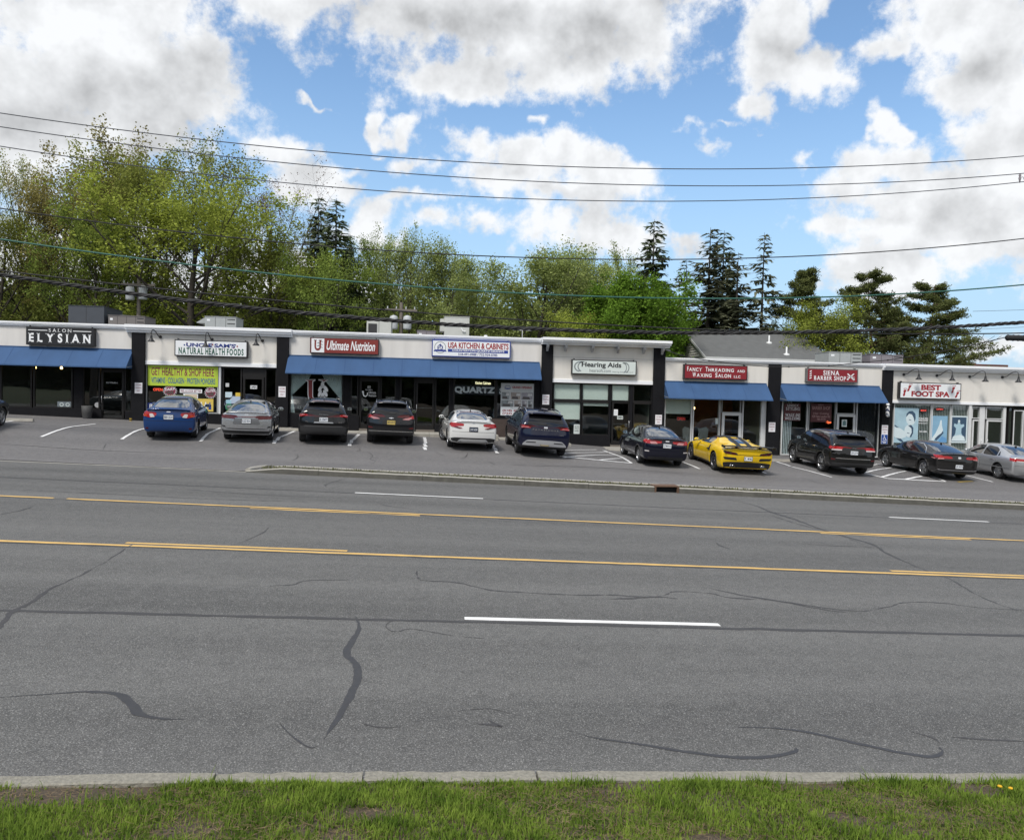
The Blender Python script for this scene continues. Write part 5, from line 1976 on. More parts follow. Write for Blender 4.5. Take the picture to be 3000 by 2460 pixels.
build_car('navy_sedan', S, 'dark navy sedan parked between the hatched bay and the yellow sports car', 'car', 9.10, 29.25, 1.5)

# --- yellow sports car ----------------------------------------------------
YEL = paint('bright yellow', (0.80, 0.52, 0.006))
L, W, H = 4.63, 2.02, 1.235
S = dict(L=L, W=W, H=H, wb=2.72, xr=.98, wr=.345, paint=YEL, belt=.88, sill=.13, corner=.12, lipcrease=.8, beltcrease=.7, raildrop=.06,
         stations=[
             (0.00, .26, .90, .95, .93, .62), (0.15, .20, .91, .96, .99, .62), (0.42, .16, .93, .985, 1.0, .62), (0.62, .14, .94, 1.03, 1.0, .60),
             (0.95, .13, .945, 1.11, 1.0, .55), (1.35, .13, .93, 1.185, .99, .52), (1.80, .13, .88, H - .01, .965, .52), (2.15, .13, .86, H, .955, .53), (2.45, .13, .85, H - .035, .955, .55),
             (2.90, .13, .84, 1.06, .96, .60), (3.28, .13, .83, .90, .975, .62), (3.45, .13, .82, .85, .98, .6), (3.85, .14, .78, .80, .98, .6), (4.25, .15, .68, .70, .95, .58), (4.52, .18, .55, .58, .86, .5), (4.63, .22, .42, .46, .74, .45)],
         rearx=[(.2, .20), (.35, .10), (.55, .03), (.80, .0), (.97, .03)], frontx=FRONTX,
         sideglass=[[(1.78, .925), (3.05, .885), (2.50, 1.145), (2.10, 1.17), (1.86, 1.12)]], glass_front=M_CGLASS,
         doors=[(1.62, 1.70), (3.10, 3.16)], handles=[], mirror=(2.78, .95), rim=mat('graphite rim', (.22, .22, .24), .3, metal=.9), spokes=5, rimstyle='twin', tw=.30, inset=.02, archgap=.045,
         rg_view='top', rearglass=[(.75, -.34), (1.45, -.36), (1.45, .36), (.75, .34)])
S['trim'] = [
    ('both', smooth_poly([(.40, .72), (.86, .745), (.95, .83), (.90, .86), (.46, .80)]), M_CLAD, 'tail_light_housing', .010),
    ('both', smooth_poly([(.48, .735), (.66, .745), (.67, .80), (.50, .785)]), M_RED_D, 'tail_light', .015),
    ('both', smooth_poly([(.70, .75), (.86, .765), (.90, .825), (.72, .81)]), M_RED_D, 'tail_light', .015),
    ('both', smooth_poly([(.42, .52), (.88, .545), (.94, .63), (.46, .62)]), M_CLAD, 'rear_vent', .008),
    ('rear', smooth_poly([(-.86, .20), (.86, .20), (.93, .42), (.50, .46), (-.50, .46), (-.93, .42)]), M_CLAD, 'diffuser', .012),
    ('rear', smooth_poly([(-.36, .50), (.36, .50), (.32, .68), (-.32, .68)]), YEL, 'plate_recess', .004),
    ('both', smooth_poly([(.56, .28), (.70, .28), (.70, .34), (.56, .34)]), M_ARCH, 'exhaust_opening', .018),
    ('rear', [(-.40, .725), (.40, .725), (.40, .74), (-.40, .74)], M_CLAD, 'third_brake_light', .006),
    ('sides', smooth_poly([(1.45, .66), (1.92, .72), (1.62, .78), (1.60, .90), (1.50, .90)]), M_CLAD, 'side_intake', .008),
    ('sides', smooth_poly([(1.40, .16), (3.3, .16), (3.3, .23), (1.40, .25)]), M_CLAD, 'side_skirt', .010),
    ('top', [(.30, -.30), (2.05, -.30), (2.05, -.12), (.30, -.12)], M_CLAD, 'racing_stripe', .0075),
    ('top', [(.30, .12), (2.05, .12), (2.05, .30), (.30, .30)], M_CLAD, 'racing_stripe', .0075),
    ('top', smooth_poly([(1.75, -.50), (2.42, -.50), (2.42, .50), (1.75, .50)]), M_CLAD, 'roof_panel', .005),
]
S['plate'] = (0, .60, M_PLATE_W, 'I 46', M_INK)


def rear_wing(root, bvh, S):
    spoiler(-.10, .26, 1.04, .98, .022, M_CLAD, 'rear_wing', .005)(root, bvh, S)
    for s in (-1, 1):
        MB().add([(0.08, s * .46 - .02, .93), (.26, s * .46 - .02, .95), (.26, s * .46 + .02, .95), (0.08, s * .46 + .02, .93), (.0, s * .46 - .015, 1.045), (.16, s * .46 - .015, 1.045), (.16, s * .46 + .015, 1.045), (.0, s * .46 + .015, 1.045)],
                 [(0, 4, 5, 1), (3, 2, 6, 7), (0, 3, 7, 4), (1, 5, 6, 2)]).build('wing_strut', M_CLAD, root)
        MB().box(-.12, .22, s * .985 - .008, s * .985 + .008, .98, 1.07).build('wing_end_plate', M_CLAD, root)


S['extras'] = [rear_wing, pipes((-.63, -.55, .55, .63), .31, .06, .035)]
build_car('yellow_sports_car', S, 'low bright yellow sports car with black rear wing and black stripes', 'sports car', 12.00, 28.55, 1.0)

# --- black boxy suv -------------------------------------------------------
S = base_suv(4.82, 1.94, 1.74, 2.915, paint('deep black', (0.006, 0.006, 0.006)), belt=1.12, st=dict(glassz=1.20, rail=.73, roofback=.60), wr=.385, rim=M_RIM, rimstyle='single')
S['rearglass'] = [(-.68, 1.22), (.68, 1.22), (.58, 1.52), (-.58, 1.52)]
S['trim'] = [
    ('both', smooth_poly([(.48, 1.02), (.94, 1.02), (.95, 1.15), (.48, 1.14)]), M_RED, 'tail_light', .013),
    ('both', smooth_poly([(.50, .99), (.90, .99), (.90, 1.035), (.50, 1.035)]), M_LENS, 'reversing_light', .017),
    ('sides', smooth_poly([(.06, 1.02), (.36, 1.05), (.36, 1.15), (.10, 1.15)]), M_RED, 'tail_light', .011),
    ('rear', smooth_poly([(-.74, .66), (.74, .66), (.70, .69), (-.70, .69)]), M_CHROME, 'chrome_strip', .018),
    ('rear', smooth_poly([(-.92, .36), (.92, .36), (.93, .50), (-.93, .50)]), M_CLAD, 'lower_bumper', .012),
    ('both', smooth_poly([(.74, .60), (.90, .61), (.90, .66), (.74, .65)]), M_RED_D, 'reflector', .008),
    ('rear', [(-.84, .74), (.84, .74), (.84, .748), (-.84, .748)], M_ARCH, 'tailgate_gap', .002),
    ('rear', smooth_poly([(-.34, .84), (.34, .84), (.30, 1.03), (-.30, 1.03)]), M_CLAD, 'plate_recess', .003),
    ('sides', smooth_poly([(.35, .30), (4.3, .30), (4.3, .36), (.35, .36)]), M_CLAD, 'sill_cladding', .006),
]
S['plate'] = (0, .92, M_PLATE_W, 'GFV·2774', M_INK)
S['script'] = [('Jeep', 0, 1.10, .17, .05, M_CHROME), ('4x4', .62, .86, .12, .03, M_CHROME), ('LAREDO', .78, .86, .16, .024, M_CHROME)]
S['handle_mat'] = M_CHROME
S['chrome_line'] = [(.72, 1.60), (1.3, 1.625), (2.4, 1.63), (3.05, 1.58), (3.05, 1.57), (2.4, 1.618), (1.3, 1.612), (.72, 1.587)]
S['extras'] = [spoiler(.20, .62, 1.60, .64, .04, S['paint']), fin(.8)]
S['size'] = .955
build_car('black_boxy_suv', S, 'boxy black SUV with chrome door handles below the barber shop awning', 'suv', 16.60, 29.20, 4)

# --- charcoal sedan -------------------------------------------------------
S = base_sedan(5.02, 1.86, 1.46, 2.905, paint('charcoal', (0.022, 0.021, 0.021), 0.5), belt=.93, st=dict(trunk=1.05, lip=1.06, trunk_x=.34, rear_roof=1.5), wr=.345, rim=M_RIM, rimstyle='twin')
S['rearglass'] = [(-.64, 1.10), (.64, 1.10), (.52, 1.38), (-.52, 1.38)]
S['trim'] = [
    ('both', smooth_poly([(.50, .90), (.90, .86), (.92, .99), (.70, .985), (.46, .955)]), M_RED, 'tail_light', .013),
    ('both', smooth_poly([(.62, .845), (.90, .825), (.90, .87), (.64, .885)]), M_PINK, 'reversing_light', .015),
    ('sides', smooth_poly([(.05, .86), (.30, .89), (.52, .99), (.08, .99)]), M_RED, 'tail_light', .011),
    ('rear', smooth_poly([(-.80, .30), (.80, .30), (.86, .36), (.70, .40), (-.70, .40), (-.86, .36)]), M_CLAD, 'lower_valance', .006),
    ('rear', smooth_poly([(-.80, .385), (.80, .385), (.86, .44), (.80, .43), (.74, .41), (-.74, .41), (-.80, .43), (-.86, .44)], 2), M_CHROME, 'chrome_strip', .016),
    ('rear', smooth_poly([(-.06, .88), (.06, .88), (.06, .96), (-.06, .96)], 5), M_CHROME, 'emblem', .012),
    ('rear', [(-.46, .63), (.46, .63), (.46, .638), (-.46, .638)], M_ARCH, 'boot_gap', .002),
]
S['plate'] = (0, .56, M_PLATE_W, 'JJE·4878', M_INK)
k = 5.02 / 4.7
S['chrome_line'] = [(.95 * k, .985), (1.18 * k, 1.20), (1.55 * k, 1.335), (2.2 * k, 1.365), (2.75 * k, 1.325), (2.75 * k, 1.315), (2.2 * k, 1.352), (1.55 * k, 1.32), (1.20 * k, 1.19), (.97 * k, .978)]
S['handle_mat'] = M_CHROME
S['extras'] = [fin(1.4), spoiler(.0, .18, 1.065, .76, .014, S['paint'])]
S['size'] = .955
build_car('charcoal_sedan', S, 'long charcoal sedan with chrome trim beside the hatched bay near the spa', 'car', 20.95, 29.25, 2.5)

# --- silver sedan ---------------------------------------------------------
S = base_sedan(4.80, 1.83, 1.475, 2.73, paint('silver', (0.55, 0.56, 0.57), 0.7, 0.30), st=dict(trunk=1.06, lip=1.04), wr=.325, rimstyle='steel', spokes=6)
S['rearglass'] = [(-.62, 1.10), (.62, 1.10), (.52, 1.38), (-.52, 1.38)]
S['trim'] = [
    ('both', smooth_poly([(.42, .83), (.88, .84), (.90, .97), (.46, .95)]), M_RED, 'tail_light', .013),
    ('both', smooth_poly([(.44, .83), (.74, .835), (.74, .87), (.45, .865)]), M_LENS, 'reversing_light', .017),
    ('sides', smooth_poly([(.05, .84), (.34, .88), (.38, .96), (.08, .965)]), M_RED, 'tail_light', .011),
    ('rear', [(-.86, .655), (.86, .655), (.86, .664), (-.86, .664)], M_ARCH, 'bumper_gap', .002),
    ('sides', [(.3, .50), (4.4, .48), (4.4, .52), (.3, .54)], paint('silver trim', (0.38, 0.39, 0.40), .6), 'side_moulding', .010),
]
S['plate'] = (0, .80, M_PLATE_W, 'DVR·316', M_INK)
S['extras'] = [fin(1.3)]
S['size'] = .955
build_car('silver_sedan', S, 'silver sedan with its tail cut off by the right edge of the photo', 'car', 24.35, 29.40, 3.5)

# --- dark sedan at the left edge -------------------------------------------
S = base_sedan(4.70, 1.82, 1.45, 2.75, paint('dark slate', (0.014, 0.017, 0.020), 0.4), st=dict(trunk=1.06), wr=.325, rim=M_RIM)
S['rearglass'] = [(-.62, 1.10), (.62, 1.10), (.52, 1.38), (-.52, 1.38)]
S['trim'] = [
    ('both', smooth_poly([(.42, .83), (.88, .84), (.90, .97), (.46, .95)]), M_RED, 'tail_light', .013),
    ('sides', smooth_poly([(.05, .84), (.34, .88), (.38, .96), (.08, .965)]), M_RED, 'tail_light', .011),
]
fwp = G(4, 1246, lot=True)                # where its right front tyre stands
hd_ = R(90 + 6)
build_car('dark_sedan', S, 'dark sedan whose nose and front wheel show at the left edge', 'car', fwp.x - 2.75 * math.cos(hd_) - .80 * math.sin(hd_), fwp.y - 2.75 * math.sin(hd_) + .80 * math.cos(hd_), -6)
# ------------------------------------------------------------------ trees
def leaf_mat(name, c0, c1, trans=0.35, scale=0.9):
    m = bpy.data.materials.new(name)
    m.use_nodes = True
    t = m.node_tree
    for n in list(t.nodes):
        t.nodes.remove(n)
    L = t.links.new
    co = t.nodes.new('ShaderNodeTexCoord')
    ob = t.nodes.new('ShaderNodeObjectInfo')
    no = t.nodes.new('ShaderNodeTexNoise')
    no.inputs['Scale'].default_value = scale
    no.inputs['Detail'].default_value = 4
    no.inputs['Roughness'].default_value = 0.75
    L(co.outputs['Object'], no.inputs['Vector'])
    mr = t.nodes.new('ShaderNodeMapRange')
    mr.inputs[1].default_value = 0.36
    mr.inputs[2].default_value = 0.66
    L(no.outputs['Fac'], mr.inputs[0])
    mi = t.nodes.new('ShaderNodeMix')
    mi.data_type = 'RGBA'
    mi.inputs[6].default_value = tuple(c0) + (1,)
    mi.inputs[7].default_value = tuple(c1) + (1,)
    L(mr.outputs[0], mi.inputs[0])
    hv = t.nodes.new('ShaderNodeHueSaturation')
    rr = t.nodes.new('ShaderNodeMapRange')
    rr.inputs[3].default_value = 0.85
    rr.inputs[4].default_value = 1.15
    L(ob.outputs['Random'], rr.inputs[0])
    L(rr.outputs[0], hv.inputs['Value'])
    L(mi.outputs[2], hv.inputs['Color'])
    df = t.nodes.new('ShaderNodeBsdfDiffuse')
    tr = t.nodes.new('ShaderNodeBsdfTranslucent')
    L(hv.outputs[0], df.inputs[0])
    L(hv.outputs[0], tr.inputs[0])
    mx_ = t.nodes.new('ShaderNodeMixShader')
    mx_.inputs[0].default_value = trans
    L(df.outputs[0], mx_.inputs[1])
    L(tr.outputs[0], mx_.inputs[2])
    o = t.nodes.new('ShaderNodeOutputMaterial')
    L(mx_.outputs[0], o.inputs[0])
    MATS[name] = m
    return m


LEAF = {
    'olive': leaf_mat('olive spring leaves', (0.16, 0.185, 0.042), (0.35, 0.38, 0.10)),
    'brown': leaf_mat('brownish young leaves', (0.20, 0.175, 0.060), (0.37, 0.33, 0.12)),
    'yellow': leaf_mat('yellow green leaves', (0.17, 0.21, 0.035), (0.38, 0.43, 0.085)),
    'green': leaf_mat('fresh green leaves', (0.12, 0.17, 0.036), (0.27, 0.34, 0.08)),
    'pale': leaf_mat('pale airy leaves', (0.21, 0.26, 0.075), (0.40, 0.46, 0.17)),
    'maple': leaf_mat('maple leaves', (0.085, 0.165, 0.020), (0.22, 0.36, 0.052), 0.4, 1.4),
    'red': leaf_mat('reddish buds', (0.15, 0.095, 0.065), (0.24, 0.15, 0.10)),
    'spruce': leaf_mat('spruce needles', (0.095, 0.125, 0.070), (0.20, 0.24, 0.135), 0.4),
    'spruce_b': leaf_mat('brown spruce needles', (0.115, 0.130, 0.085), (0.23, 0.24, 0.155), 0.4),
    'pine': leaf_mat('pine needles', (0.065, 0.080, 0.028), (0.17, 0.19, 0.07), 0.25),
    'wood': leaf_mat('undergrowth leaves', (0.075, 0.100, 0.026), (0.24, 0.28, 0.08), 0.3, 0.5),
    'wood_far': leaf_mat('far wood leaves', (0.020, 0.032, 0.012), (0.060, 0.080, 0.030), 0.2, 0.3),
}
M_BARK = mat('grey brown bark', (0.050, 0.042, 0.034), 0.95, var=0.35, scale=5)
M_BARK_D = mat('dark bark', (0.075, 0.064, 0.055), 0.95, var=0.35, scale=5)
M_BARK_P = mat('reddish pine bark', (0.13, 0.075, 0.05), 0.95, var=0.35, scale=5)


def tube_np(segs, sides):
    """segs: list of polylines [(point, radius)...]; returns vertices and quads"""
    V, F = [], []
    for pl in segs:
        n = sides(pl[0][1])
        b = len(V)
        for i, (p, r) in enumerate(pl):
            q = pl[min(i + 1, len(pl) - 1)][0] - pl[max(i - 1, 0)][0]
            q = q.normalized() if q.length > 1e-6 else Vector((0, 0, 1))
            a = q.cross(Vector((0.3, 0.9, 0.1)))
            a = a.normalized() if a.length > 1e-4 else Vector((1, 0, 0))
            c = q.cross(a)
            for k in range(n):
                t = 2 * math.pi * k / n
                V.append(p + (a * math.cos(t) + c * math.sin(t)) * r)
        for i in range(len(pl) - 1):
            for k in range(n):
                k2 = (k + 1) % n
                F.append((b + i * n + k, b + i * n + k2, b + (i + 1) * n + k2, b + (i + 1) * n + k))
    return V, F


def leaves_np(rs, pts, spread, size, per, flat=0.4, aspect=0.75):
    """small leaf quads scattered round points"""
    pts = np.asarray(pts, dtype=np.float64)
    n = len(pts) * per
    c = np.repeat(pts, per, axis=0) + rs.normal(0, 1, (n, 3)) * np.asarray(spread)
    nrm = rs.normal(0, 1, (n, 3))
    nrm[:, 2] = np.abs(nrm[:, 2]) + flat
    nrm /= np.linalg.norm(nrm, axis=1)[:, None]
    t = rs.normal(0, 1, (n, 3))
    t -= nrm * (t * nrm).sum(1)[:, None]
    t /= np.linalg.norm(t, axis=1)[:, None]
    b = np.cross(nrm, t)
    s = size * rs.uniform(0.55, 1.3, (n, 1))
    v = np.stack([c - t * s, c + b * s * aspect, c + t * s, c - b * s * aspect], axis=1).reshape(-1, 3)
    return v, np.arange(n * 4, dtype=np.int32)


def deciduous(seed, H, wd, clear=0.3, limbs=11, sub=7, twigs=6, up=0.55, leaf=0.11, per=18, spread=0.35, leafkey='green', bark=None, bare_top=0.0, trunk_r=None, dome=False, lv=1.0):
    rd = random.Random(seed)
    rs = np.random.default_rng(seed)
    segs, tips = [], []
    r0 = trunk_r or H * 0.019

    def grow(p, d, ln, r, steps, wob, lift):
        pl = [(p.copy(), r)]
        for i in range(steps):
            d = (d + Vector((rd.uniform(-wob, wob), rd.uniform(-wob, wob), rd.uniform(-wob, wob) + lift))).normalized()
            p = p + d * (ln / steps)
            pl.append((p.copy(), r * (1 - 0.72 * (i + 1) / steps)))
        return pl

    def at(pl, t):
        f = t * (len(pl) - 1)
        i = min(int(f), len(pl) - 2)
        a, b = pl[i], pl[i + 1]
        return a[0].lerp(b[0], f - i), a[1] + (b[1] - a[1]) * (f - i), (b[0] - a[0]).normalized()
    trunk = grow(Vector((0, 0, -0.5)), Vector((rd.uniform(-.05, .05), rd.uniform(-.05, .05), 1)), H * 0.93, r0, 9, 0.07, 0.10)
    trunk[0] = (trunk[0][0], r0 * 1.35)
    segs.append(trunk)
    for i in range(limbs):
        t = clear + (0.97 - clear) * (i + rd.uniform(0, .8)) / limbs
        p, r, d = at(trunk, t)
        az = i * 2.4 + rd.uniform(-.5, .5)
        u = (t - clear) / (1 - clear)
        prof = math.sin(math.pi * (0.22 + 0.70 * u)) ** 0.8 if not dome else math.sqrt(max(0.05, 1 - ((u - .36) / .66) ** 2))
        ln = wd * 0.5 * prof * rd.uniform(0.8, 1.15) + 0.3
        dd = Vector((math.cos(az), math.sin(az), up + 0.7 * u + rd.uniform(-.15, .2))).normalized()
        ln = ln / max(0.45, math.hypot(dd.x, dd.y))
        ln = min(ln, (H - p.z) / max(dd.z, 0.25) * 1.05)
        lb = grow(p, dd, ln, max(r * 0.55, 0.02), 6, 0.16, 0.05)
        segs.append(lb)
        for j in range(sub):
            t2 = 0.25 + 0.75 * (j + rd.uniform(0, .9)) / sub
            p2, r2, d2 = at(lb, min(t2, 1))
            sd = Vector((rd.gauss(0, 1), rd.gauss(0, 1), rd.gauss(0.35, .7)))
            d3 = (d2 * 0.7 + sd.normalized() * 0.8).normalized()
            l2 = ln * rd.uniform(0.28, 0.5) * (1.15 - 0.5 * t2) + 0.25
            sb = grow(p2, d3, l2, max(r2 * .55, .011), 4, 0.22, 0.07)
            segs.append(sb)
            for k in range(twigs):
                t3 = 0.2 + 0.8 * (k + rd.uniform(0, .9)) / twigs
                p4, r4, d4 = at(sb, min(t3, 1))
                d5 = (d4 * .5 + Vector((rd.gauss(0, 1), rd.gauss(0, 1), rd.gauss(0.3, .8))).normalized() * .9).normalized()
                l3 = l2 * rd.uniform(.3, .55) + .12
                tw = grow(p4, d5, l3, max(r4 * .5, .007), 2, .2, .06)
                segs.append(tw)
                if bare_top and p4.z > H * (1 - bare_top) and rd.random() < 0.75:
                    continue
                if rd.random() < lv:
                    tips.append(tw[-1][0][:])
                    tips.append(tw[1][0][:])
    V, F = tube_np(segs, lambda r: 9 if r > .12 else (5 if r > .035 else 3))
    tm = bpy.data.meshes.new('trunk')
    tm.from_pydata(V, [], F)
    tm.polygons.foreach_set('use_smooth', [True] * len(F))
    tm.materials.append(bark or M_BARK)
    lvv, lf = leaves_np(rs, tips, (spread, spread, spread * .8), leaf, max(1, per // 2))
    cm = mesh_np('crown', lvv, lf, 4, LEAF[leafkey])
    return tm, cm


def spruce(seed, H, wd, leafkey='spruce', sparse=0.0, top_dense=0.0, lean=0.0):
    rd = random.Random(seed)
    rs = np.random.default_rng(seed)
    segs = []
    cv, cn = [], []
    tr = [(Vector((lean * t * t * H, 0, -0.5 + t * H * 1.02)), H * 0.013 * (1.05 - t)) for t in np.linspace(0, 1, 10)]
    segs.append(tr)
    n = int(H * 3.4)
    quads = []
    for i in range(n):
        t = 0.10 + 0.89 * i / n
        z = t * H
        L_ = (wd / 2) * (1 - t) ** 0.85 * rd.uniform(0.75, 1.15) + 0.15
        for k in range(5 if t < .8 else 4):
            if rd.random() < sparse * (1 - t * top_dense):
                if rd.random() < .5:
                    continue
                thin = True
            else:
                thin = False
            az = rd.uniform(0, 6.283)
            dx, dy = math.cos(az), math.sin(az)
            droop = 0.22 + 0.25 * (1 - t)
            L1 = L_ * rd.uniform(.7, 1.1)
            pl = []
            x0 = lean * t * t * H
            for s in (0, .35, .7, 1.0):
                pl.append((Vector((x0 + dx * L1 * s, dy * L1 * s, z + L1 * (0.15 * s - droop * s * s + .16 * s ** 4))), max(.006, .022 * (1 - s) * (1.2 - t))))
            segs.append(pl)
            m = max(4, int(L1 / 0.055 * (0.30 if thin else 1)))
            for q in range(m):
                s = rd.uniform(0.12, 1.0)
                c = Vector((x0 + dx * L1 * s, dy * L1 * s, z + L1 * (0.15 * s - droop * s * s + .16 * s ** 4)))
                w2 = (0.13 + 0.18 * math.sin(math.pi * min(1, s * 0.9 + .1)) * min(1, L1)) * rd.uniform(.7, 1.3)
                side = Vector((-dy, dx, 0)) * rd.choice((-1, 1))
                o1 = (side * rd.uniform(.5, 1) + Vector((dx, dy, 0)) * rd.uniform(.2, .9) + Vector((0, 0, rd.uniform(-.75, .05)))).normalized() * w2 * 1.7
                o2 = Vector((dx, dy, rd.uniform(-.4, .2))).normalized() * w2 * .38
                quads.append((c - o2, c + o2, c + o1 + o2 * .3, c + o1 - o2 * .5))
    V, F = tube_np(segs, lambda r: 7 if r > .07 else 3)
    tm = bpy.data.meshes.new('trunk')
    tm.from_pydata(V, [], F)
    tm.materials.append(M_BARK_D)
    v = np.array([p[:] for q in quads for p in q])
    cm = mesh_np('crown', v, np.arange(len(v), dtype=np.int32), 4, LEAF[leafkey])
    return tm, cm


def pine(seed, H, wd, leafkey='pine', lean=0.0, clear=0.22):
    """open crown of long level boughs that carry flat plates of needle tufts"""
    rd = random.Random(seed)
    rs = np.random.default_rng(seed)
    segs, tips = [], []
    ax = lambda t: Vector((lean * t * t * H + .25 * math.sin(5 * t + seed), .2 * math.sin(4 * t), -0.5 + t * (H - .4)))
    segs.append([(ax(t), H * 0.017 * (1.06 - t)) for t in np.linspace(0, 1, 14)])
    nb_ = 78
    for i in range(nb_):
        t = clear + (0.99 - clear) * (i + rd.uniform(0, .8)) / nb_
        p0 = ax(t)
        az = rd.uniform(0, 6.283)
        u = (t - clear) / (1 - clear)
        prof = (0.72 + .28 * math.sin(math.pi * min(1, u * 1.2))) * min(1.0, .30 + (1 - u) * 1.5)
        L1 = wd / 2 * prof * rd.uniform(.5, 1.1)
        d = Vector((math.cos(az), math.sin(az), 0))
        side = Vector((-d.y, d.x, 0))
        bend, curl = rd.uniform(-.10, .18) + .35 * max(0, u - .7), rd.uniform(-.25, .25)
        f_ = lambda s: p0 + d * L1 * s + side * curl * L1 * s * s + Vector((0, 0, L1 * (bend * s + .14 * s * s)))
        segs.append([(f_(s) + Vector((rd.uniform(-.05, .05), rd.uniform(-.05, .05), rd.uniform(-.04, .04))), max(.010, .05 * (1 - .8 * s) * (1.25 - t))) for s in np.linspace(0, 1, 6)])
        for j in range(11):
            s = 0.30 + .70 * (j + rd.uniform(0, 1)) / 11
            p = f_(s)
            d2 = (d * rd.uniform(.3, .9) + side * rd.choice((-1, 1)) * rd.uniform(.3, 1.0) + Vector((0, 0, rd.uniform(-.05, .40)))).normalized()
            l2 = (L1 * .30 + .12) * rd.uniform(.4, 1.0) * (1.2 - .5 * s)
            segs.append([(p, .014), (p + d2 * l2, .006)])
            for w_ in (0.4, .7, 1.0):
                tips.append((p + d2 * l2 * w_)[:])
    tips = np.array(tips)
    k = 16
    n = len(tips) * k
    c = np.repeat(tips, k, axis=0) + rs.normal(0, 1, (n, 3)) * np.array([.14, .14, .10])
    d = rs.normal(0, 1, (n, 3))
    d[:, 2] = d[:, 2] * .6 + .5
    d /= np.linalg.norm(d, axis=1)[:, None]
    a = np.cross(d, rs.normal(0, 1, (n, 3)))
    a /= np.linalg.norm(a, axis=1)[:, None]
    s = rs.uniform(.12, .24, (n, 1))
    v = np.stack([c - a * .035, c + a * .035, c + d * s + a * .015, c + d * s - a * .015], axis=1).reshape(-1, 3)
    V, F = tube_np(segs, lambda r: 7 if r > .07 else 4)
    tm = bpy.data.meshes.new('trunk')
    tm.from_pydata(V, [], F)
    tm.materials.append(M_BARK_P)
    cm = mesh_np('crown', v, np.arange(n * 4, dtype=np.int32), 4, LEAF[leafkey])
    return tm, cm


# prototypes at 14 m, then copied to their places at their own size and turn
def proto(pair):
    """measure the grown tree so that copies can be sized by the crown one sees"""
    tm, cm = pair
    co = np.empty(len(cm.vertices) * 3, dtype=np.float32)
    cm.vertices.foreach_get('co', co)
    co = co.reshape(-1, 3)
    return pair, float(co[:, 2].max()), 2 * float(np.percentile(np.abs(co[:, 0]), 97))


PROTO = {
    'oak1': proto(deciduous(1, 14, 9.5, .30, 14, 7, 6, .70, .082, 44, .27, 'olive')),
    'oak2': proto(deciduous(2, 14, 9.0, .34, 14, 7, 6, .80, .082, 38, .27, 'brown')),
    'oak3': proto(deciduous(3, 14, 12.0, .32, 15, 8, 6, .50, .085, 46, .28, 'yellow', trunk_r=.34)),
    'oakg': proto(deciduous(4, 14, 9.5, .22, 14, 7, 6, .65, .09, 40, .32, 'green')),
    'bare': proto(deciduous(5, 14, 9.0, .36, 14, 8, 7, .85, .055, 8, .22, 'red', bark=M_BARK)),
    'sparse': proto(deciduous(6, 14, 7.0, .34, 13, 7, 6, .95, .07, 14, .24, 'olive')),
    'airy': proto(deciduous(7, 14, 6.5, .16, 16, 6, 6, 1.0, .080, 32, .26, 'pale')),
    'airy2': proto(deciduous(8, 14, 8.0, .14, 16, 7, 6, .8, .084, 42, .29, 'pale')),
    'thin': proto(deciduous(9, 14, 3.6, .18, 15, 5, 5, 1.2, .075, 18, .22, 'pale')),
    'low': proto(deciduous(10, 14, 11.0, .08, 16, 8, 6, .45, .10, 42, .38, 'yellow')),
    'round': proto(deciduous(11, 14, 13.0, .10, 18, 9, 8, .50, .13, 64, .36, 'maple', trunk_r=.3, dome=True)),
    'spruce1': proto(spruce(21, 14, 5.4)),
    'spruce2': proto(spruce(22, 14, 4.8, 'spruce_b', .25)),
    'spruce3': proto(spruce(23, 14, 4.4, 'spruce_b', .92, .75, .012)),
    'pine1': proto(pine(31, 14, 9.0)),
    'pine2': proto(pine(32, 14, 10.5, lean=.03)),
    'pine3': proto(pine(33, 14, 7.5)),
}
PIVOT = 0


def tree(name, proto, px, ptop, wpx, Y, label, rz=None, group=None):
    """top at photo point (px, ptop), crown wpx photo pixels wide, standing at depth Y behind the shops"""
    global PIVOT
    PIVOT += 1
    top = P(px, ptop, Y)
    zg = zland(top.x, Y) - 0.1
    H = top.z - zg
    (tm, cm), h0, w0 = PROTO[proto]
    depth = (Vector((top.x, Y, top.z)) - CAM).dot(_fw)
    wd = wpx * depth / FPX
    o = empty(name, (top.x, Y, zg), (PIVOT * 1.9) if rz is None else rz, label, 'tree', group)
    o.scale = (wd / w0 * 1.0, wd / w0 * 1.0, H / h0 * 1.0)
    link_mesh('trunk', tm, None, o)
    link_mesh('crown', cm, None, o)
    return o


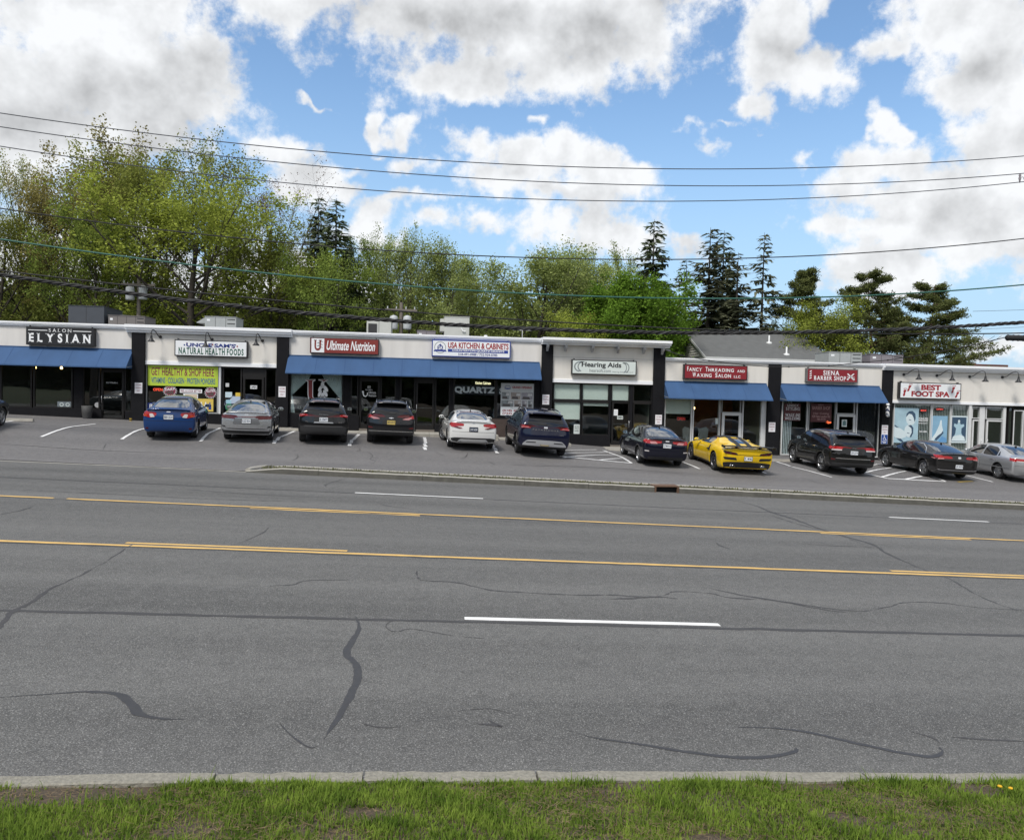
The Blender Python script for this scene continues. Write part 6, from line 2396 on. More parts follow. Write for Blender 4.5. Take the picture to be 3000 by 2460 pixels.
G1 = 'trees behind the shops'
for args in [
    ('oak_tree', 'sparse', 78, 430, 210, 60, 'thin sparse tree with olive buds nearest the left edge, tallest there'),
    ('oak_tree', 'oak1', -10, 560, 330, 57, 'olive tree cut by the left edge of the photo'),
    ('oak_tree', 'oak2', 185, 470, 320, 58, 'brownish oak between the thin left tree and the tallest tree'),
    ('oak_tree', 'oak2', 330, 372, 420, 62, 'tallest brownish oak with broad crown on the left'),
    ('oak_tree', 'oak1', 425, 380, 340, 57, 'tall olive oak beside the tallest brownish oak'),
    ('oak_tree', 'sparse', 590, 395, 330, 64, 'tall sparse crown rising behind the spreading oak'),
    ('oak_tree', 'oak3', 585, 505, 560, 54, 'big spreading yellow green oak with thick forked trunk'),
    ('oak_tree', 'oakg', 265, 560, 300, 55, 'green tree low in front of the left oaks'),
    ('bare_tree', 'bare', 800, 448, 380, 60, 'almost bare tree with reddish buds right of the spreading oak'),
    ('bare_tree', 'bare', 935, 545, 190, 63, 'small bare tree behind the two dark spruces'),
    ('oak_tree', 'oak1', 800, 640, 300, 55, 'olive tree below the bare reddish tree'),
    ('spruce_tree', 'spruce1', 934, 582, 190, 58, 'dark spruce left of the pair beside the bare tree'),
    ('spruce_tree', 'spruce1', 986, 588, 230, 57, 'dark spruce right of the pair beside the bare tree'),
    ('maple_tree', 'oakg', 945, 700, 260, 52, 'bright green maple below the two dark spruces'),
    ('maple_tree', 'oakg', 1050, 660, 190, 58, 'narrow green tree right of the dark spruces'),
    ('birch_tree', 'thin', 1120, 668, 110, 60, 'pale wispy tree, first of the thin ones left of centre'),
    ('birch_tree', 'airy', 1165, 676, 170, 58, 'airy pale green tree between the wispy ones'),
    ('birch_tree', 'thin', 1204, 655, 100, 57, 'tall slim tree with pointed tip left of centre'),
    ('birch_tree', 'airy2', 1312, 672, 260, 55, 'airy light green tree above the tall roof unit'),
    ('birch_tree', 'airy', 1400, 760, 170, 62, 'low pale tree in the dip left of the broad crown'),
    ('maple_tree', 'airy2', 1580, 700, 330, 57, 'broad light green tree behind the kitchen shop'),
    ('maple_tree', 'airy2', 1680, 705, 280, 60, 'light green crown joined to the right of the broad tree'),
    ('maple_tree', 'airy', 1755, 722, 150, 62, 'thin brownish green tree left of the round maple'),
    ('birch_tree', 'thin', 1838, 712, 130, 64, 'slim bushy crown directly behind the round maple'),
    ('spruce_tree', 'spruce1', 1917, 650, 215, 60, 'dark spruce standing over the round maple'),
    ('maple_tree', 'round', 1862, 760, 335, 52, 'dense round bright green maple behind the hearing shop'),
    ('willow_tree', 'low', 1705, 885, 190, 51, 'low yellow green bush left of the round maple'),
    ('spruce_tree', 'spruce2', 2012, 765, 150, 58, 'short dark spruce right of the round maple'),
    ('spruce_tree', 'spruce2', 2082, 673, 200, 57, 'left of the two tall spruces above the grey roof'),
    ('spruce_tree', 'spruce1', 2122, 682, 210, 58, 'right of the two tall spruces above the grey roof'),
    ('spruce_tree', 'spruce2', 2163, 745, 180, 56, 'shorter spruce leaning on the tall pair'),
    ('spruce_tree', 'spruce3', 2240, 690, 150, 56, 'lone thin spruce with bare lower limbs'),
    ('maple_tree', 'oakg', 2285, 915, 150, 58, 'small green tree low behind the grey roof'),
    ('pine_tree', 'pine3', 2350, 778, 215, 55, 'ragged dark pine right of the lone thin spruce'),
    ('maple_tree', 'low', 2405, 858, 240, 53, 'yellow green bushy tree under the ragged pine'),
    ('pine_tree', 'pine1', 2556, 786, 270, 54, 'middle pine above the rooftop air units'),
    ('pine_tree', 'pine2', 2735, 822, 330, 53, 'rightmost pine with wide flat top'),
    ('pine_tree', 'pine3', 2625, 900, 210, 55, 'low pine filling the gap between the two right pines'),
    ('pine_tree', 'pine3', 2470, 930, 180, 56, 'small pine left of the middle pine'),
]:
    tree(*args[:6], args[6], group=G1)


# the wood behind: one mass of leaves and brush
def wood_mass(name, x0, x1, ya, yb, tops, n, size, key, label, seed=5):
    rs = np.random.default_rng(seed)
    x = rs.uniform(x0, x1, n)
    y = rs.uniform(ya, yb, n)
    top = np.interp(x, [t[0] for t in tops], [t[1] for t in tops]) * (0.78 + 0.22 * np.sin(x * 1.3 + y) * np.sin(x * .37 + 1) + rs.uniform(-.12, .12, n))
    z = top * rs.uniform(0, 1, n) ** 0.8
    zg = np.array([zland(a, b) for a, b in zip(x, y)])
    v, f = leaves_np(rs, np.stack([x, y, z + zg], 1), (.25, .25, .25), size, 1, .2)
    me = mesh_np(name, v, f, 4, LEAF[key])
    o = link_mesh(name, me)
    return tag(o, label, 'wood', kind='stuff')


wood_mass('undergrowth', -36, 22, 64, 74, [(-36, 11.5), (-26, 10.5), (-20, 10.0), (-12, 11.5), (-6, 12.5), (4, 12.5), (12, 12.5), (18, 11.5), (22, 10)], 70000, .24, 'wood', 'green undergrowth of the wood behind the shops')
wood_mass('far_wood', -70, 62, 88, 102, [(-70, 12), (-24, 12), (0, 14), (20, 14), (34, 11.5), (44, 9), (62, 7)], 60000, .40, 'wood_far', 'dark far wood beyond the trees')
wood_mass('wood_across', -70, 70, -46, -28, [(-70, 6), (-30, 7), (0, 6), (30, 7.5), (70, 6)], 26000, .75, 'wood_far', 'dark wood on the near side of the street, mirrored in the shop windows', 9)
# ------------------------------------------------------------------ signs, lamps, window graphics
M_SBLK = mat('black sign cabinet', (0.012, 0.012, 0.014), 0.45)
M_SWHT = mat('white sign face', (0.78, 0.80, 0.82), 0.4, var=0.03)
M_SWHT2 = mat('pale green sign face', (0.62, 0.68, 0.66), 0.4, var=0.03)
M_SRED = mat('dark red sign face', (0.23, 0.014, 0.022), 0.4, var=0.08)
M_SMAROON = mat('brick red sign face', (0.21, 0.030, 0.024), 0.4, var=0.08)
M_LWHT = mat('white letters', (0.82, 0.83, 0.84), 0.5, var=0.02)
M_LRED = mat('red letters', (0.30, 0.010, 0.018), 0.5, var=0.05)
M_LBLU = mat('blue letters', (0.010, 0.030, 0.20), 0.5, var=0.05)
M_LGRN = mat('green letters', (0.008, 0.09, 0.055), 0.5, var=0.05)
M_LBLK = mat('black letters', (0.015, 0.015, 0.018), 0.5, var=0.05)
M_LGRY = mat('grey graphics', (0.22, 0.25, 0.26), 0.5, var=0.05)


def sign(name, pl, pt, pr, pb, label, frame=M_SBLK, face=M_SWHT, depth=0.22, fw=0.045, Y0=YF - 0.01, cat='sign', hang=True):
    """box sign on the fascia: cabinet, framed face; returns the root and a mapper from 0..1 face coordinates"""
    Yf = Y0 - depth
    x0, x1, z0, z1 = rect(pl, pt, pr, pb, Yf)
    root = empty(name, ((x0 + x1) / 2, Y0, z0), 0, label, cat)
    root.location = (0, 0, 0)
    cab = MB().bbox(x0, x1, Yf, Y0, z0, z1, 0.012).build('cabinet', frame, root)
    MB().box(x0 + fw, x1 - fw, Yf - 0.004, Yf + 0.01, z0 + fw, z1 - fw).build('face', face, root)
    if hang:
        for x in (x0 + .12, x1 - .12):
            MB().box(x - .01, x + .01, Yf + .05, Y0 + 0.0, z1 - 0.002, z1 + 0.05).build('bracket', frame, root)
    fx0, fx1, fz0, fz1 = x0 + fw, x1 - fw, z0 + fw, z1 - fw
    U = lambda a: fx0 + a * (fx1 - fx0)
    V = lambda b: fz0 + b * (fz1 - fz0)

    def text(body, a0, a1, b0, b1, m, **k):
        return lettering(body, U(a0), U(a1), V(b0), V(b1), Yf - 0.008 - k.pop('lift', 0.0), m, root, **k)

    def shape(pts, m, nm='graphic', lift=0.0):
        return MB().poly([(U(a), Yf - 0.0065 - lift, V(b)) for a, b in pts][::-1]).build(nm, m, root)
    return root, text, shape, U, V, Yf


def ellipse(cx, cy, rx, ry, n=20, a0=0, a1=2 * math.pi, rot=0):
    out = []
    for i in range(n):
        t = a0 + (a1 - a0) * i / (n if abs(a1 - a0 - 2 * math.pi) < 1e-6 else n - 1)
        x, y = rx * math.cos(t), ry * math.sin(t)
        out.append((cx + x * math.cos(rot) - y * math.sin(rot), cy + x * math.sin(rot) + y * math.cos(rot)))
    return out


def arc_band(cx, cy, rx, ry, th, a0, a1, n=16):
    o = ellipse(cx, cy, rx, ry, n, a0, a1)
    i = [(cx + (x - cx) * (1 - th), cy + (y - cy) * (1 - th)) for x, y in o]
    return o, i


def ribbon_shape(shape_fn, o, i, m, **k):
    return shape_fn(o + i[::-1], m, **k)


# 1 salon
rt, tx, sh, U, V, Yf = sign('salon_sign', 76, 959, 276, 1012, 'black sign with white serif letters above the leftmost awning', face=M_SBLK, fw=0.01)
tx('SALON', .33, .67, .74, .93, M_LWHT, serif=True, spacing=3.0)
tx('ELYSIAN', .03, .96, .14, .66, M_LWHT, serif=True, bold=.035, spacing=3.2)
sh([(.03, .80), (.31, .80), (.31, .84), (.03, .84)], M_LWHT)
sh([(.69, .80), (.96, .80), (.96, .84), (.69, .84)], M_LWHT)
MB().tube([(U(-.02), Yf + .1, V(1.02)), (U(1.06), Yf + .1, V(1.0))], .012, 6).build('rail', M_SBLK, rt)
# 2 food shop
rt, tx, sh, U, V, Yf = sign('food_shop_sign', 511, 997, 725, 1045, 'white sign with blue and green letters under three gooseneck lamps')
tx("UNCLE SAM'S", .15, .84, .58, .86, M_LBLU, bold=.04)
tx('NATURAL HEALTH FOODS', .04, .96, .07, .53, M_LGRN, serif=True, bold=.035)
for k, (a, b) in enumerate(((.125, .70), (.16, .82), (.19, .60), (.82, .60), (.84, .80), (.87, .70), (.49, .62), (.52, .78))):
    sh(ellipse(a, b, .012, .06, 6), M_LRED if k % 2 else M_LBLU, lift=.001)
# 3 nutrition
rt, tx, sh, U, V, Yf = sign('nutrition_sign', 908, 991, 1110, 1037, 'brick red sign with white script and a framed letter U', face=M_SMAROON, fw=.03)
sh([(.012, .02), (.20, .02), (.20, .98), (.012, .98)], M_SWHT)
tx('U', .045, .165, .14, .88, M_SMAROON, serif=True, bold=.03, lift=.003)
for k in range(6):
    t = k / 5
    sh(ellipse(.135 + .012 * (1 if k % 2 else -1), .30 + .5 * t, .014, .07, 8, rot=.5 if k % 2 else -.5), M_LGRY, lift=.004)
tx('Ultimate Nutrition', .235, .955, .20, .86, M_LWHT, shear=.32, bold=.018)
# 4 kitchen shop
M_FBLU = mat('royal blue frame', (0.020, 0.045, 0.26), 0.4)
rt, tx, sh, U, V, Yf = sign('kitchen_sign', 1265, 998, 1496, 1047, 'white sign in a blue frame with red capitals and a blue band', frame=M_FBLU)
tx('USA KITCHEN & CABINETS', .195, .985, .52, .93, M_LRED, bold=.03)
sh([(.195, .26), (.98, .26), (.98, .47), (.195, .47)], M_FBLU)
tx('COUNTERTOPS·QUARTZ·GRANITE', .25, .93, .30, .44, M_LWHT, bold=.025, lift=.002)
tx('518-491-0988 / 732-934-0785', .33, .84, .05, .21, M_LBLU, bold=.02)
o, i = arc_band(.095, .55, .075, .40, .10, 0, 2 * math.pi * .999, 28)
ribbon_shape(sh, o, i, M_LGRY)
sh([(.06, .38), (.13, .38), (.13, .62), (.095, .80), (.06, .62)], M_LBLU, lift=.001)
tx('SA', .072, .125, .40, .66, M_SWHT, bold=.03, lift=.003)
sh([(.01, .28), (.18, .28), (.165, .40), (.025, .40)], M_FBLU, lift=.003)
# 5 hearing shop
rt, tx, sh, U, V, Yf = sign('hearing_sign', 1675, 1055, 1865, 1098, 'pale sign with black serif words and grey swirls at both ends', face=M_SWHT2)
tx('Hearing Aids', .14, .77, .40, .90, M_LBLK, bold=.028)
tx('hearsoft.com', .265, .605, .12, .38, M_LGRY, bold=.01)
tx('Hearing Solutions, LLC', .625, .965, .10, .24, M_LGRY, shear=.2)
for cx, a0, a1, rx in ((.12, R(60), R(262), .10), (.16, R(70), R(250), .085), (.83, R(-75), R(110), .07), (.80, R(-80), R(100), .06)):
    o, i = arc_band(cx, .52, rx, .42, .22, a0, a1, 18)
    ribbon_shape(sh, o, i, M_LGRY)
# 6 threading salon
rt, tx, sh, U, V, Yf = sign('threading_sign', 2004, 1069, 2190, 1112, 'red sign with two lines of white small capitals in a black box', face=M_SRED)
for body, a0, a1, b0, b1 in (('F', .03, .055, .54, .90), ('ANCY', .06, .275, .54, .82), ('T', .33, .365, .54, .90), ('HREADING', .37, .79, .54, .82), ('AND', .84, .97, .54, .74), ('W', .12, .18, .10, .46), ('AXING', .185, .43, .10, .38), ('S', .49, .525, .10, .46), ('ALON', .53, .75, .10, .38), ('LLC', .79, .90, .10, .30)):
    tx(body, a0, a1, b0, b1, M_LWHT, serif=True, bold=.022)
# 7 barber
rt, tx, sh, U, V, Yf = sign('barber_sign', 2364, 1080, 2514, 1120, 'weathered red sign with white slab letters and a chipped frame', face=M_SRED, frame=mat('worn grey frame', (.12, .12, .12), .6, var=.6, scale=9))
tx('SIENA', .31, .64, .52, .92, M_LWHT, serif=True, bold=.02)
tx('BARBER SHOP', .12, .77, .08, .46, M_LWHT, serif=True, bold=.02)
for k in range(4):
    sh([(.035, .16 + .19 * k), (.075, .24 + .19 * k), (.075, .33 + .19 * k), (.035, .25 + .19 * k)], M_LWHT)
for a, b, c, d in ((.80, .20, .93, .70), (.93, .20, .80, .70), (.79, .45, .95, .40)):
    dx, dy = (d - b) * .05, (c - a) * .35
    sh([(a - dx * .5, b + dy * .3), (a + dx * .5, b - dy * .3), (c + dx * .5, d - dy * .3), (c - dx * .5, d + dy * .3)], M_LWHT)
for cx in (.81, .93):
    o, i = arc_band(cx, .22, .022, .09, .35, 0, 2 * math.pi * .999, 14)
    ribbon_shape(sh, o, i, M_LWHT)
# 8 spa
rt, tx, sh, U, V, Yf = sign('spa_sign', 2636, 1121, 2816, 1169, 'white sign with red words between two pairs of red footprints')
tx('BEST', .34, .67, .54, .92, M_LRED, bold=.045)
tx('FOOT SPA', .18, .82, .09, .47, M_LRED, bold=.045)
for cx, cy, rot, s in ((.065, .34, -.15, 1), (.14, .66, -.3, 1), (.875, .62, .25, -1), (.945, .30, .35, -1)):
    ca, sa = math.cos(rot), math.sin(rot)

    def foot(pts):
        return [(cx + (x * ca - y * sa * .28) * s, cy + x * sa * 3 * 0 + y * ca) for x, y in pts]
    sh(foot([(-.012, -.24), (.012, -.24), (.018, -.14), (.012, -.02), (.024, .12), (.020, .20), (-.018, .20), (-.024, .10), (-.012, -.02), (-.020, -.14)]), M_LRED)
    for k in range(5):
        sh(foot(ellipse(-.022 + .0125 * k, .27 + .02 * math.sin(k * .8), .0055 if k else .008, .030, 8)), M_LRED)


# gooseneck lamps
M_LAMP = mat('black enamel lamp', (0.014, 0.014, 0.016), 0.4)


def gooseneck(px, py, label, side=1, swing=0.0, reach=0.30, drop=0.0):
    """round wall plate, arched arm and a bell shade; (px, py) is the wall plate"""
    p = P(px, py, YF - .02)
    root = empty('gooseneck_lamp', (p.x, YF - 0.02, p.z), 0, label, 'wall lamp', 'gooseneck lamps over the shop signs')
    MB().lathe([(.0001, -.05), (.05, -.05), (.065, -.02), (.065, .02)], 16, (0, 0, 0), 'y').build('wall_plate', M_LAMP, root)
    sx = swing
    pts = [(0, -.03, 0), (.2 * sx, -.16, .04), (.5 * sx, -.30, .20), (.8 * sx, -.42, .28), (.97 * sx, -.52, .22), (sx, -.55, .08), (sx, -.56, .02 - drop)]
    pts = [Vector(q) for q in pts]
    sp = []
    q = [pts[0] * 2 - pts[1]] + pts + [pts[-1] * 2 - pts[-2]]
    for i in range(1, len(q) - 2):
        for k in range(4):
            t = k / 4
            a, b, c, d = q[i - 1], q[i], q[i + 1], q[i + 2]
            sp.append(0.5 * ((2 * b) + (c - a) * t + (2 * a - 5 * b + 4 * c - d) * t * t + (3 * b - a - 3 * c + d) * t ** 3))
    sp.append(pts[-1])
    MB().tube(sp, .018, 8).build('arm', M_LAMP, root)
    e = pts[-1]
    sb = MB()
    sb.lathe([(.03, .02), (.045, -.02), (.05, -.10), (.075, -.17), (.13, -.23), (.165, -.27), (.16, -.272), (.12, -.225), (.045, -.12)], 20, e, 'z')
    s_ = sb.build('shade', M_LAMP, root)
    MB().lathe([(.0001, -.24), (.04, -.22), (.05, -.18), (.03, -.12)], 12, e, 'z').build('bulb', mat('frosted bulb', (.7, .7, .66), .4), s_)
    return root


gooseneck(470, 987, 'gooseneck lamp left of the natural food sign', swing=-.20)
gooseneck(621, 994, 'gooseneck lamp hanging in front of the natural food sign', swing=-.12, drop=.12)
gooseneck(769, 998, 'gooseneck lamp right of the natural food sign', swing=-.16)
for k, (px, py, nm) in enumerate(((2648, 1097, 'leftmost'), (2745, 1100, 'second'), (2841, 1103, 'third'), (2937, 1105, 'rightmost'))):
    gooseneck(px, py, nm + ' of the four gooseneck lamps over the spa front', swing=.42)

# notices on the pillars
M_PAPER = mat('white notice board', (0.74, 0.73, 0.76), 0.6, var=.03)
M_NINK = mat('faded red print', (0.36, 0.18, 0.20), 0.7)
for px, py, pw, ph, Yp, lab in ((287, 1146 - 9, 23, 31, None, None),):
    pass
NOT = [((395, 1121, 417, 1152), .14, 'pillar between the salon and the food shop'), ((816, 1132, 837, 1163), .14, 'pillar left of the curtained window'), ((1589, 1156, 1609, 1185), .14, 'pillar left of the hearing shop'),
       ((1919.5, 1215, 1939, 1243), .14, 'pillar right of the hearing shop'), ((2252, 1237, 2271, 1265), .10, 'pillar left of the barber shop'), ((2583, 1245, 2601, 1273), .14, 'pillar above the blue badge')]
for (pl, pt, pr, pb), pj, where in NOT:
    x0, x1, z0, z1 = rect(pl, pt, pr, pb, YF - pj)
    y = YF - pj - .001
    n = empty('notice', (0, 0, 0), 0, 'white parking notice with red print on the ' + where, 'notice', 'parking notices on the pillars')
    MB().bbox(x0, x1, y - .012, y, z0, z1, .003).build('panel', M_PAPER, n)
    for i, t in enumerate(('CUSTOMER', 'PARKING', 'ONLY')):
        zc = z1 - (z1 - z0) * (.20 + .28 * i)
        wd = (x1 - x0) * (.40 if i < 2 else .22)
        lettering(t, (x0 + x1) / 2 - wd, (x0 + x1) / 2 + wd, zc - .030, zc + .030, y - .0145, M_NINK, n, bold=.02)
# accessible parking badge
x0, x1, z0, z1 = rect(2581, 1272, 2600, 1300, YF - .14)
y = YF - .141
n = empty('accessible_parking_sign', (0, 0, 0), 0, 'blue accessible parking sign with white wheelchair symbol', 'sign')
M_SIGNB = mat('sign blue', (0.012, 0.06, 0.28), .4)
MB().bbox(x0, x1, y - .014, y, z0, z1, .004).build('panel', M_SWHT, n)
MB().box(x0 + .012, x1 - .012, y - .0185, y - .0145, z0 + .012, z1 - .012).build('blue_field', M_SIGNB, n)
wx, wz, ww, wh = (x0 + x1) / 2, (z0 + z1) / 2, x1 - x0, z1 - z0


def whl(pts, nm='wheelchair_symbol'):
    MB().poly([(wx + a * ww, y - .021, wz + b * wh) for a, b in pts][::-1]).build(nm, M_LWHT, n)


whl(ellipse(-.06, .36, .075, .055, 12))
whl([(-.10, .29), (-.02, .29), (-.01, .16), (.16, .16), (.16, .11), (-.08, .11)])
whl([(.08, .13), (.16, .13), (.26, -.06), (.34, -.04), (.34, -.09), (.20, -.13)])
o, i = arc_band(-.02, .02, .22, .15, .26, R(110), R(350), 20)
whl(o + i[::-1])
for k in range(3):
    whl([(-.36 + .08 * k, -.22 - .08 * k), (.36 - .08 * k, -.22 - .08 * k), (.36 - .08 * k, -.26 - .08 * k), (-.36 + .08 * k, -.26 - .08 * k)], 'print_line')

# barber pole
p = P(2600, 1195, YF - .3)
z0, z1 = P(2596, 1222, YF - .3).z, P(2602, 1182, YF - .3).z
bp = empty('barber_pole', (p.x, YF - .32, z0), 0, 'striped barber pole beside the barber shop awning', 'barber pole')
h = z1 - z0
M_BPOLE = bpy.data.materials.new('barber stripes')
M_BPOLE.use_nodes = True
t = M_BPOLE.node_tree
wv_ = t.nodes.new('ShaderNodeTexWave')
wv_.bands_direction = 'DIAGONAL'
wv_.inputs['Scale'].default_value = 2.6
cr_ = t.nodes.new('ShaderNodeValToRGB')
cr_.color_ramp.interpolation = 'CONSTANT'
cr_.color_ramp.elements[0].color = (.02, .03, .08, 1)
cr_.color_ramp.elements[1].position = .45
cr_.color_ramp.elements[1].color = (.75, .75, .76, 1)
co_ = t.nodes.new('ShaderNodeTexCoord')
t.links.new(co_.outputs['Object'], wv_.inputs['Vector'])
t.links.new(wv_.outputs['Fac'], cr_.inputs[0])
t.links.new(cr_.outputs[0], t.nodes['Principled BSDF'].inputs['Base Color'])
MB().lathe([(.085, .10), (.09, .12), (.09, h * .68), (.085, h * .70)], 20).build('striped_cylinder', M_BPOLE, bp)
MB().lathe([(.0001, 0), (.05, .01), (.09, .05), (.10, .09), (.095, .12)], 20).build('lower_cap', M_CHROME if 'M_CHROME' in globals() else M_STEEL, bp)
MB().lathe([(.095, h * .68), (.10, h * .72), (.07, h * .80), (.03, h * .83)], 20).build('upper_cap', M_STEEL, bp)
sb = MB()
bm = bmesh.new()
bmesh.ops.create_uvsphere(bm, u_segments=14, v_segments=10, radius=.085)
sb.add([(q.co.x, q.co.y, q.co.z + h * .92) for q in bm.verts], [[q.index for q in f.verts] for f in bm.faces], True)
bm.free()
sb.build('globe', M_LWHT, bp)
MB().box(-.02, .02, .05, .19, h * .2, h * .25).build('wall_arm', M_STEEL, bp)

# window graphics ----------------------------------------------------------
YG = YF + 0.125     # just outside the panes


def panel(name, pl, pt, pr, pb, m, label, cat, Y=YG, group=None, t=.004):
    x0, x1, z0, z1 = rect(pl, pt, pr, pb, Y)
    r_ = empty(name, (0, 0, 0), 0, label, cat, group)
    MB().box(x0, x1, Y - t, Y, z0, z1).build('panel', m, r_)
    U = lambda a: x0 + a * (x1 - x0)
    V = lambda b: z0 + b * (z1 - z0)

    def text(body, a0, a1, b0, b1, mm, **k):
        return lettering(body, U(a0), U(a1), V(b0), V(b1), Y - t - .003 - k.pop('lift', 0), mm, r_, **k)

    def shape(pts, mm, nm='graphic', lift=0):
        return MB().poly([(U(a), Y - t - .002 - lift, V(b)) for a, b in pts][::-1]).build(nm, mm, r_)
    return r_, text, shape


M_LIME = mat('lime banner', (0.42, 0.55, 0.045), 0.6, var=.05)
M_MAG = mat('maroon brush letters', (0.20, 0.015, 0.05), .6)
M_BRB = mat('blue brush letters', (0.015, 0.10, 0.26), .6)
r_, tx, sh = panel('banner', 433, 1071, 639, 1131, M_LIME, 'lime green hand lettered banner across the food shop window', 'banner', Y=YF + .08)
tx('GET HEALTHY & SHOP HERE', .05, .94, .50, .88, M_MAG, bold=.012)
tx('VITAMINS · COLLAGEN · PROTEIN POWDERS', .05, .96, .12, .40, M_BRB, bold=.015)


def burst(pl, pt, pr, pb, words, label, Y=YG - .02):
    x0, x1, z0, z1 = rect(pl, pt, pr, pb, Y)
    r_ = empty('star_sign', (0, 0, 0), 0, label, 'sign')
    n = 17
    for s, m, l in ((1, M_SWHT, 0), (.90, M_MAG, .003)):
        pts = []
        for k in range(2 * n):
            q = s * (1 if k % 2 == 0 else .74)
            a = math.pi * k / n
            pts.append(((x0 + x1) / 2 + (x1 - x0) / 2 * q * math.cos(a), Y - l, (z0 + z1) / 2 + (z1 - z0) / 2 * q * math.sin(a)))
        c = ((x0 + x1) / 2, Y - l, (z0 + z1) / 2)
        MB().add([c] + pts, [(0, 1 + (k + 1) % (2 * n), 1 + k) for k in range(2 * n)]).build('starburst', m, r_)
    for i, wd in enumerate(words):
        lettering(wd, x0 + (x1 - x0) * (.17 + .08 * i), x1 - (x1 - x0) * (.17 + .08 * i), z0 + (z1 - z0) * (.54 - .30 * i), z0 + (z1 - z0) * (.76 - .28 * i), Y - .006, M_SWHT if i == 0 else M_LGRN, r_, bold=.02, rot=.08)


burst(476, 1128, 520, 1162, ('DAIRY', 'FREE'), 'maroon starburst sign at the left under the lime banner')
burst(598, 1132, 636, 1168, ('GLUTEN', 'FREE'), 'maroon starburst sign at the right under the lime banner')
r_, tx, sh = panel('ribbon_sign', 527, 1140, 592, 1151, M_SWHT, 'white ribbon sign between the two starbursts', 'sign', Y=YG - .02)
tx('FEEL & LOOK BETTER', .04, .96, .15, .85, M_MAG, bold=.01)
M_NEON = mat('red neon', (.6, .04, .02), .5, emit=(1.0, .10, .05), estr=1.6)
n = empty('neon_open_sign', (0, 0, 0), 0, 'red neon OPEN sign low under the lime banner', 'neon sign')
x0, x1, z0, z1 = rect(449, 1137, 476, 1145, YF + .25)
lettering('OPEN', x0, x1, z0, z1, YF + .25, M_NEON, n, bold=.01)
MB().box(x0 - .03, x1 + .03, YF + .27, YF + .28, z0 - .03, z1 + .03).build('backing', M_SBLK, n)
M_POSTY = mat('yellow poster', (.62, .46, .09), .6)
r_, tx, sh = panel('poster', 575, 1168, 625, 1205, M_POSTY, 'yellow product poster in the food shop window', 'poster')
for a, c in ((.30, M_SWHT), (.55, M_SWHT), (.80, M_FBLU)):
    sh([(a - .08, .15), (a + .08, .15), (a + .08, .50), (a + .03, .62), (a + .03, .74), (a - .03, .74), (a - .03, .62), (a - .08, .50)], c)
r_, tx, sh = panel('poster', 537, 1153, 580, 1168, M_SWHT, 'cream certificate poster above the yellow poster', 'poster')
sh([(.12, .08), (.95, .08), (.95, .86), (.12, .86)], mat('cream print', (.55, .45, .32), .6))
r_, tx, sh = panel('poster', 432, 1180, 470, 1208, M_FBLU, 'blue poster with a white letter P behind the blue sedan', 'poster')
tx('P', .15, .38, .45, .88, M_LWHT, bold=.03)
tx('probiotics', .08, .75, .12, .30, M_LWHT)
STK = [((660, 1148, 680, 1164), (.50, .62, .68), 'pale'), ((662, 1171, 678, 1182), (.30, .52, .62), 'teal'), ((678, 1161, 706, 1182), (.40, .48, .60), 'blue grey'), ((690, 1150, 709, 1161), (.62, .45, .06), 'yellow'), ((661, 1122, 671, 1133), (.55, .56, .56), 'small grey')]
for k, (bx, c, nm) in enumerate(STK):
    panel('sticker', *bx, mat('sticker ' + nm, c, .6), nm + ' sticker on the glass left of the food shop door', 'sticker', group='stickers beside the food shop door')
r_ = empty('sticker', (0, 0, 0), 0, 'round green sticker low on the glass beside the food shop door', 'sticker', 'stickers beside the food shop door')
x0, x1, z0, z1 = rect(660, 1182, 680, 1202, YG)
MB().poly([((x0 + x1) / 2 + (x1 - x0) / 2 * a, YG - .002, (z0 + z1) / 2 + (z1 - z0) / 2 * b) for a, b in ellipse(0, 0, 1, 1, 24)][::-1]).build('disc', mat('sticker green', (.03, .22, .10), .6), r_)
MB().poly([((x0 + x1) / 2 + (x1 - x0) / 2 * a, YG - .004, (z0 + z1) / 2 + (z1 - z0) / 2 * b) for a, b in ellipse(0, 0, .7, .7, 24)][::-1]).build('disc', mat('sticker dark green', (.02, .10, .06), .6), r_)
n = panel('open_card', 733.5, 1129, 753, 1139, M_SWHT, 'small tilted OPEN card on the food shop door', 'sign', Y=YF + .10)
n[1]('OPEN', .08, .92, .18, .82, M_LBLK, bold=.03)

# nutrition window: curtains and big U
M_CURT = mat('pale blue sheer curtain', (0.84, 0.92, 0.93), .9, var=.06)


def curtain(pts_out, pts_in, label, folds=9):
    """draped curtain between two photo polylines (outer edge, inner edge), pleated"""
    mb = MB()
    n = len(pts_out)
    rows = []
    for (a, b) in zip(pts_out, pts_in):
        pa, pb = P(*a, YF + .22), P(*b, YF + .22)
        for k in range(folds * 4 + 1):
            t = k / (folds * 4)
            q = pa.lerp(pb, t)
            rows.append((q.x, q.y + .025 * math.sin(k * math.pi / 2 + .4), q.z))
    m = folds * 4 + 1
    mb.add(rows, [(i * m + j, (i + 1) * m + j, (i + 1) * m + j + 1, i * m + j + 1) for i in range(n - 1) for j in range(m - 1)], True)
    o = mb.build('curtain', M_CURT)
    return tag(o, label, 'curtain', 'curtains in the nutrition shop window')


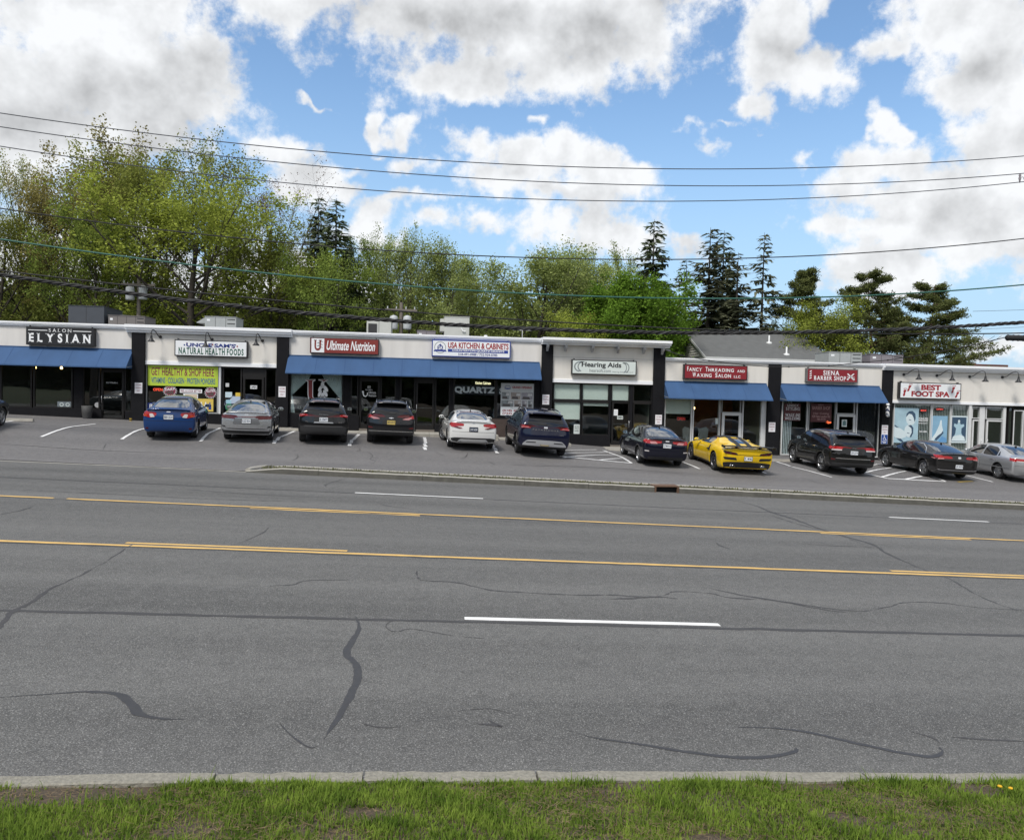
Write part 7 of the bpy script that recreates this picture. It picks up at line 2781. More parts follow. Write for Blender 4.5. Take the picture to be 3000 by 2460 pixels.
curtain([(853, 1090), (852, 1120), (850, 1158), (850, 1185), (850, 1212)], [(915, 1090), (905, 1110), (855, 1158), (858, 1160), (864, 1212)], 'pale curtain tied back at the left of the nutrition window')
curtain([(1003, 1090), (1003, 1120), (1003, 1160), (1002, 1190), (1002, 1212)], [(940, 1090), (952, 1115), (994, 1165), (992, 1185), (988, 1212)], 'pale curtain tied back at the right of the nutrition window')
n = empty('window_decal', (0, 0, 0), 0, 'large red letter U with white leaves on the curtained window', 'decal')
Yd = YF + .13
WH, RD = M_LWHT, mat('window red', (.20, .02, .02), .5)


def wpoly(pts, m, nm, lift=0):
    MB().poly([(lambda q: (q.x, Yd - .002 - lift, q.z))(P(a, b, Yd)) for a, b in pts]).build(nm, m, n)


wpoly([(894, 1111), (924, 1111), (924, 1115), (917, 1118), (917, 1160), (923, 1180), (938, 1190), (938, 1196), (918, 1192), (905, 1176), (901, 1155), (901, 1118), (894, 1115)], WH, 'letter')
wpoly([(896, 1112.5), (922, 1112.5), (915, 1116), (915, 1160), (920, 1178), (934, 1189), (920, 1188), (907, 1175), (903.5, 1155), (903.5, 1116)], RD, 'letter', .003)
wpoly([(933, 1111), (961, 1111), (961, 1114), (955, 1117), (950, 1121), (946, 1117), (933, 1114)], WH, 'letter')
wpoly([(936, 1112.5), (959, 1112.5), (952, 1115), (949, 1118), (946, 1115)], RD, 'letter', .003)
for cx, cy, rx, ry, rot in ((945, 1127, 5, 10, 0), (938, 1138, 4.5, 10, .5), (954, 1138, 5, 11, -.6), (937, 1152, 4.5, 11, .35), (953, 1152, 5, 11, -.5), (945, 1160, 5, 10, 0), (940, 1170, 5, 10, .3), (951, 1169, 5, 10, -.4)):
    wpoly(ellipse(cx, cy, rx, ry, 14, rot=rot), WH, 'leaf')
n = empty('door_decal', (0, 0, 0), 0, 'small white lettering on the nutrition shop door', 'decal')
Yd = YF + .15
for txt, b in (('830', (1077, 1130, 1086, 1137)), ('WELCOME TO', (1070, 1140, 1092, 1144)), ('Ultimate', (1080, 1146, 1101, 1153)), ('Nutrition', (1080, 1155, 1102, 1162))):
    x0, x1, z0, z1 = rect(*b, Yd)
    lettering(txt, x0, x1, z0, z1, Yd - .004, M_LWHT, n)
wpoly([(1060, 1145), (1066, 1145), (1066, 1156), (1070, 1160), (1075, 1156), (1075, 1150), (1078, 1150), (1077, 1158), (1071, 1163), (1064, 1160), (1062, 1152)], WH, 'letter')

# kitchen shop window
n = empty('window_banner', (0, 0, 0), 0, 'black strip with big pale QUARTZ letters in the kitchen window', 'banner')
x0, x1, z0, z1 = rect(1328, 1130, 1566, 1157, YF + .175)
MB().box(x0 + .08, x1, YF + .175, YF + .18, z0, z1).build('strip', mat('navy banner', (.010, .009, .022), .5), n)
x0, x1, z0, z1 = rect(1331, 1133, 1451, 1154, YF + .165)
lettering('QUARTZ', x0, x1, z0, z1, YF + .165, mat('lilac letters', (.88, .86, .95), .5), n, bold=.05)
x0, x1, z0, z1 = rect(1463, 1136, 1476, 1155, YF + .165)
lettering('S', x0, x1, z0, z1, YF + .165, mat('lilac letters', (.88, .86, .95), .5), n, bold=.05)
r_, tx, sh = panel('grand_opening_poster', 1467, 1123, 1563, 1217, mat('poster grey white', (.52, .54, .55), .6), 'large white grand opening poster with kitchen photos in the window', 'poster')
tx('GRAND OPENING', .34, .94, .84, .91, M_LRED, bold=.04)
for k in range(3):
    tx('free in home estimates today', .36, .92, .80 - .028 * k, .815 - .028 * k, M_LGRY)
o, i = arc_band(.20, .87, .09, .06, .18, 0, 6.28, 20)
sh(o + i[::-1], M_FBLU)
sh([(.10, .82), (.30, .82), (.28, .85), (.12, .85)], M_FBLU)
KP = [(.02, .50, .26, .72), (.30, .50, .60, .72), (.62, .50, .97, .72), (.02, .27, .38, .47), (.41, .27, .62, .47), (.65, .27, .80, .47), (.83, .27, .97, .47)]
for k, (a, b, c, d) in enumerate(KP):
    sh([(a, b), (c, b), (c, d), (a, d)], mat('photo print %d' % (k % 3), [(.20, .22, .23), (.30, .26, .24), (.25, .24, .27)][k % 3], .5, var=.8, scale=5), 'photo')
    w_, h_ = c - a, d - b
    sh([(a + .1 * w_, b + .05 * h_), (c - .2 * w_, b + .05 * h_), (c - .3 * w_, b + .38 * h_), (a + .15 * w_, b + .42 * h_)], mat('photo dark', (.07, .06, .06), .5, var=.5, scale=8), 'photo_detail', .001)
    sh([(a + .55 * w_, b + .5 * h_), (c - .05 * w_, b + .5 * h_), (c - .05 * w_, b + .9 * h_), (a + .60 * w_, b + .9 * h_)], mat('photo light', (.5, .5, .5), .5, var=.5, scale=8), 'photo_detail', .001)
sh([(0, 0), (1, 0), (1, .255), (0, .255)], M_SWHT)
tx('Please call', .30, .68, .20, .245, M_LGRY, shear=.2, lift=.001)
tx('(518) 491-0988', .06, .92, .105, .18, M_LRED, bold=.035, lift=.001)
tx('(732) 934-0785', .06, .92, .02, .09, M_LRED, bold=.035, lift=.001)
M_WARM = mat('warm lit sign', (.7, .65, .4), .5, emit=(1.0, .9, .55), estr=1.2)
n = empty('lit_window_sign', (0, 0, 0), 0, 'small glowing sign high in the kitchen shop window', 'sign')
x0, x1, z0, z1 = rect(1393, 1118, 1438, 1126, YF + .6)
lettering('Kitchen Cabinets', x0, x1, z0, z1, YF + .6, M_WARM, n, bold=.03)
MB().box(x0 - .05, x1 + .05, YF + .62, YF + .64, z0 - .04, z1 + .04).build('backing', M_SBLK, n)
# hearing shop papers
r_, tx, sh = panel('door_notice', 1796, 1199, 1810, 1217, M_SWHT, 'white paper taped to the hearing shop door', 'notice', Y=YF + .14)
for k in range(4):
    tx('hours by appointment', .15, .85, .74 - .17 * k, .80 - .17 * k, M_LGRY)
n = panel('open_card', 1808, 1218, 1825, 1228, M_SWHT2, 'OPEN card on the hearing shop door', 'sign', Y=YF + .14)
n[1]('OPEN', .08, .92, .2, .8, M_LBLK, bold=.03)
r_, tx, sh = panel('window_sign', 1681, 1243, 1698, 1271, M_SWHT2, 'pale sign in the lower left hearing shop window', 'sign')
for k, (t_, a) in enumerate((('BETTER', .8), ('HEARING', .62), ('is our', .46), ('business', .30))):
    tx(t_, .15, .85, a - .06, a + .06, M_LBLK, bold=.02)
# threading salon
r_, tx, sh = panel('door_notice', 2096, 1225, 2107, 1242, M_SWHT2, 'white notice on the glass beside the threading salon door', 'notice')
n = empty('neon_open_sign', (0, 0, 0), 0, 'dim red neon sign in the threading salon window', 'neon sign')
x0, x1, z0, z1 = rect(1984, 1222, 2007, 1231, YF + .5)
lettering('OPEN', x0, x1, z0, z1, YF + .5, mat('dim red neon', (.5, .03, .03), .5, emit=(.8, .06, .05), estr=.35), n, bold=.01)
MB().box(x0 - .04, x1 + .04, YF + .52, YF + .53, z0 - .03, z1 + .03).build('backing', M_SBLK, n)
xx = rect(1948, 1172, 2024, 1212, YF + .2)
MB().box(xx[0], xx[1], YF + .2, YF + .205, xx[2], 3.05).build('roller_shade', M_SHADE, mall)
# barber
M_MBAND = mat('maroon window film', (.075, .012, .014), .5)
n = empty('window_decal', (0, 0, 0), 0, 'white styling and walk-ins lettering on the barber window', 'decal')
for txt, b in (('UNISEX', (2306, 1184, 2340, 1191)), ('STYLING', (2303, 1193, 2343, 1202)), ('WALK-INS', (2300, 1211, 2344, 1220)), ('WELCOME', (2299, 1221.5, 2344, 1230))):
    x0, x1, z0, z1 = rect(*b, YG)
    lettering(txt, x0, x1, z0, z1, YG - .006, M_LWHT, n, serif=True, bold=.01)
x0, x1, z0, z1 = rect(2297, 1182, 2345, 1232, YG)
MB().box(x0, x1, YG - .003, YG, z0, z1).build('film', M_MBAND, n)
n = empty('window_decal', (0, 0, 0), 0, 'pink barber shop name and address on the middle barber window', 'decal')
MP = mat('pink lettering', (.42, .25, .24), .5)
for txt, b in (('SIENA', (2397, 1184, 2413, 1188)), ('BARBER SHOP', (2380, 1190, 2432, 1200)), ('Hair Cutting', (2383, 1208, 2428, 1215)), ('428 New Loudon Rd', (2379, 1216, 2431, 1223)), ('785-0739', (2393, 1225, 2418, 1231))):
    x0, x1, z0, z1 = rect(*b, YG)
    lettering(txt, x0, x1, z0, z1, YG - .006, MP, n, bold=.01)
x0, x1, z0, z1 = rect(2375, 1182, 2436, 1236, YG)
MB().box(x0, x1, YG - .003, YG, z0, z1).build('film', M_MBAND, n)
n = empty('neon_open_sign', (0, 0, 0), 0, 'small orange neon Open sign in the barber window', 'neon sign')
x0, x1, z0, z1 = rect(2422, 1233, 2435, 1242, YF + .09)
lettering('Open', x0, x1, z0, z1, YF + .09, mat('orange neon', (.6, .1, .02), .5, emit=(1.0, .16, .05), estr=1.6), n, bold=.02)
r_, tx, sh = panel('door_poster', 2466, 1229, 2481, 1250, M_SWHT2, 'pale poster on the barber shop door', 'poster', Y=YF + .14)
sh([(.2, .2), (.8, .2), (.8, .75), (.5, .9), (.2, .75)], mat('poster teal', (.10, .20, .20), .6))


def blinds(pl, pt, pr, pb, m, label, Y=YF + .22, pitch=.085, top=None, bot=None):
    x0, x1, z0, z1 = rect(pl, pt, pr, pb, Y)
    if top is not None:
        z1 = top
    if bot is not None:
        z0 = bot
    r_ = empty('vertical_blind', (0, 0, 0), 0, label, 'blind', 'vertical blinds in the shop windows')
    MB().box(x0, x1, Y - .03, Y + .03, z1 - .05, z1).build('head_rail', M_ALU, r_)
    proto_ = None
    x = x0 + pitch / 2
    me = None
    while x < x1:
        if me is None:
            me = bpy.data.meshes.new('slat')
            a = .55
            c, s = .045 * math.cos(a), .045 * math.sin(a)
            me.from_pydata([(-c, -s, z0), (0, -.006, z0), (c, s, z0), (-c, -s, z1 - .05), (0, -.006, z1 - .05), (c, s, z1 - .05)], [], [(0, 1, 4, 3), (1, 2, 5, 4)])
            me.materials.append(m)
        link_mesh('slat', me, None, r_, (x, Y, 0))
        x += pitch


M_BLIND_B = mat('pale blue blind', (.80, .86, .90), .8)
M_BLIND_G = mat('grey blind', (.68, .71, .71), .8)
blinds(2290, 1176, 2318, 1320, M_BLIND_B, 'pale blue vertical blind at the left of the barber window', top=3.0, bot=.12)
blinds(2508, 1180, 2573, 1335, mat('dark blind', (.055, .055, .07), .8), 'dark vertical blind in the right barber window', top=3.0, bot=.08)
blinds(2618, 1184, 2725, 1300, M_BLIND_G, 'grey vertical blind in the left spa window', top=2.7, bot=.26)
blinds(2730, 1184, 2838, 1300, M_BLIND_G, 'grey vertical blind behind the two right spa posters', top=2.7, bot=.26)
# spa posters: pale blue prints
M_PB0 = mat('pale blue print', (.36, .52, .60), .5, var=.25, scale=2.5)
M_PB1 = mat('sky blue print', (.22, .40, .55), .5, var=.15, scale=2)
M_PB2 = mat('white print', (.62, .72, .75), .5, var=.1, scale=2)
M_PB3 = mat('dark blue print', (.035, .075, .13), .5, var=.2, scale=2)
r_, tx, sh = panel('spa_poster', 2619, 1195, 2690, 1297, M_PB0, 'largest pale blue spa poster with two resting faces', 'poster', Y=YF + .11)
sh(ellipse(.68, .70, .20, .19, 24, rot=-.5), M_PB2, lift=.001)
sh([(.48, .74), (.50, .84), (.60, .91), (.74, .92), (.86, .84), (.88, .70), (.84, .60), (.80, .72), (.72, .82), (.60, .84)], M_PB3, lift=.002)
sh(ellipse(.62, .34, .19, .17, 24, rot=-.6), M_PB2, lift=.001)
sh([(.58, .50), (.70, .52), (.80, .44), (.80, .28), (.72, .16), (.66, .18), (.74, .30), (.72, .42)], M_PB3, lift=.002)
sh([(.02, .50), (.30, .40), (.52, .30), (.50, .16), (.20, .10), (.02, .18)], M_PB2)
sh([(.10, .14), (.30, .12), (.44, .02), (.40, .0), (.24, .06)], M_PB3, lift=.002)
sh([(.03, .52), (.14, .46), (.22, .43), (.10, .44), (.02, .47)], M_PB3, lift=.002)
for a, b in ((.60, .68), (.55, .30)):
    sh([(a, b), (a + .10, b - .02), (a + .10, b - .035), (a, b - .02)], M_PB3, lift=.003)
r_, tx, sh = panel('spa_poster', 2727, 1218, 2775, 1296, M_PB1, 'sky blue spa poster with hands and foot, middle of three', 'poster', Y=YF + .11)
sh([(.02, .10), (.30, .36), (.50, .66), (.56, .84), (.64, .84), (.66, .66), (.74, .46), (.64, .34), (.40, .22), (.16, .04), (.02, .02)], M_PB2)
sh([(.26, .14), (.44, .26), (.66, .36), (.74, .44), (.78, .36), (.56, .20), (.34, .06)], M_PB3, lift=.001)
sh([(.48, .08), (.70, .24), (.96, .16), (.98, .02), (.52, .02)], mat('blue towel print', (.12, .30, .55), .5), lift=.001)
r_, tx, sh = panel('spa_poster', 2784, 1218, 2833, 1297, M_PB2, 'framed dark blue spa poster of a bathing figure, rightmost of three', 'poster', Y=YF + .11)
sh([(.06, .05), (.94, .05), (.94, .95), (.06, .95)], M_PB3)
sh([(.10, .08), (.30, .34), (.34, .54), (.20, .62), (.22, .72), (.40, .68), (.44, .76), (.56, .76), (.60, .68), (.80, .70), (.82, .62), (.66, .54), (.66, .36), (.90, .10), (.86, .07), (.14, .07)], M_PB0, lift=.001)
sh(ellipse(.50, .80, .065, .055, 14), M_PB2, lift=.002)
sh([(.08, .07), (.92, .07), (.84, .24), (.60, .30), (.40, .28), (.18, .24)], M_PB2, lift=.002)
n = empty('window_decal', (0, 0, 0), 0, 'white walk-ins lettering between the spa posters', 'decal')
for txt, b in (('WALK-INS', (2691, 1223, 2718, 1228)), ('WELCOME', (2690, 1229, 2718, 1234)), ('REFLEXOLOGY', (2691, 1238, 2717, 1241)), ('785-2888', (2693, 1262, 2715, 1266))):
    x0, x1, z0, z1 = rect(*b, YG)
    lettering(txt, x0, x1, z0, z1, YG - .006, M_LWHT, n, bold=.02)
for pl, pt, pr, pb, txt, lab in ((2693, 1196, 2718, 1208, 'MASSAGE', 'oval red lit massage sign between the spa posters'), (2738, 1193, 2768, 1204, 'OPEN', 'oval red lit OPEN sign above the middle spa poster')):
    x0, x1, z0, z1 = rect(pl, pt, pr, pb, YF + .11)
    n = empty('lit_oval_sign', (0, 0, 0), 0, lab, 'neon sign')
    cx, cz = (x0 + x1) / 2, (z0 + z1) / 2
    MB().prism([(cx + (x1 - x0) / 2 * a, YF + .11, cz + (z1 - z0) / 2 * b) for a, b in ellipse(0, 0, 1, 1, 24)], (0, 1, 0), .01).build('board', mat('black oval', (.03, .012, .014), .5), n)
    lettering(txt, cx - (x1 - x0) * .32, cx + (x1 - x0) * .32, cz - (z1 - z0) * .2, cz + (z1 - z0) * .2, YF + .105, mat('red lit letters', (.5, .04, .04), .5, emit=(1, .12, .08), estr=.8), n, bold=.02)
# salon: door name, planter, standing lamp glow, round card
n = empty('door_decal', (0, 0, 0), 0, 'tiny white salon name on the leftmost shop door', 'decal')
x0, x1, z0, z1 = rect(312, 1119, 344, 1123, YF + .15)
lettering('ELYSIAN', x0, x1, z0, z1, YF + .15, M_LWHT, n)
x0, x1, z0, z1 = rect(239, 1188, 271, 1230, YF - .35)
pl_ = empty('planter', ((x0 + x1) / 2, YF - .35, z0), 0, 'tall tapered dark grey planter beside the salon door', 'planter')
w_ = (x1 - x0) / 2
h_ = z1 - z0
MB().lathe([(w_ * .70, 0), (w_ * .92, h_ * .5), (w_ * 1.0, h_), (w_ * .92, h_), (w_ * .88, h_ * .9), (.0001, h_ * .88)], 24).build('pot', mat('dark grey pot', (.045, .045, .045), .7, var=.15), pl_)
rs = np.random.default_rng(3)
lvv, lf = leaves_np(rs, rs.normal(0, .10, (60, 3)) + np.array([0, 0, h_ + .16]), (.06, .06, .10), .05, 4) if 'leaves_np' in globals() else (None, None)
r_ = empty('round_card', (0, 0, 0), 0, 'small round white card low on the salon glass', 'sign')
x0, x1, z0, z1 = rect(277, 1178, 294, 1194, YG)
MB().poly([((x0 + x1) / 2 + (x1 - x0) / 2 * a, YG - .002, (z0 + z1) / 2 + (z1 - z0) / 2 * b) for a, b in ellipse(0, 0, 1, 1, 20)][::-1]).build('disc', mat('card grey', (.45, .45, .45), .6), r_)
r_, tx, sh = panel('window_card', 168, 1176, 210, 1194, mat('grey patterned card', (.18, .21, .23), .6, var=.5, scale=10), 'grey patterned card on the sill of the salon window', 'sign')
for a in (.30, .72):
    o, i = arc_band(a, .5, .15, .32, .4, 0, 6.28, 18)
    sh(o + i[::-1], M_SWHT2)
M_GLOW = mat('warm bulb', (.8, .6, .3), .5, emit=(1.0, .62, .22), estr=9)
for k, (px, py, lab) in enumerate(((103, 1077, 'glowing pendant bulb left in the salon window'), (180, 1078, 'glowing pendant lamp centred in the salon window'), (357, 1081, 'warm bulb glowing above the salon door'), (2033, 1196, 'warm bulb inside the threading salon'))):
    p = P(px, py, YF + 1.2)
    c = empty('pendant_lamp', p, 0, lab, 'lamp', 'warm lamps inside the shops')
    MB().lathe([(.0001, -.05), (.04, -.04), (.055, 0), (.04, .05), (.015, .08)], 12).build('bulb', M_GLOW, c)
    MB().tube([(0, 0, .08), (0, 0, .45)], .006, 5).build('cord', M_SBLK, c)
# yellow bollard base marks at the pillar foot
p = P(383, 1225, YF - .6)
n = empty('striped_post', (p.x, YF - .6, .99), 0, 'short yellow and black striped post by the first pillar', 'post')
MB().tube([(0, 0, 0), (0, 0, .34)], .05, 12).build('post', M_SBLK, n)
for z in (.10, .19, .28):
    MB().lathe([(.053, z - .022), (.053, z + .022)], 12).build('yellow_band', mat('band yellow', (.5, .33, .03), .6), n)
# white wing chairs in the threading salon
for k, (px, lab) in enumerate(((2027, 'left white wing chair inside the threading salon'), (2056, 'right white wing chair inside the threading salon'))):
    p = P(px, 1290, YF + .9)
    c = empty('wing_chair', (p.x, YF + .9, FL['E'] + .02), 0, lab, 'chair', 'white chairs in the threading salon')
    MC = mat('white upholstery', (.45, .46, .44), .7)
    MB().bbox(-.30, .30, -.28, .30, .25, .48, .05).build('seat', MC, c)
    MB().prism([(-.34, .24, .4), (.34, .24, .4), (.42, .24, 1.1), (.30, .24, 1.22), (0, .24, 1.14), (-.30, .24, 1.22), (-.42, .24, 1.1)], (0, 1, 0), .10).build('backrest', MC, c)
    for sx in (-1, 1):
        MB().bbox(sx * .34 - .05, sx * .34 + .05, -.25, .28, .40, .66, .03).build('armrest', MC, c)
        for sy in (-.22, .22):
            MB().tube([(sx * .24, sy, 0), (sx * .24, sy, .27)], .02, 6).build('leg', M_SBLK, c)
# ------------------------------------------------------------------ house, roof units, poles and wires
M_SHINGLE = mat('grey shingles', (0.105, 0.108, 0.108), 0.95, var=0.22, scale=2.2, bump=0.5, bscale=14)
M_SIDING = mat('pale siding', (0.56, 0.56, 0.52), 0.7, var=0.05)
M_EAVE = mat('grey white eave trim', (0.50, 0.51, 0.50), 0.6)
hx0, hx1, hy0, hy1 = P(2070, 1041, 49).x, P(2428, 1050, 49).x, 49.0, 57.0
hze = P(2250, 1046, 49).z
hzr = P(2200, 977, 53).z
house = empty('house', (0, 0, 0), 0, 'house with grey shingled gable roof behind the threading salon', 'house')
hyr = (hy0 + hy1) / 2
MB().box(hx0, hx1, hy0 + .2, hy1 - .2, 0, hze).build('wall', M_SIDING, house)
ov = .25
for s, ya in ((1, hy0 - ov), (-1, hy1 + ov)):
    sl = (hzr - hze) / (hyr - hy0)
    zz = hze - ov * sl
    MB().add([(hx0 - .15, ya, zz), (hx1 + .15, ya, zz), (hx1 + .15, hyr, hzr), (hx0 - .15, hyr, hzr), (hx0 - .15, ya, zz - .12), (hx1 + .15, ya, zz - .12), (hx1 + .15, hyr, hzr - .12), (hx0 - .15, hyr, hzr - .12)],
             [(0, 1, 2, 3), (4, 7, 6, 5), (0, 4, 5, 1), (1, 5, 6, 2), (0, 3, 7, 4)]).build('roof', M_SHINGLE, house)
MB().box(hx0 - .16, hx1 + .16, hy0 - ov - .06, hy0 - ov - .004, hze - ov * sl - .22, hze - ov * sl + .01).build('gutter', M_EAVE, house)
nb = 11
for k in range(nb):
    za, zb = hze + (hzr - hze) * k / nb, hze + (hzr - hze) * (k + 1) / nb
    wa = (hyr - hy0) * (1 - k / nb) - .02
    wb_ = (hyr - hy0) * (1 - (k + 1) / nb) - .02
    if wb_ < .02:
        wb_ = .02
    MB().add([(hx0 - .045, hyr - wa, za), (hx0 - .045, hyr + wa, za), (hx0 - .01, hyr + wb_, zb), (hx0 - .01, hyr - wb_, zb), (hx0, hyr - wa, za), (hx0, hyr + wa, za)], [(0, 3, 2, 1), (0, 1, 5, 4)]).build('clapboard', M_SIDING, house)
for ya, yb in ((hy0 - ov, hyr), (hy1 + ov, hyr)):
    za = hze - ov * sl
    MB().add([(hx0 - .17, ya, za - .16), (hx0 - .17, ya, za + .01), (hx0 - .17, yb, hzr + .01), (hx0 - .17, yb, hzr - .17), (hx0 - .14, ya, za - .16), (hx0 - .14, ya, za + .01), (hx0 - .14, yb, hzr + .01), (hx0 - .14, yb, hzr - .17)],
             [(0, 1, 2, 3), (4, 7, 6, 5), (0, 4, 5, 1), (1, 5, 6, 2), (0, 3, 7, 4)]).build('rake_board', M_EAVE, house)
for px, py in ((2253, 1004), (2304, 1038)):
    # stand on the front slope
    d = ray(px, py)
    t = 51 / d.y
    for _ in range(20):
        q = CAM + d * t
        zs_ = hze + (q.y - hy0) * sl
        t *= 1 + (q.z - zs_) * .02
    q = CAM + d * t
    q.z = hze + (q.y - hy0) * sl
    MB().lathe([(.20, -.08), (.20, .03), (.07, .08), (.055, .10), (.055, .50), (.0001, .51)], 14, q).build('roof_vent', M_ALU, house)

# rooftop units
M_AC_G = mat('grey galvanised casing', (.40, .42, .42), .55, metal=.3, var=.12)
M_AC_B = mat('taupe casing', (.17, .155, .15), .6, var=.1)
M_AC_K = mat('slate casing', (.055, .062, .075), .5, var=.15)
M_AC_W = mat('cream casing', (.50, .51, .48), .55, var=.1)
M_AC_P = mat('mauve grey casing', (.22, .20, .22), .6, var=.1)
M_GRILLE = mat('dark grille', (.03, .03, .032), .6)


def roof_unit(px0, py0, px1, py1, Y, m, label, depth=1.6, panels=3, grille='end', hood=False, zbase=None, vents=True):
    x0, x1, z0, z1 = rect(px0, py0, px1, py1, Y)
    zr_ = (ZT_L if x0 < xP4 else ZT_R) - .35
    z0 = min(z0, zr_ + .02) if zbase is None else zbase
    r_ = empty('rooftop_unit', ((x0 + x1) / 2, Y, zr_), 0, label, 'air conditioner', 'air units on the flat roof')
    r_.location = (0, 0, 0)
    MB().bbox(x0, x1, Y, Y + depth, z0, z1, .02).build('casing', m, r_)
    w_ = (x1 - x0) / panels
    for k in range(1, panels):
        MB().box(x0 + k * w_ - .008, x0 + k * w_ + .008, Y - .006, Y + .01, z0 + .02, z1 - .03).build('seam', M_GRILLE, r_)
    MB().box(x0 - .02, x1 + .02, Y - .02, Y + depth + .02, z1, z1 + .03).build('lid', m, r_)
    if grille == 'end':
        n_ = 6
        for k in range(n_):
            zz = z0 + (z1 - z0) * (k + .5) / n_
            MB().box(x1 - w_ * .85, x1 - w_ * .12, Y - .012, Y - .002, zz - .02, zz + .02).build('louver', M_GRILLE, r_)
    if vents:
        MB().lathe([(.30, 0), (.30, .06), (.26, .07), (.0001, .07)], 20, (x0 + (x1 - x0) * .3, Y + depth / 2, z1 + .03)).build('fan_cowl', M_GRILLE, r_)
        MB().box(x0 + w_ * .2, x0 + w_ * .5, Y - .008, Y - .001, z1 - .22, z1 - .12).build('label_plate', M_SWHT, r_)
    if hood:
        MB().prism([(x0 - .001, Y + .1, z1 - .02), (x0 - .45, Y + .1, z1 - .30), (x0 - .42, Y + .1, z1 - .33), (x0 - .001, Y + .1, z1 - .33)], (0, 1, 0), depth - .3).build('intake_hood', m, r_)
    return r_


roof_unit(200, 897, 305, 950, 41, M_AC_K, 'slate blue box unit above the salon sign', depth=2.4, panels=2, grille='none', vents=False)
roof_unit(317, 926, 424, 955, 41, M_AC_B, 'low taupe unit beside the slate box', panels=4)
roof_unit(600, 929, 692, 965, 42, M_AC_G, 'galvanised unit with sloped hood above the natural food sign', hood=True)
roof_unit(1074, 938, 1146, 985, 43, M_AC_W, 'cream upright unit with dark panel above the nutrition shop', panels=2, grille='none', vents=False)
xx = rect(1079, 948, 1104, 980, 42.99)
o = [q for q in COL.objects if q.name.startswith('rooftop_unit')][-1]
MB().box(xx[0], xx[1], 42.97, 42.99, xx[2], xx[3]).build('dark_panel', M_GRILLE, o)
roof_unit(1222, 970, 1276, 990, 42, M_AC_P, 'low mauve grey unit left of the tall cream unit', panels=2, grille='none')
ru = roof_unit(1302, 929, 1375, 985, 41, M_AC_W, 'tall cream double unit above the kitchen sign', depth=1.4, panels=1, grille='none', vents=False)
xx = rect(1302, 929, 1375, 985, 41)
MB().box(xx[0] - .01, xx[1] + .01, 40.985, 40.998, xx[2] + (xx[3] - xx[2]) * .50, xx[2] + (xx[3] - xx[2]) * .54).build('seam', M_GRILLE, ru)
MB().box(xx[0] - .22, xx[0] - .002, 41.1, 42.2, xx[2] + .25, xx[3] - .1).build('side_duct', M_AC_W, ru)
MB().tube([(xx[0] + .9, 40.97, xx[2] + .42), (xx[0] + .95, 40.93, xx[2] + .28), (xx[0] + 1.1, 40.95, xx[2] + .26)], .03, 6).build('pipe', M_LWHT, ru)
roof_unit(2428, 1033, 2525, 1065, 42, M_AC_G, 'grey green unit above the barber sign', panels=3)
roof_unit(2550, 1040, 2646, 1068, 42, M_AC_P, 'mauve grey unit right of the grey green one', panels=3)
for px, lab in ((1338, 'thin white vent pipe right of the tall cream unit'),):
    pass
p = P(1353 + 70, 985, 42)
vp = empty('vent_pipe', (p.x, 42, ZT_L - .35), 0, 'short white vent pipe behind the kitchen shop cornice', 'pipe')
MB().tube([(0, 0, 0), (0, 0, .75)], .06, 10).build('pipe', M_LWHT, vp)
MB().lathe([(.09, .75), (.09, .85), (.0001, .86)], 10).build('cap', M_LWHT, vp)
# television antenna
p = P(1530, 985, 44)
an = empty('antenna', (p.x, 44, ZT_L - .35), 0, 'thin pale roof antenna with crossbar left of the hearing shop', 'antenna')
zt_ = P(1530, 968, 44).z - (ZT_L - .35)
MB().tube([(0, 0, 0), (0, 0, zt_ + .1)], .02, 6).build('mast', M_ALU, an)
MB().tube([(-.55, 0, zt_), (.65, 0, zt_ + .01)], .014, 6).build('crossbar', M_ALU, an)
for k in range(5):
    MB().tube([(-.45 + .24 * k, -.25, zt_), (-.45 + .24 * k, .25, zt_)], .008, 5).build('element', M_ALU, an)
# far roof at the right
x0, x1, z0, z1 = rect(2842, 1068, 2940, 1085, 75)
fb = empty('far_building', (0, 0, 0), 0, 'far building whose brown roof shows above the spa cornice', 'building')
MB().box(x0, x1, 75, 85, 0, z1 - .30).build('wall', M_AC_B, fb)
MB().bbox(x0 - .3, x1 + .3, 74.7, 85.3, z1 - .29, z1 + .02, .05).build('roof', mat('brown roof', (.12, .05, .04), .9, var=.3), fb)
MB().box(x0 + 1.2, x0 + 2.2, 77, 78, z1 + .02, z1 + .28).build('roof_hatch', M_AC_B, fb)

# back-lane poles with transformers
M_POLE = mat('weathered wood pole', (.16, .14, .12), .9, var=.3, scale=8)
M_XFMR = mat('grey transformer tank', (.42, .44, .45), .5, var=.08)


def back_pole(px, ptop, Y, cans, label):
    t_ = P(px, ptop, Y)
    zg = zland(t_.x, Y)
    r_ = empty('utility_pole', (t_.x, Y, zg), 0, label, 'utility pole', 'utility poles')
    h_ = t_.z - zg
    MB().tube([(0, 0, -.3), (0, 0, h_)], [.16, .11], 10).build('pole', M_POLE, r_)
    MB().box(-1.0, 1.0, -.16, -.06, h_ - .55, h_ - .43).build('crossarm', M_POLE, r_)
    for x in (-.85, -.3, .3, .85):
        MB().lathe([(.04, 0), (.055, .05), (.03, .10), (.045, .14), (.0001, .17)], 8, (x, -.11, h_ - .43)).build('insulator', M_XFMR, r_)
    for (dx, dz) in cans:
        MB().lathe([(.0001, 0), (.24, .02), (.26, .1), (.26, .75), (.22, .84), (.08, .90), (.0001, .92)], 16, (dx, -.30, h_ - dz)).build('transformer', M_XFMR, r_)
    return r_


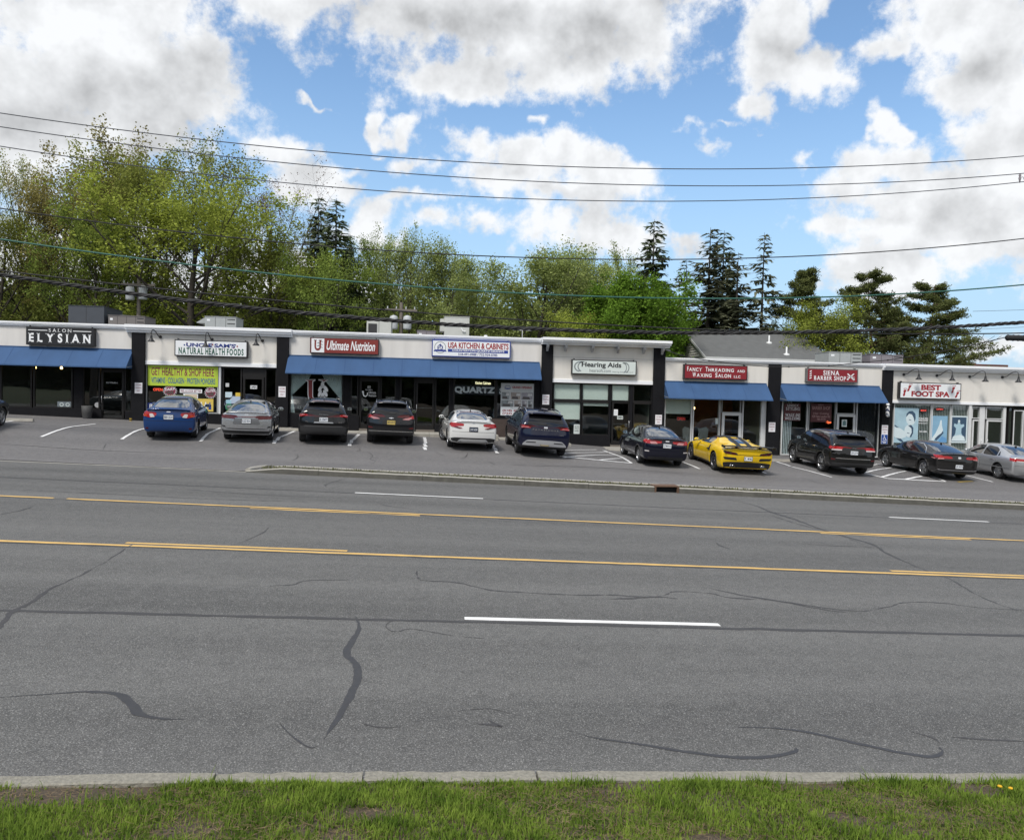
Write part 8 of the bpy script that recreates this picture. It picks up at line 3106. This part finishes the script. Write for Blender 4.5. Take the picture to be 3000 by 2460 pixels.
zc = lambda px, py, Y: P(px, py, Y).z
Yp = 52
back_pole(407, 812, Yp, ((-.42, zc(407, 812, Yp) - zc(395, 882, Yp)), (.36, zc(407, 812, Yp) - zc(420, 880, Yp))), 'wooden pole with two grey transformers rising behind the salon')
Yp = 50
back_pole(1176, 886, Yp, ((-.45, zc(1176, 886, Yp) - zc(1165, 967, Yp)), (.40, zc(1176, 886, Yp) - zc(1188, 967, Yp))), 'wooden pole with two pale transformers behind the nutrition shop')

# street wires on the pole line along the far kerb
YW = 26.9
M_WIRE = mat('bare wire', (.035, .04, .055), .6)
M_CABLE = mat('black cable', (.012, .012, .013), .7)
M_GREENW = mat('green covered wire', (.025, .11, .085), .6)
WIRES = [
    ('top wire of the three highest over the street', .0155, M_WIRE, [(0, 332), (600, 409), (1300, 472), (2000, 496), (2400, 491), (2600, 482), (3000, 458)]),
    ('middle wire of the three highest over the street', .0155, M_WIRE, [(0, 372), (600, 451), (1300, 517), (2000, 545), (2400, 541), (2600, 533.6), (3000, 508.5)]),
    ('lowest wire of the three highest over the street', .0155, M_WIRE, [(0, 429), (600, 510), (1300, 572), (1700, 587.6), (2000, 590), (2600, 567), (3000, 533)]),
    ('dark wire alone below the three highest wires', .020, M_CABLE, [(0, 611), (600, 686), (1300, 746), (1700, 759), (2000, 759), (2600, 736), (3000, 699)]),
    ('green covered wire crossing in front of the trees', .028, M_GREENW, [(0, 701), (600, 780), (1300, 846), (1700, 868), (2000, 873), (2600, 863), (3000, 834)]),
    ('thin black cable just above the thick twisted bundle', .025, M_CABLE, [(0, 793), (600, 859), (1300, 921), (1700, 948), (2000, 963), (2600, 977), (3000, 976)]),
]


def fit_curve(pts, deg=3):
    q = [P(a, b, YW) for a, b in pts]
    c = np.polyfit([v.x for v in q], [v.z for v in q], deg)
    return lambda x: float(np.polyval(c, x))


xl, xr_ = P(-420, 700, YW).x, P(3012, 700, YW).x + 1.0
G2 = 'overhead wires along the street'
ends = []
for lab, r, m, pts in WIRES:
    f = fit_curve(pts)
    xs = np.linspace(xl, xr_, 60)
    o = MB().tube([(x, YW, f(x)) for x in xs], r, 6).build('overhead_wire', m)
    tag(o, lab, 'wire', G2)
    ends.append((f(xl), f(xr_), r))
# thick twisted bundle
f = fit_curve([(0, 805), (600, 885), (1000, 926), (1300, 950), (1700, 970), (2000, 976), (2400, 971), (2600, 964), (3000, 945)])
bd = empty('cable_bundle', (0, 0, 0), 0, 'thick twisted black cable bundle hanging just above the roofs', 'cable', G2)
xs = np.linspace(xl, xr_, 420)
for ph in (0, 2.1, 4.2):
    MB().tube([(x, YW + .036 * math.sin(x * 7 + ph), f(x) + .036 * math.cos(x * 7 + ph)) for x in xs], .036, 6).build('strand', M_CABLE, bd)
MB().tube([(x, YW + .076 * math.sin(x * 5), f(x) + .076 * math.cos(x * 5)) for x in xs], .007, 4).build('lashing', mat('grey lashing wire', (.14, .14, .15), .5), bd)
ends.append((f(xl), f(xr_), .05))
# service drop from the street to the hearing shop
drop = [(1942, 1023), (1996, 1041), (2077, 1056), (2179, 1069), (2252, 1074), (2311, 1074.5), (2428, 1072), (2529, 1061), (2601, 1055), (2715, 1037), (2816, 1019), (2946, 988)]
pp = []
for i, (a, b) in enumerate(drop):
    t_ = i / (len(drop) - 1)
    pp.append(P(a, b, 35.7 + (YW - 35.7) * t_))
o = empty('service_cable', (0, 0, 0), 0, 'slack service cable from the splice box to the hearing shop corner', 'cable')
MB().tube(pp, .018, 6).build('cable', M_CABLE, o)
for q in pp[1:-1]:
    MB().lathe([(.0001, -.05), (.03, -.03), (.03, .03), (.0001, .05)], 8, q, 'x').build('clip', M_CABLE, o)
MB().tube([pp[0] + Vector((-.05, .1, .05)), pp[0] + Vector((.1, -.02, 0)), pp[0] + Vector((.35, -.05, -.06))], .03, 6).build('clamp', M_ALUG, o)
# splice box
x0, x1, z0, z1 = rect(2947, 982, 3035, 999, YW)
sb_ = empty('splice_box', (0, 0, 0), 0, 'black ribbed cable splice box hanging at the right edge', 'splice box')
rr_ = (z1 - z0) / 2
MB().lathe([(.0001, 0), (rr_ * .7, .01), (rr_, .05), (rr_, x1 - x0 - .05), (rr_ * .7, x1 - x0 - .01), (.0001, x1 - x0)], 14, (x0, YW, (z0 + z1) / 2), 'x').build('case', M_CABLE, sb_)
for k in range(6):
    MB().lathe([(rr_ + .001, -.015), (rr_ + .012, -.01), (rr_ + .012, .01), (rr_ + .001, .015)], 14, (x0 + .08 + k * (x1 - x0 - .16) / 5, YW, (z0 + z1) / 2), 'x').build('rib', M_CABLE, sb_)
for (a, b) in ((2868, 2888), (2884, 2908)):
    lp = [P(a, 977, YW), P(a - 6, 988, YW), P(a, 1000, YW), P(a + 12, 1003, YW), P(b + 8, 996, YW), P(b + 26, 984, YW)]
    MB().tube(lp, .008, 5).build('loop', M_CABLE, sb_)
# poles that carry them, just outside the frame
for xe, k, lab in ((xr_, 1, 'wooden street pole at the right edge holding the wires'), (xl, 0, 'wooden street pole beyond the left edge holding the wires')):
    zg = zroad(xe) + .1
    r_ = empty('street_pole', (xe + (.25 if k else -.25), YW + .1, zg), 0, lab, 'utility pole', 'utility poles')
    h_ = max(e[k] for e in ends) - zg + .4
    MB().tube([(0, 0, -.4), (0, 0, h_)], [.20, .14], 12).build('pole', M_POLE, r_)
    for e in ends[:3]:
        s_ = -1 if k else 1
        MB().tube([(0, 0, e[k] - zg - .35), (s_ * .12, -.06, e[k] - zg - .12), (s_ * .25, -.10, e[k] - zg - .10)], .02, 6).build('bracket', M_ALUG, r_)
        MB().lathe([(.03, -.10), (.055, -.07), (.03, -.04), (.05, -.02), (.0001, .0)], 10, (s_ * .25, -.10, e[k] - zg)).build('insulator', M_XFMR, r_)
# pin insulator seen at the right edge
p = P(2988, 520, YW)
o = empty('insulator', p, 0, 'small grey insulator on the middle high wire at the right edge', 'insulator')
MB().lathe([(.012, -.20), (.03, -.12), (.05, -.02), (.03, .02), (.045, .06), (.03, .12)], 10).build('body', M_AC_P, o)
MB().tube([(.02, 0, .0), (.12, 0, .03), (.2, 0, -.10), (.27, 0, -.25)], .012, 6).build('arm', M_ALUG, o)
# faint back-lane wires at the right
for k, (pts, lab) in enumerate((([(2850, 912), (2925, 910), (3060, 906)], 'faint far wire right of the rightmost pine, upper'), ([(2830, 966), (2925, 962), (3060, 955)], 'faint far wire right of the rightmost pine, lower'))):
    o = MB().tube([P(a, b, 48) for a, b in pts], .012, 5).build('far_wire', M_WIRE)
    tag(o, lab, 'wire', 'faint far wires')
# concrete wheel stops
for px, py, lab in ((1835, 1322, 'concrete wheel stop left of the navy sedan'), (2295, 1352, 'concrete wheel stop left of the boxy black suv'), (840, 1254, 'concrete wheel stop right of the grey sedan'), (30, 1233, 'concrete wheel stop at the left edge')):
    p = G(px, py, lot=True)
    y_ = min(p.y, 33.9)
    o = empty('wheel_stop', (p.x, y_, zlot(p.x, y_)), 0, lab, 'wheel stop', 'wheel stops')
    MB().prism([(-.85, -.08, 0), (-.85, -.05, .11), (-.85, .05, .11), (-.85, .08, 0)], (1, 0, 0), 1.7).build('block', M_CONC, o)
# ------------------------------------------------------------------ grass on the near verge
def bank_pt(px, py):
    d = ray(px, py)
    t = 5.0 / d.y
    for _ in range(40):
        q = CAM + d * t
        t *= 1 + (q.z - zbank(q.x, q.y)) * .12
    return CAM + d * t


BARE = [(bank_pt(a, b), r, s) for a, b, r, s in ((120, 2308, .34, .95), (330, 2312, .30, .9), (60, 2350, .3, .6), (1040, 2385, .16, .9), (1115, 2390, .12, .8), (900, 2420, .12, .6), (1010, 2440, .1, .6), (2330, 2290, .22, .9), (2420, 2282, .18, .8), (1810, 2300, .25, .7), (2840, 2306, .20, .95), (2880, 2320, .16, .9), (2480, 2400, .25, .5), (2720, 2420, .22, .5), (2060, 2452, .14, .8), (2120, 2330, .12, .5), (1230, 2452, .14, .5), (480, 2430, .14, .4))]
ng = 210000
gx = rng.uniform(-6.2, 7.2, ng)
gy = 5.29 - rng.uniform(0, 1, ng) ** 1.1 * 2.0
ky = np.array([near_kerb_y(x) for x in np.linspace(-7, 8, 61)])
gk = np.interp(gx, np.linspace(-7, 8, 61), ky) - .15
gy = np.minimum(gy, gk - rng.uniform(-.012, .04, ng))
keep = np.ones(ng)
for (p, r, s) in BARE:
    d2 = ((gx - p.x) ** 2 + ((gy - p.y) * 1.25) ** 2) / r ** 2
    keep -= s * np.exp(-d2 ** 1.5)
pat = np.sin(gx * 3.1 + 1.3 * np.sin(gy * 4.2)) * np.sin(gy * 5.3 + 1.7 * np.sin(gx * 2.3)) + .5 * np.sin(gx * 9.3 + gy * 7.7)
keep -= .34 * (pat < -.45)
ok = rng.uniform(0, 1, ng) < np.clip(keep, .04, 1)
gx, gy, pat = gx[ok], gy[ok], pat[ok]
n = len(gx)
gz = np.array([zbank(a, b) for a, b in zip(gx, gy)]) - .012 + .02 * np.sin(gx * 2.7 + gy * 3.1) * np.where(gy < 5.2, 1, .2)
h = rng.gamma(4.0, .0062, n) * (1 + .45 * np.clip(pat, -1, 1.2)) + .015
h = np.clip(h, .015, .15)
az = rng.uniform(0, 2 * np.pi, n)
ln = rng.uniform(.15, .85, n) * h
wdt = rng.uniform(.0018, .0042, n)
wide = rng.uniform(0, 1, n) < .12
wdt[wide] *= 3.2
h[wide] *= .55
dx, dy = np.cos(az), np.sin(az)
sx, sy = -dy, dx
b0 = np.stack([gx - sx * wdt, gy - sy * wdt, gz], 1)
b1 = np.stack([gx + sx * wdt, gy + sy * wdt, gz], 1)
m0 = np.stack([gx + dx * ln * .35 - sx * wdt * .8, gy + dy * ln * .35 - sy * wdt * .8, gz + h * .6], 1)
m1 = np.stack([gx + dx * ln * .35 + sx * wdt * .8, gy + dy * ln * .35 + sy * wdt * .8, gz + h * .6], 1)
tp = np.stack([gx + dx * ln, gy + dy * ln, gz + h], 1)
v = np.stack([b0, b1, m0, m1, tp], 1).reshape(-1, 3)
i0 = np.arange(n, dtype=np.int32)[:, None] * 5
fc = (i0 + np.array([[0, 1, 3, 0, 3, 2, 2, 3, 4]], dtype=np.int32)).ravel()
M_GRASS = leaf_mat('verge grass', (0.072, 0.132, 0.020), (0.265, 0.355, 0.062), .42, 3.6)
nz = [q for q in M_GRASS.node_tree.nodes if q.type == 'TEX_NOISE'][0]
nz.inputs['Detail'].default_value = 8
nz.inputs['Roughness'].default_value = 0.8
g = link_mesh('grass', mesh_np('grass', v, fc, 3, M_GRASS))
tag(g, 'short green grass and weeds on the near verge', 'grass', kind='stuff')
# dead thatch
n = 16000
gx = rng.uniform(-5.5, 6.5, n)
gy = 5.16 - rng.uniform(0, 1, n) * 1.5
gz = np.array([zbank(a, b) for a, b in zip(gx, gy)]) + rng.uniform(.0, .018, n)
az = rng.uniform(0, 2 * np.pi, n)
ln = rng.uniform(.015, .05, n)
wdt = rng.uniform(.001, .003, n)
dx, dy = np.cos(az), np.sin(az)
v = np.stack([np.stack([gx - dx * ln + dy * wdt, gy - dy * ln - dx * wdt, gz], 1), np.stack([gx - dx * ln - dy * wdt, gy - dy * ln + dx * wdt, gz], 1), np.stack([gx + dx * ln, gy + dy * ln, gz + rng.uniform(-.004, .012, n)], 1)], 1).reshape(-1, 3)
g = link_mesh('thatch', mesh_np('thatch', v, np.arange(n * 3, dtype=np.int32), 3, leaf_mat('dry thatch', (.10, .07, .04), (.24, .18, .11), .1, 6)))
tag(g, 'dry brown thatch lying between the grass', 'thatch', kind='stuff')
# dandelions by the kerb at the right
M_DAND = mat('dandelion yellow', (.62, .36, .01), .8)
for k, (px, py, lab) in enumerate(((2928, 2314, 'yellow dandelion at the kerb, left of the pair'), (2960, 2320, 'yellow dandelion at the kerb, right of the pair'))):
    p = bank_pt(px, py + 12)
    o = empty('dandelion', (p.x, p.y, zbank(p.x, p.y)), 0, lab, 'flower', 'dandelions')
    MB().tube([(0, 0, 0), (.004, 0, .03), (0, -.004, .055)], .002, 5).build('stem', M_GRASS, o)
    MB().lathe([(.0001, .050), (.010, .054), (.018, .060), (.012, .066), (.0001, .068)], 12).build('flower_head', M_DAND, o)
# weeds in the island strip and along the kerbs
n = 5000
gx = rng.uniform(-5, 34, n)
t_ = rng.uniform(.15, 1.05, n)
gy = far_kerb_y(gx) + t_
gz = -GRADE * gx + .12
h = rng.uniform(.015, .07, n)
az = rng.uniform(0, 6.28, n)
wdt = rng.uniform(.01, .03, n)
dx, dy = np.cos(az) * wdt, np.sin(az) * wdt
v = np.stack([np.stack([gx - dx, gy - dy, gz], 1), np.stack([gx + dx, gy + dy, gz], 1), np.stack([gx + dy, gy - dx, gz + h], 1)], 1).reshape(-1, 3)
g = link_mesh('strip_weeds', mesh_np('strip_weeds', v, np.arange(n * 3, dtype=np.int32), 3, leaf_mat('strip weeds', (.06, .07, .025), (.15, .15, .06), .2, 3)))
tag(g, 'thin weeds growing along the far kerb strip', 'weeds', kind='stuff')
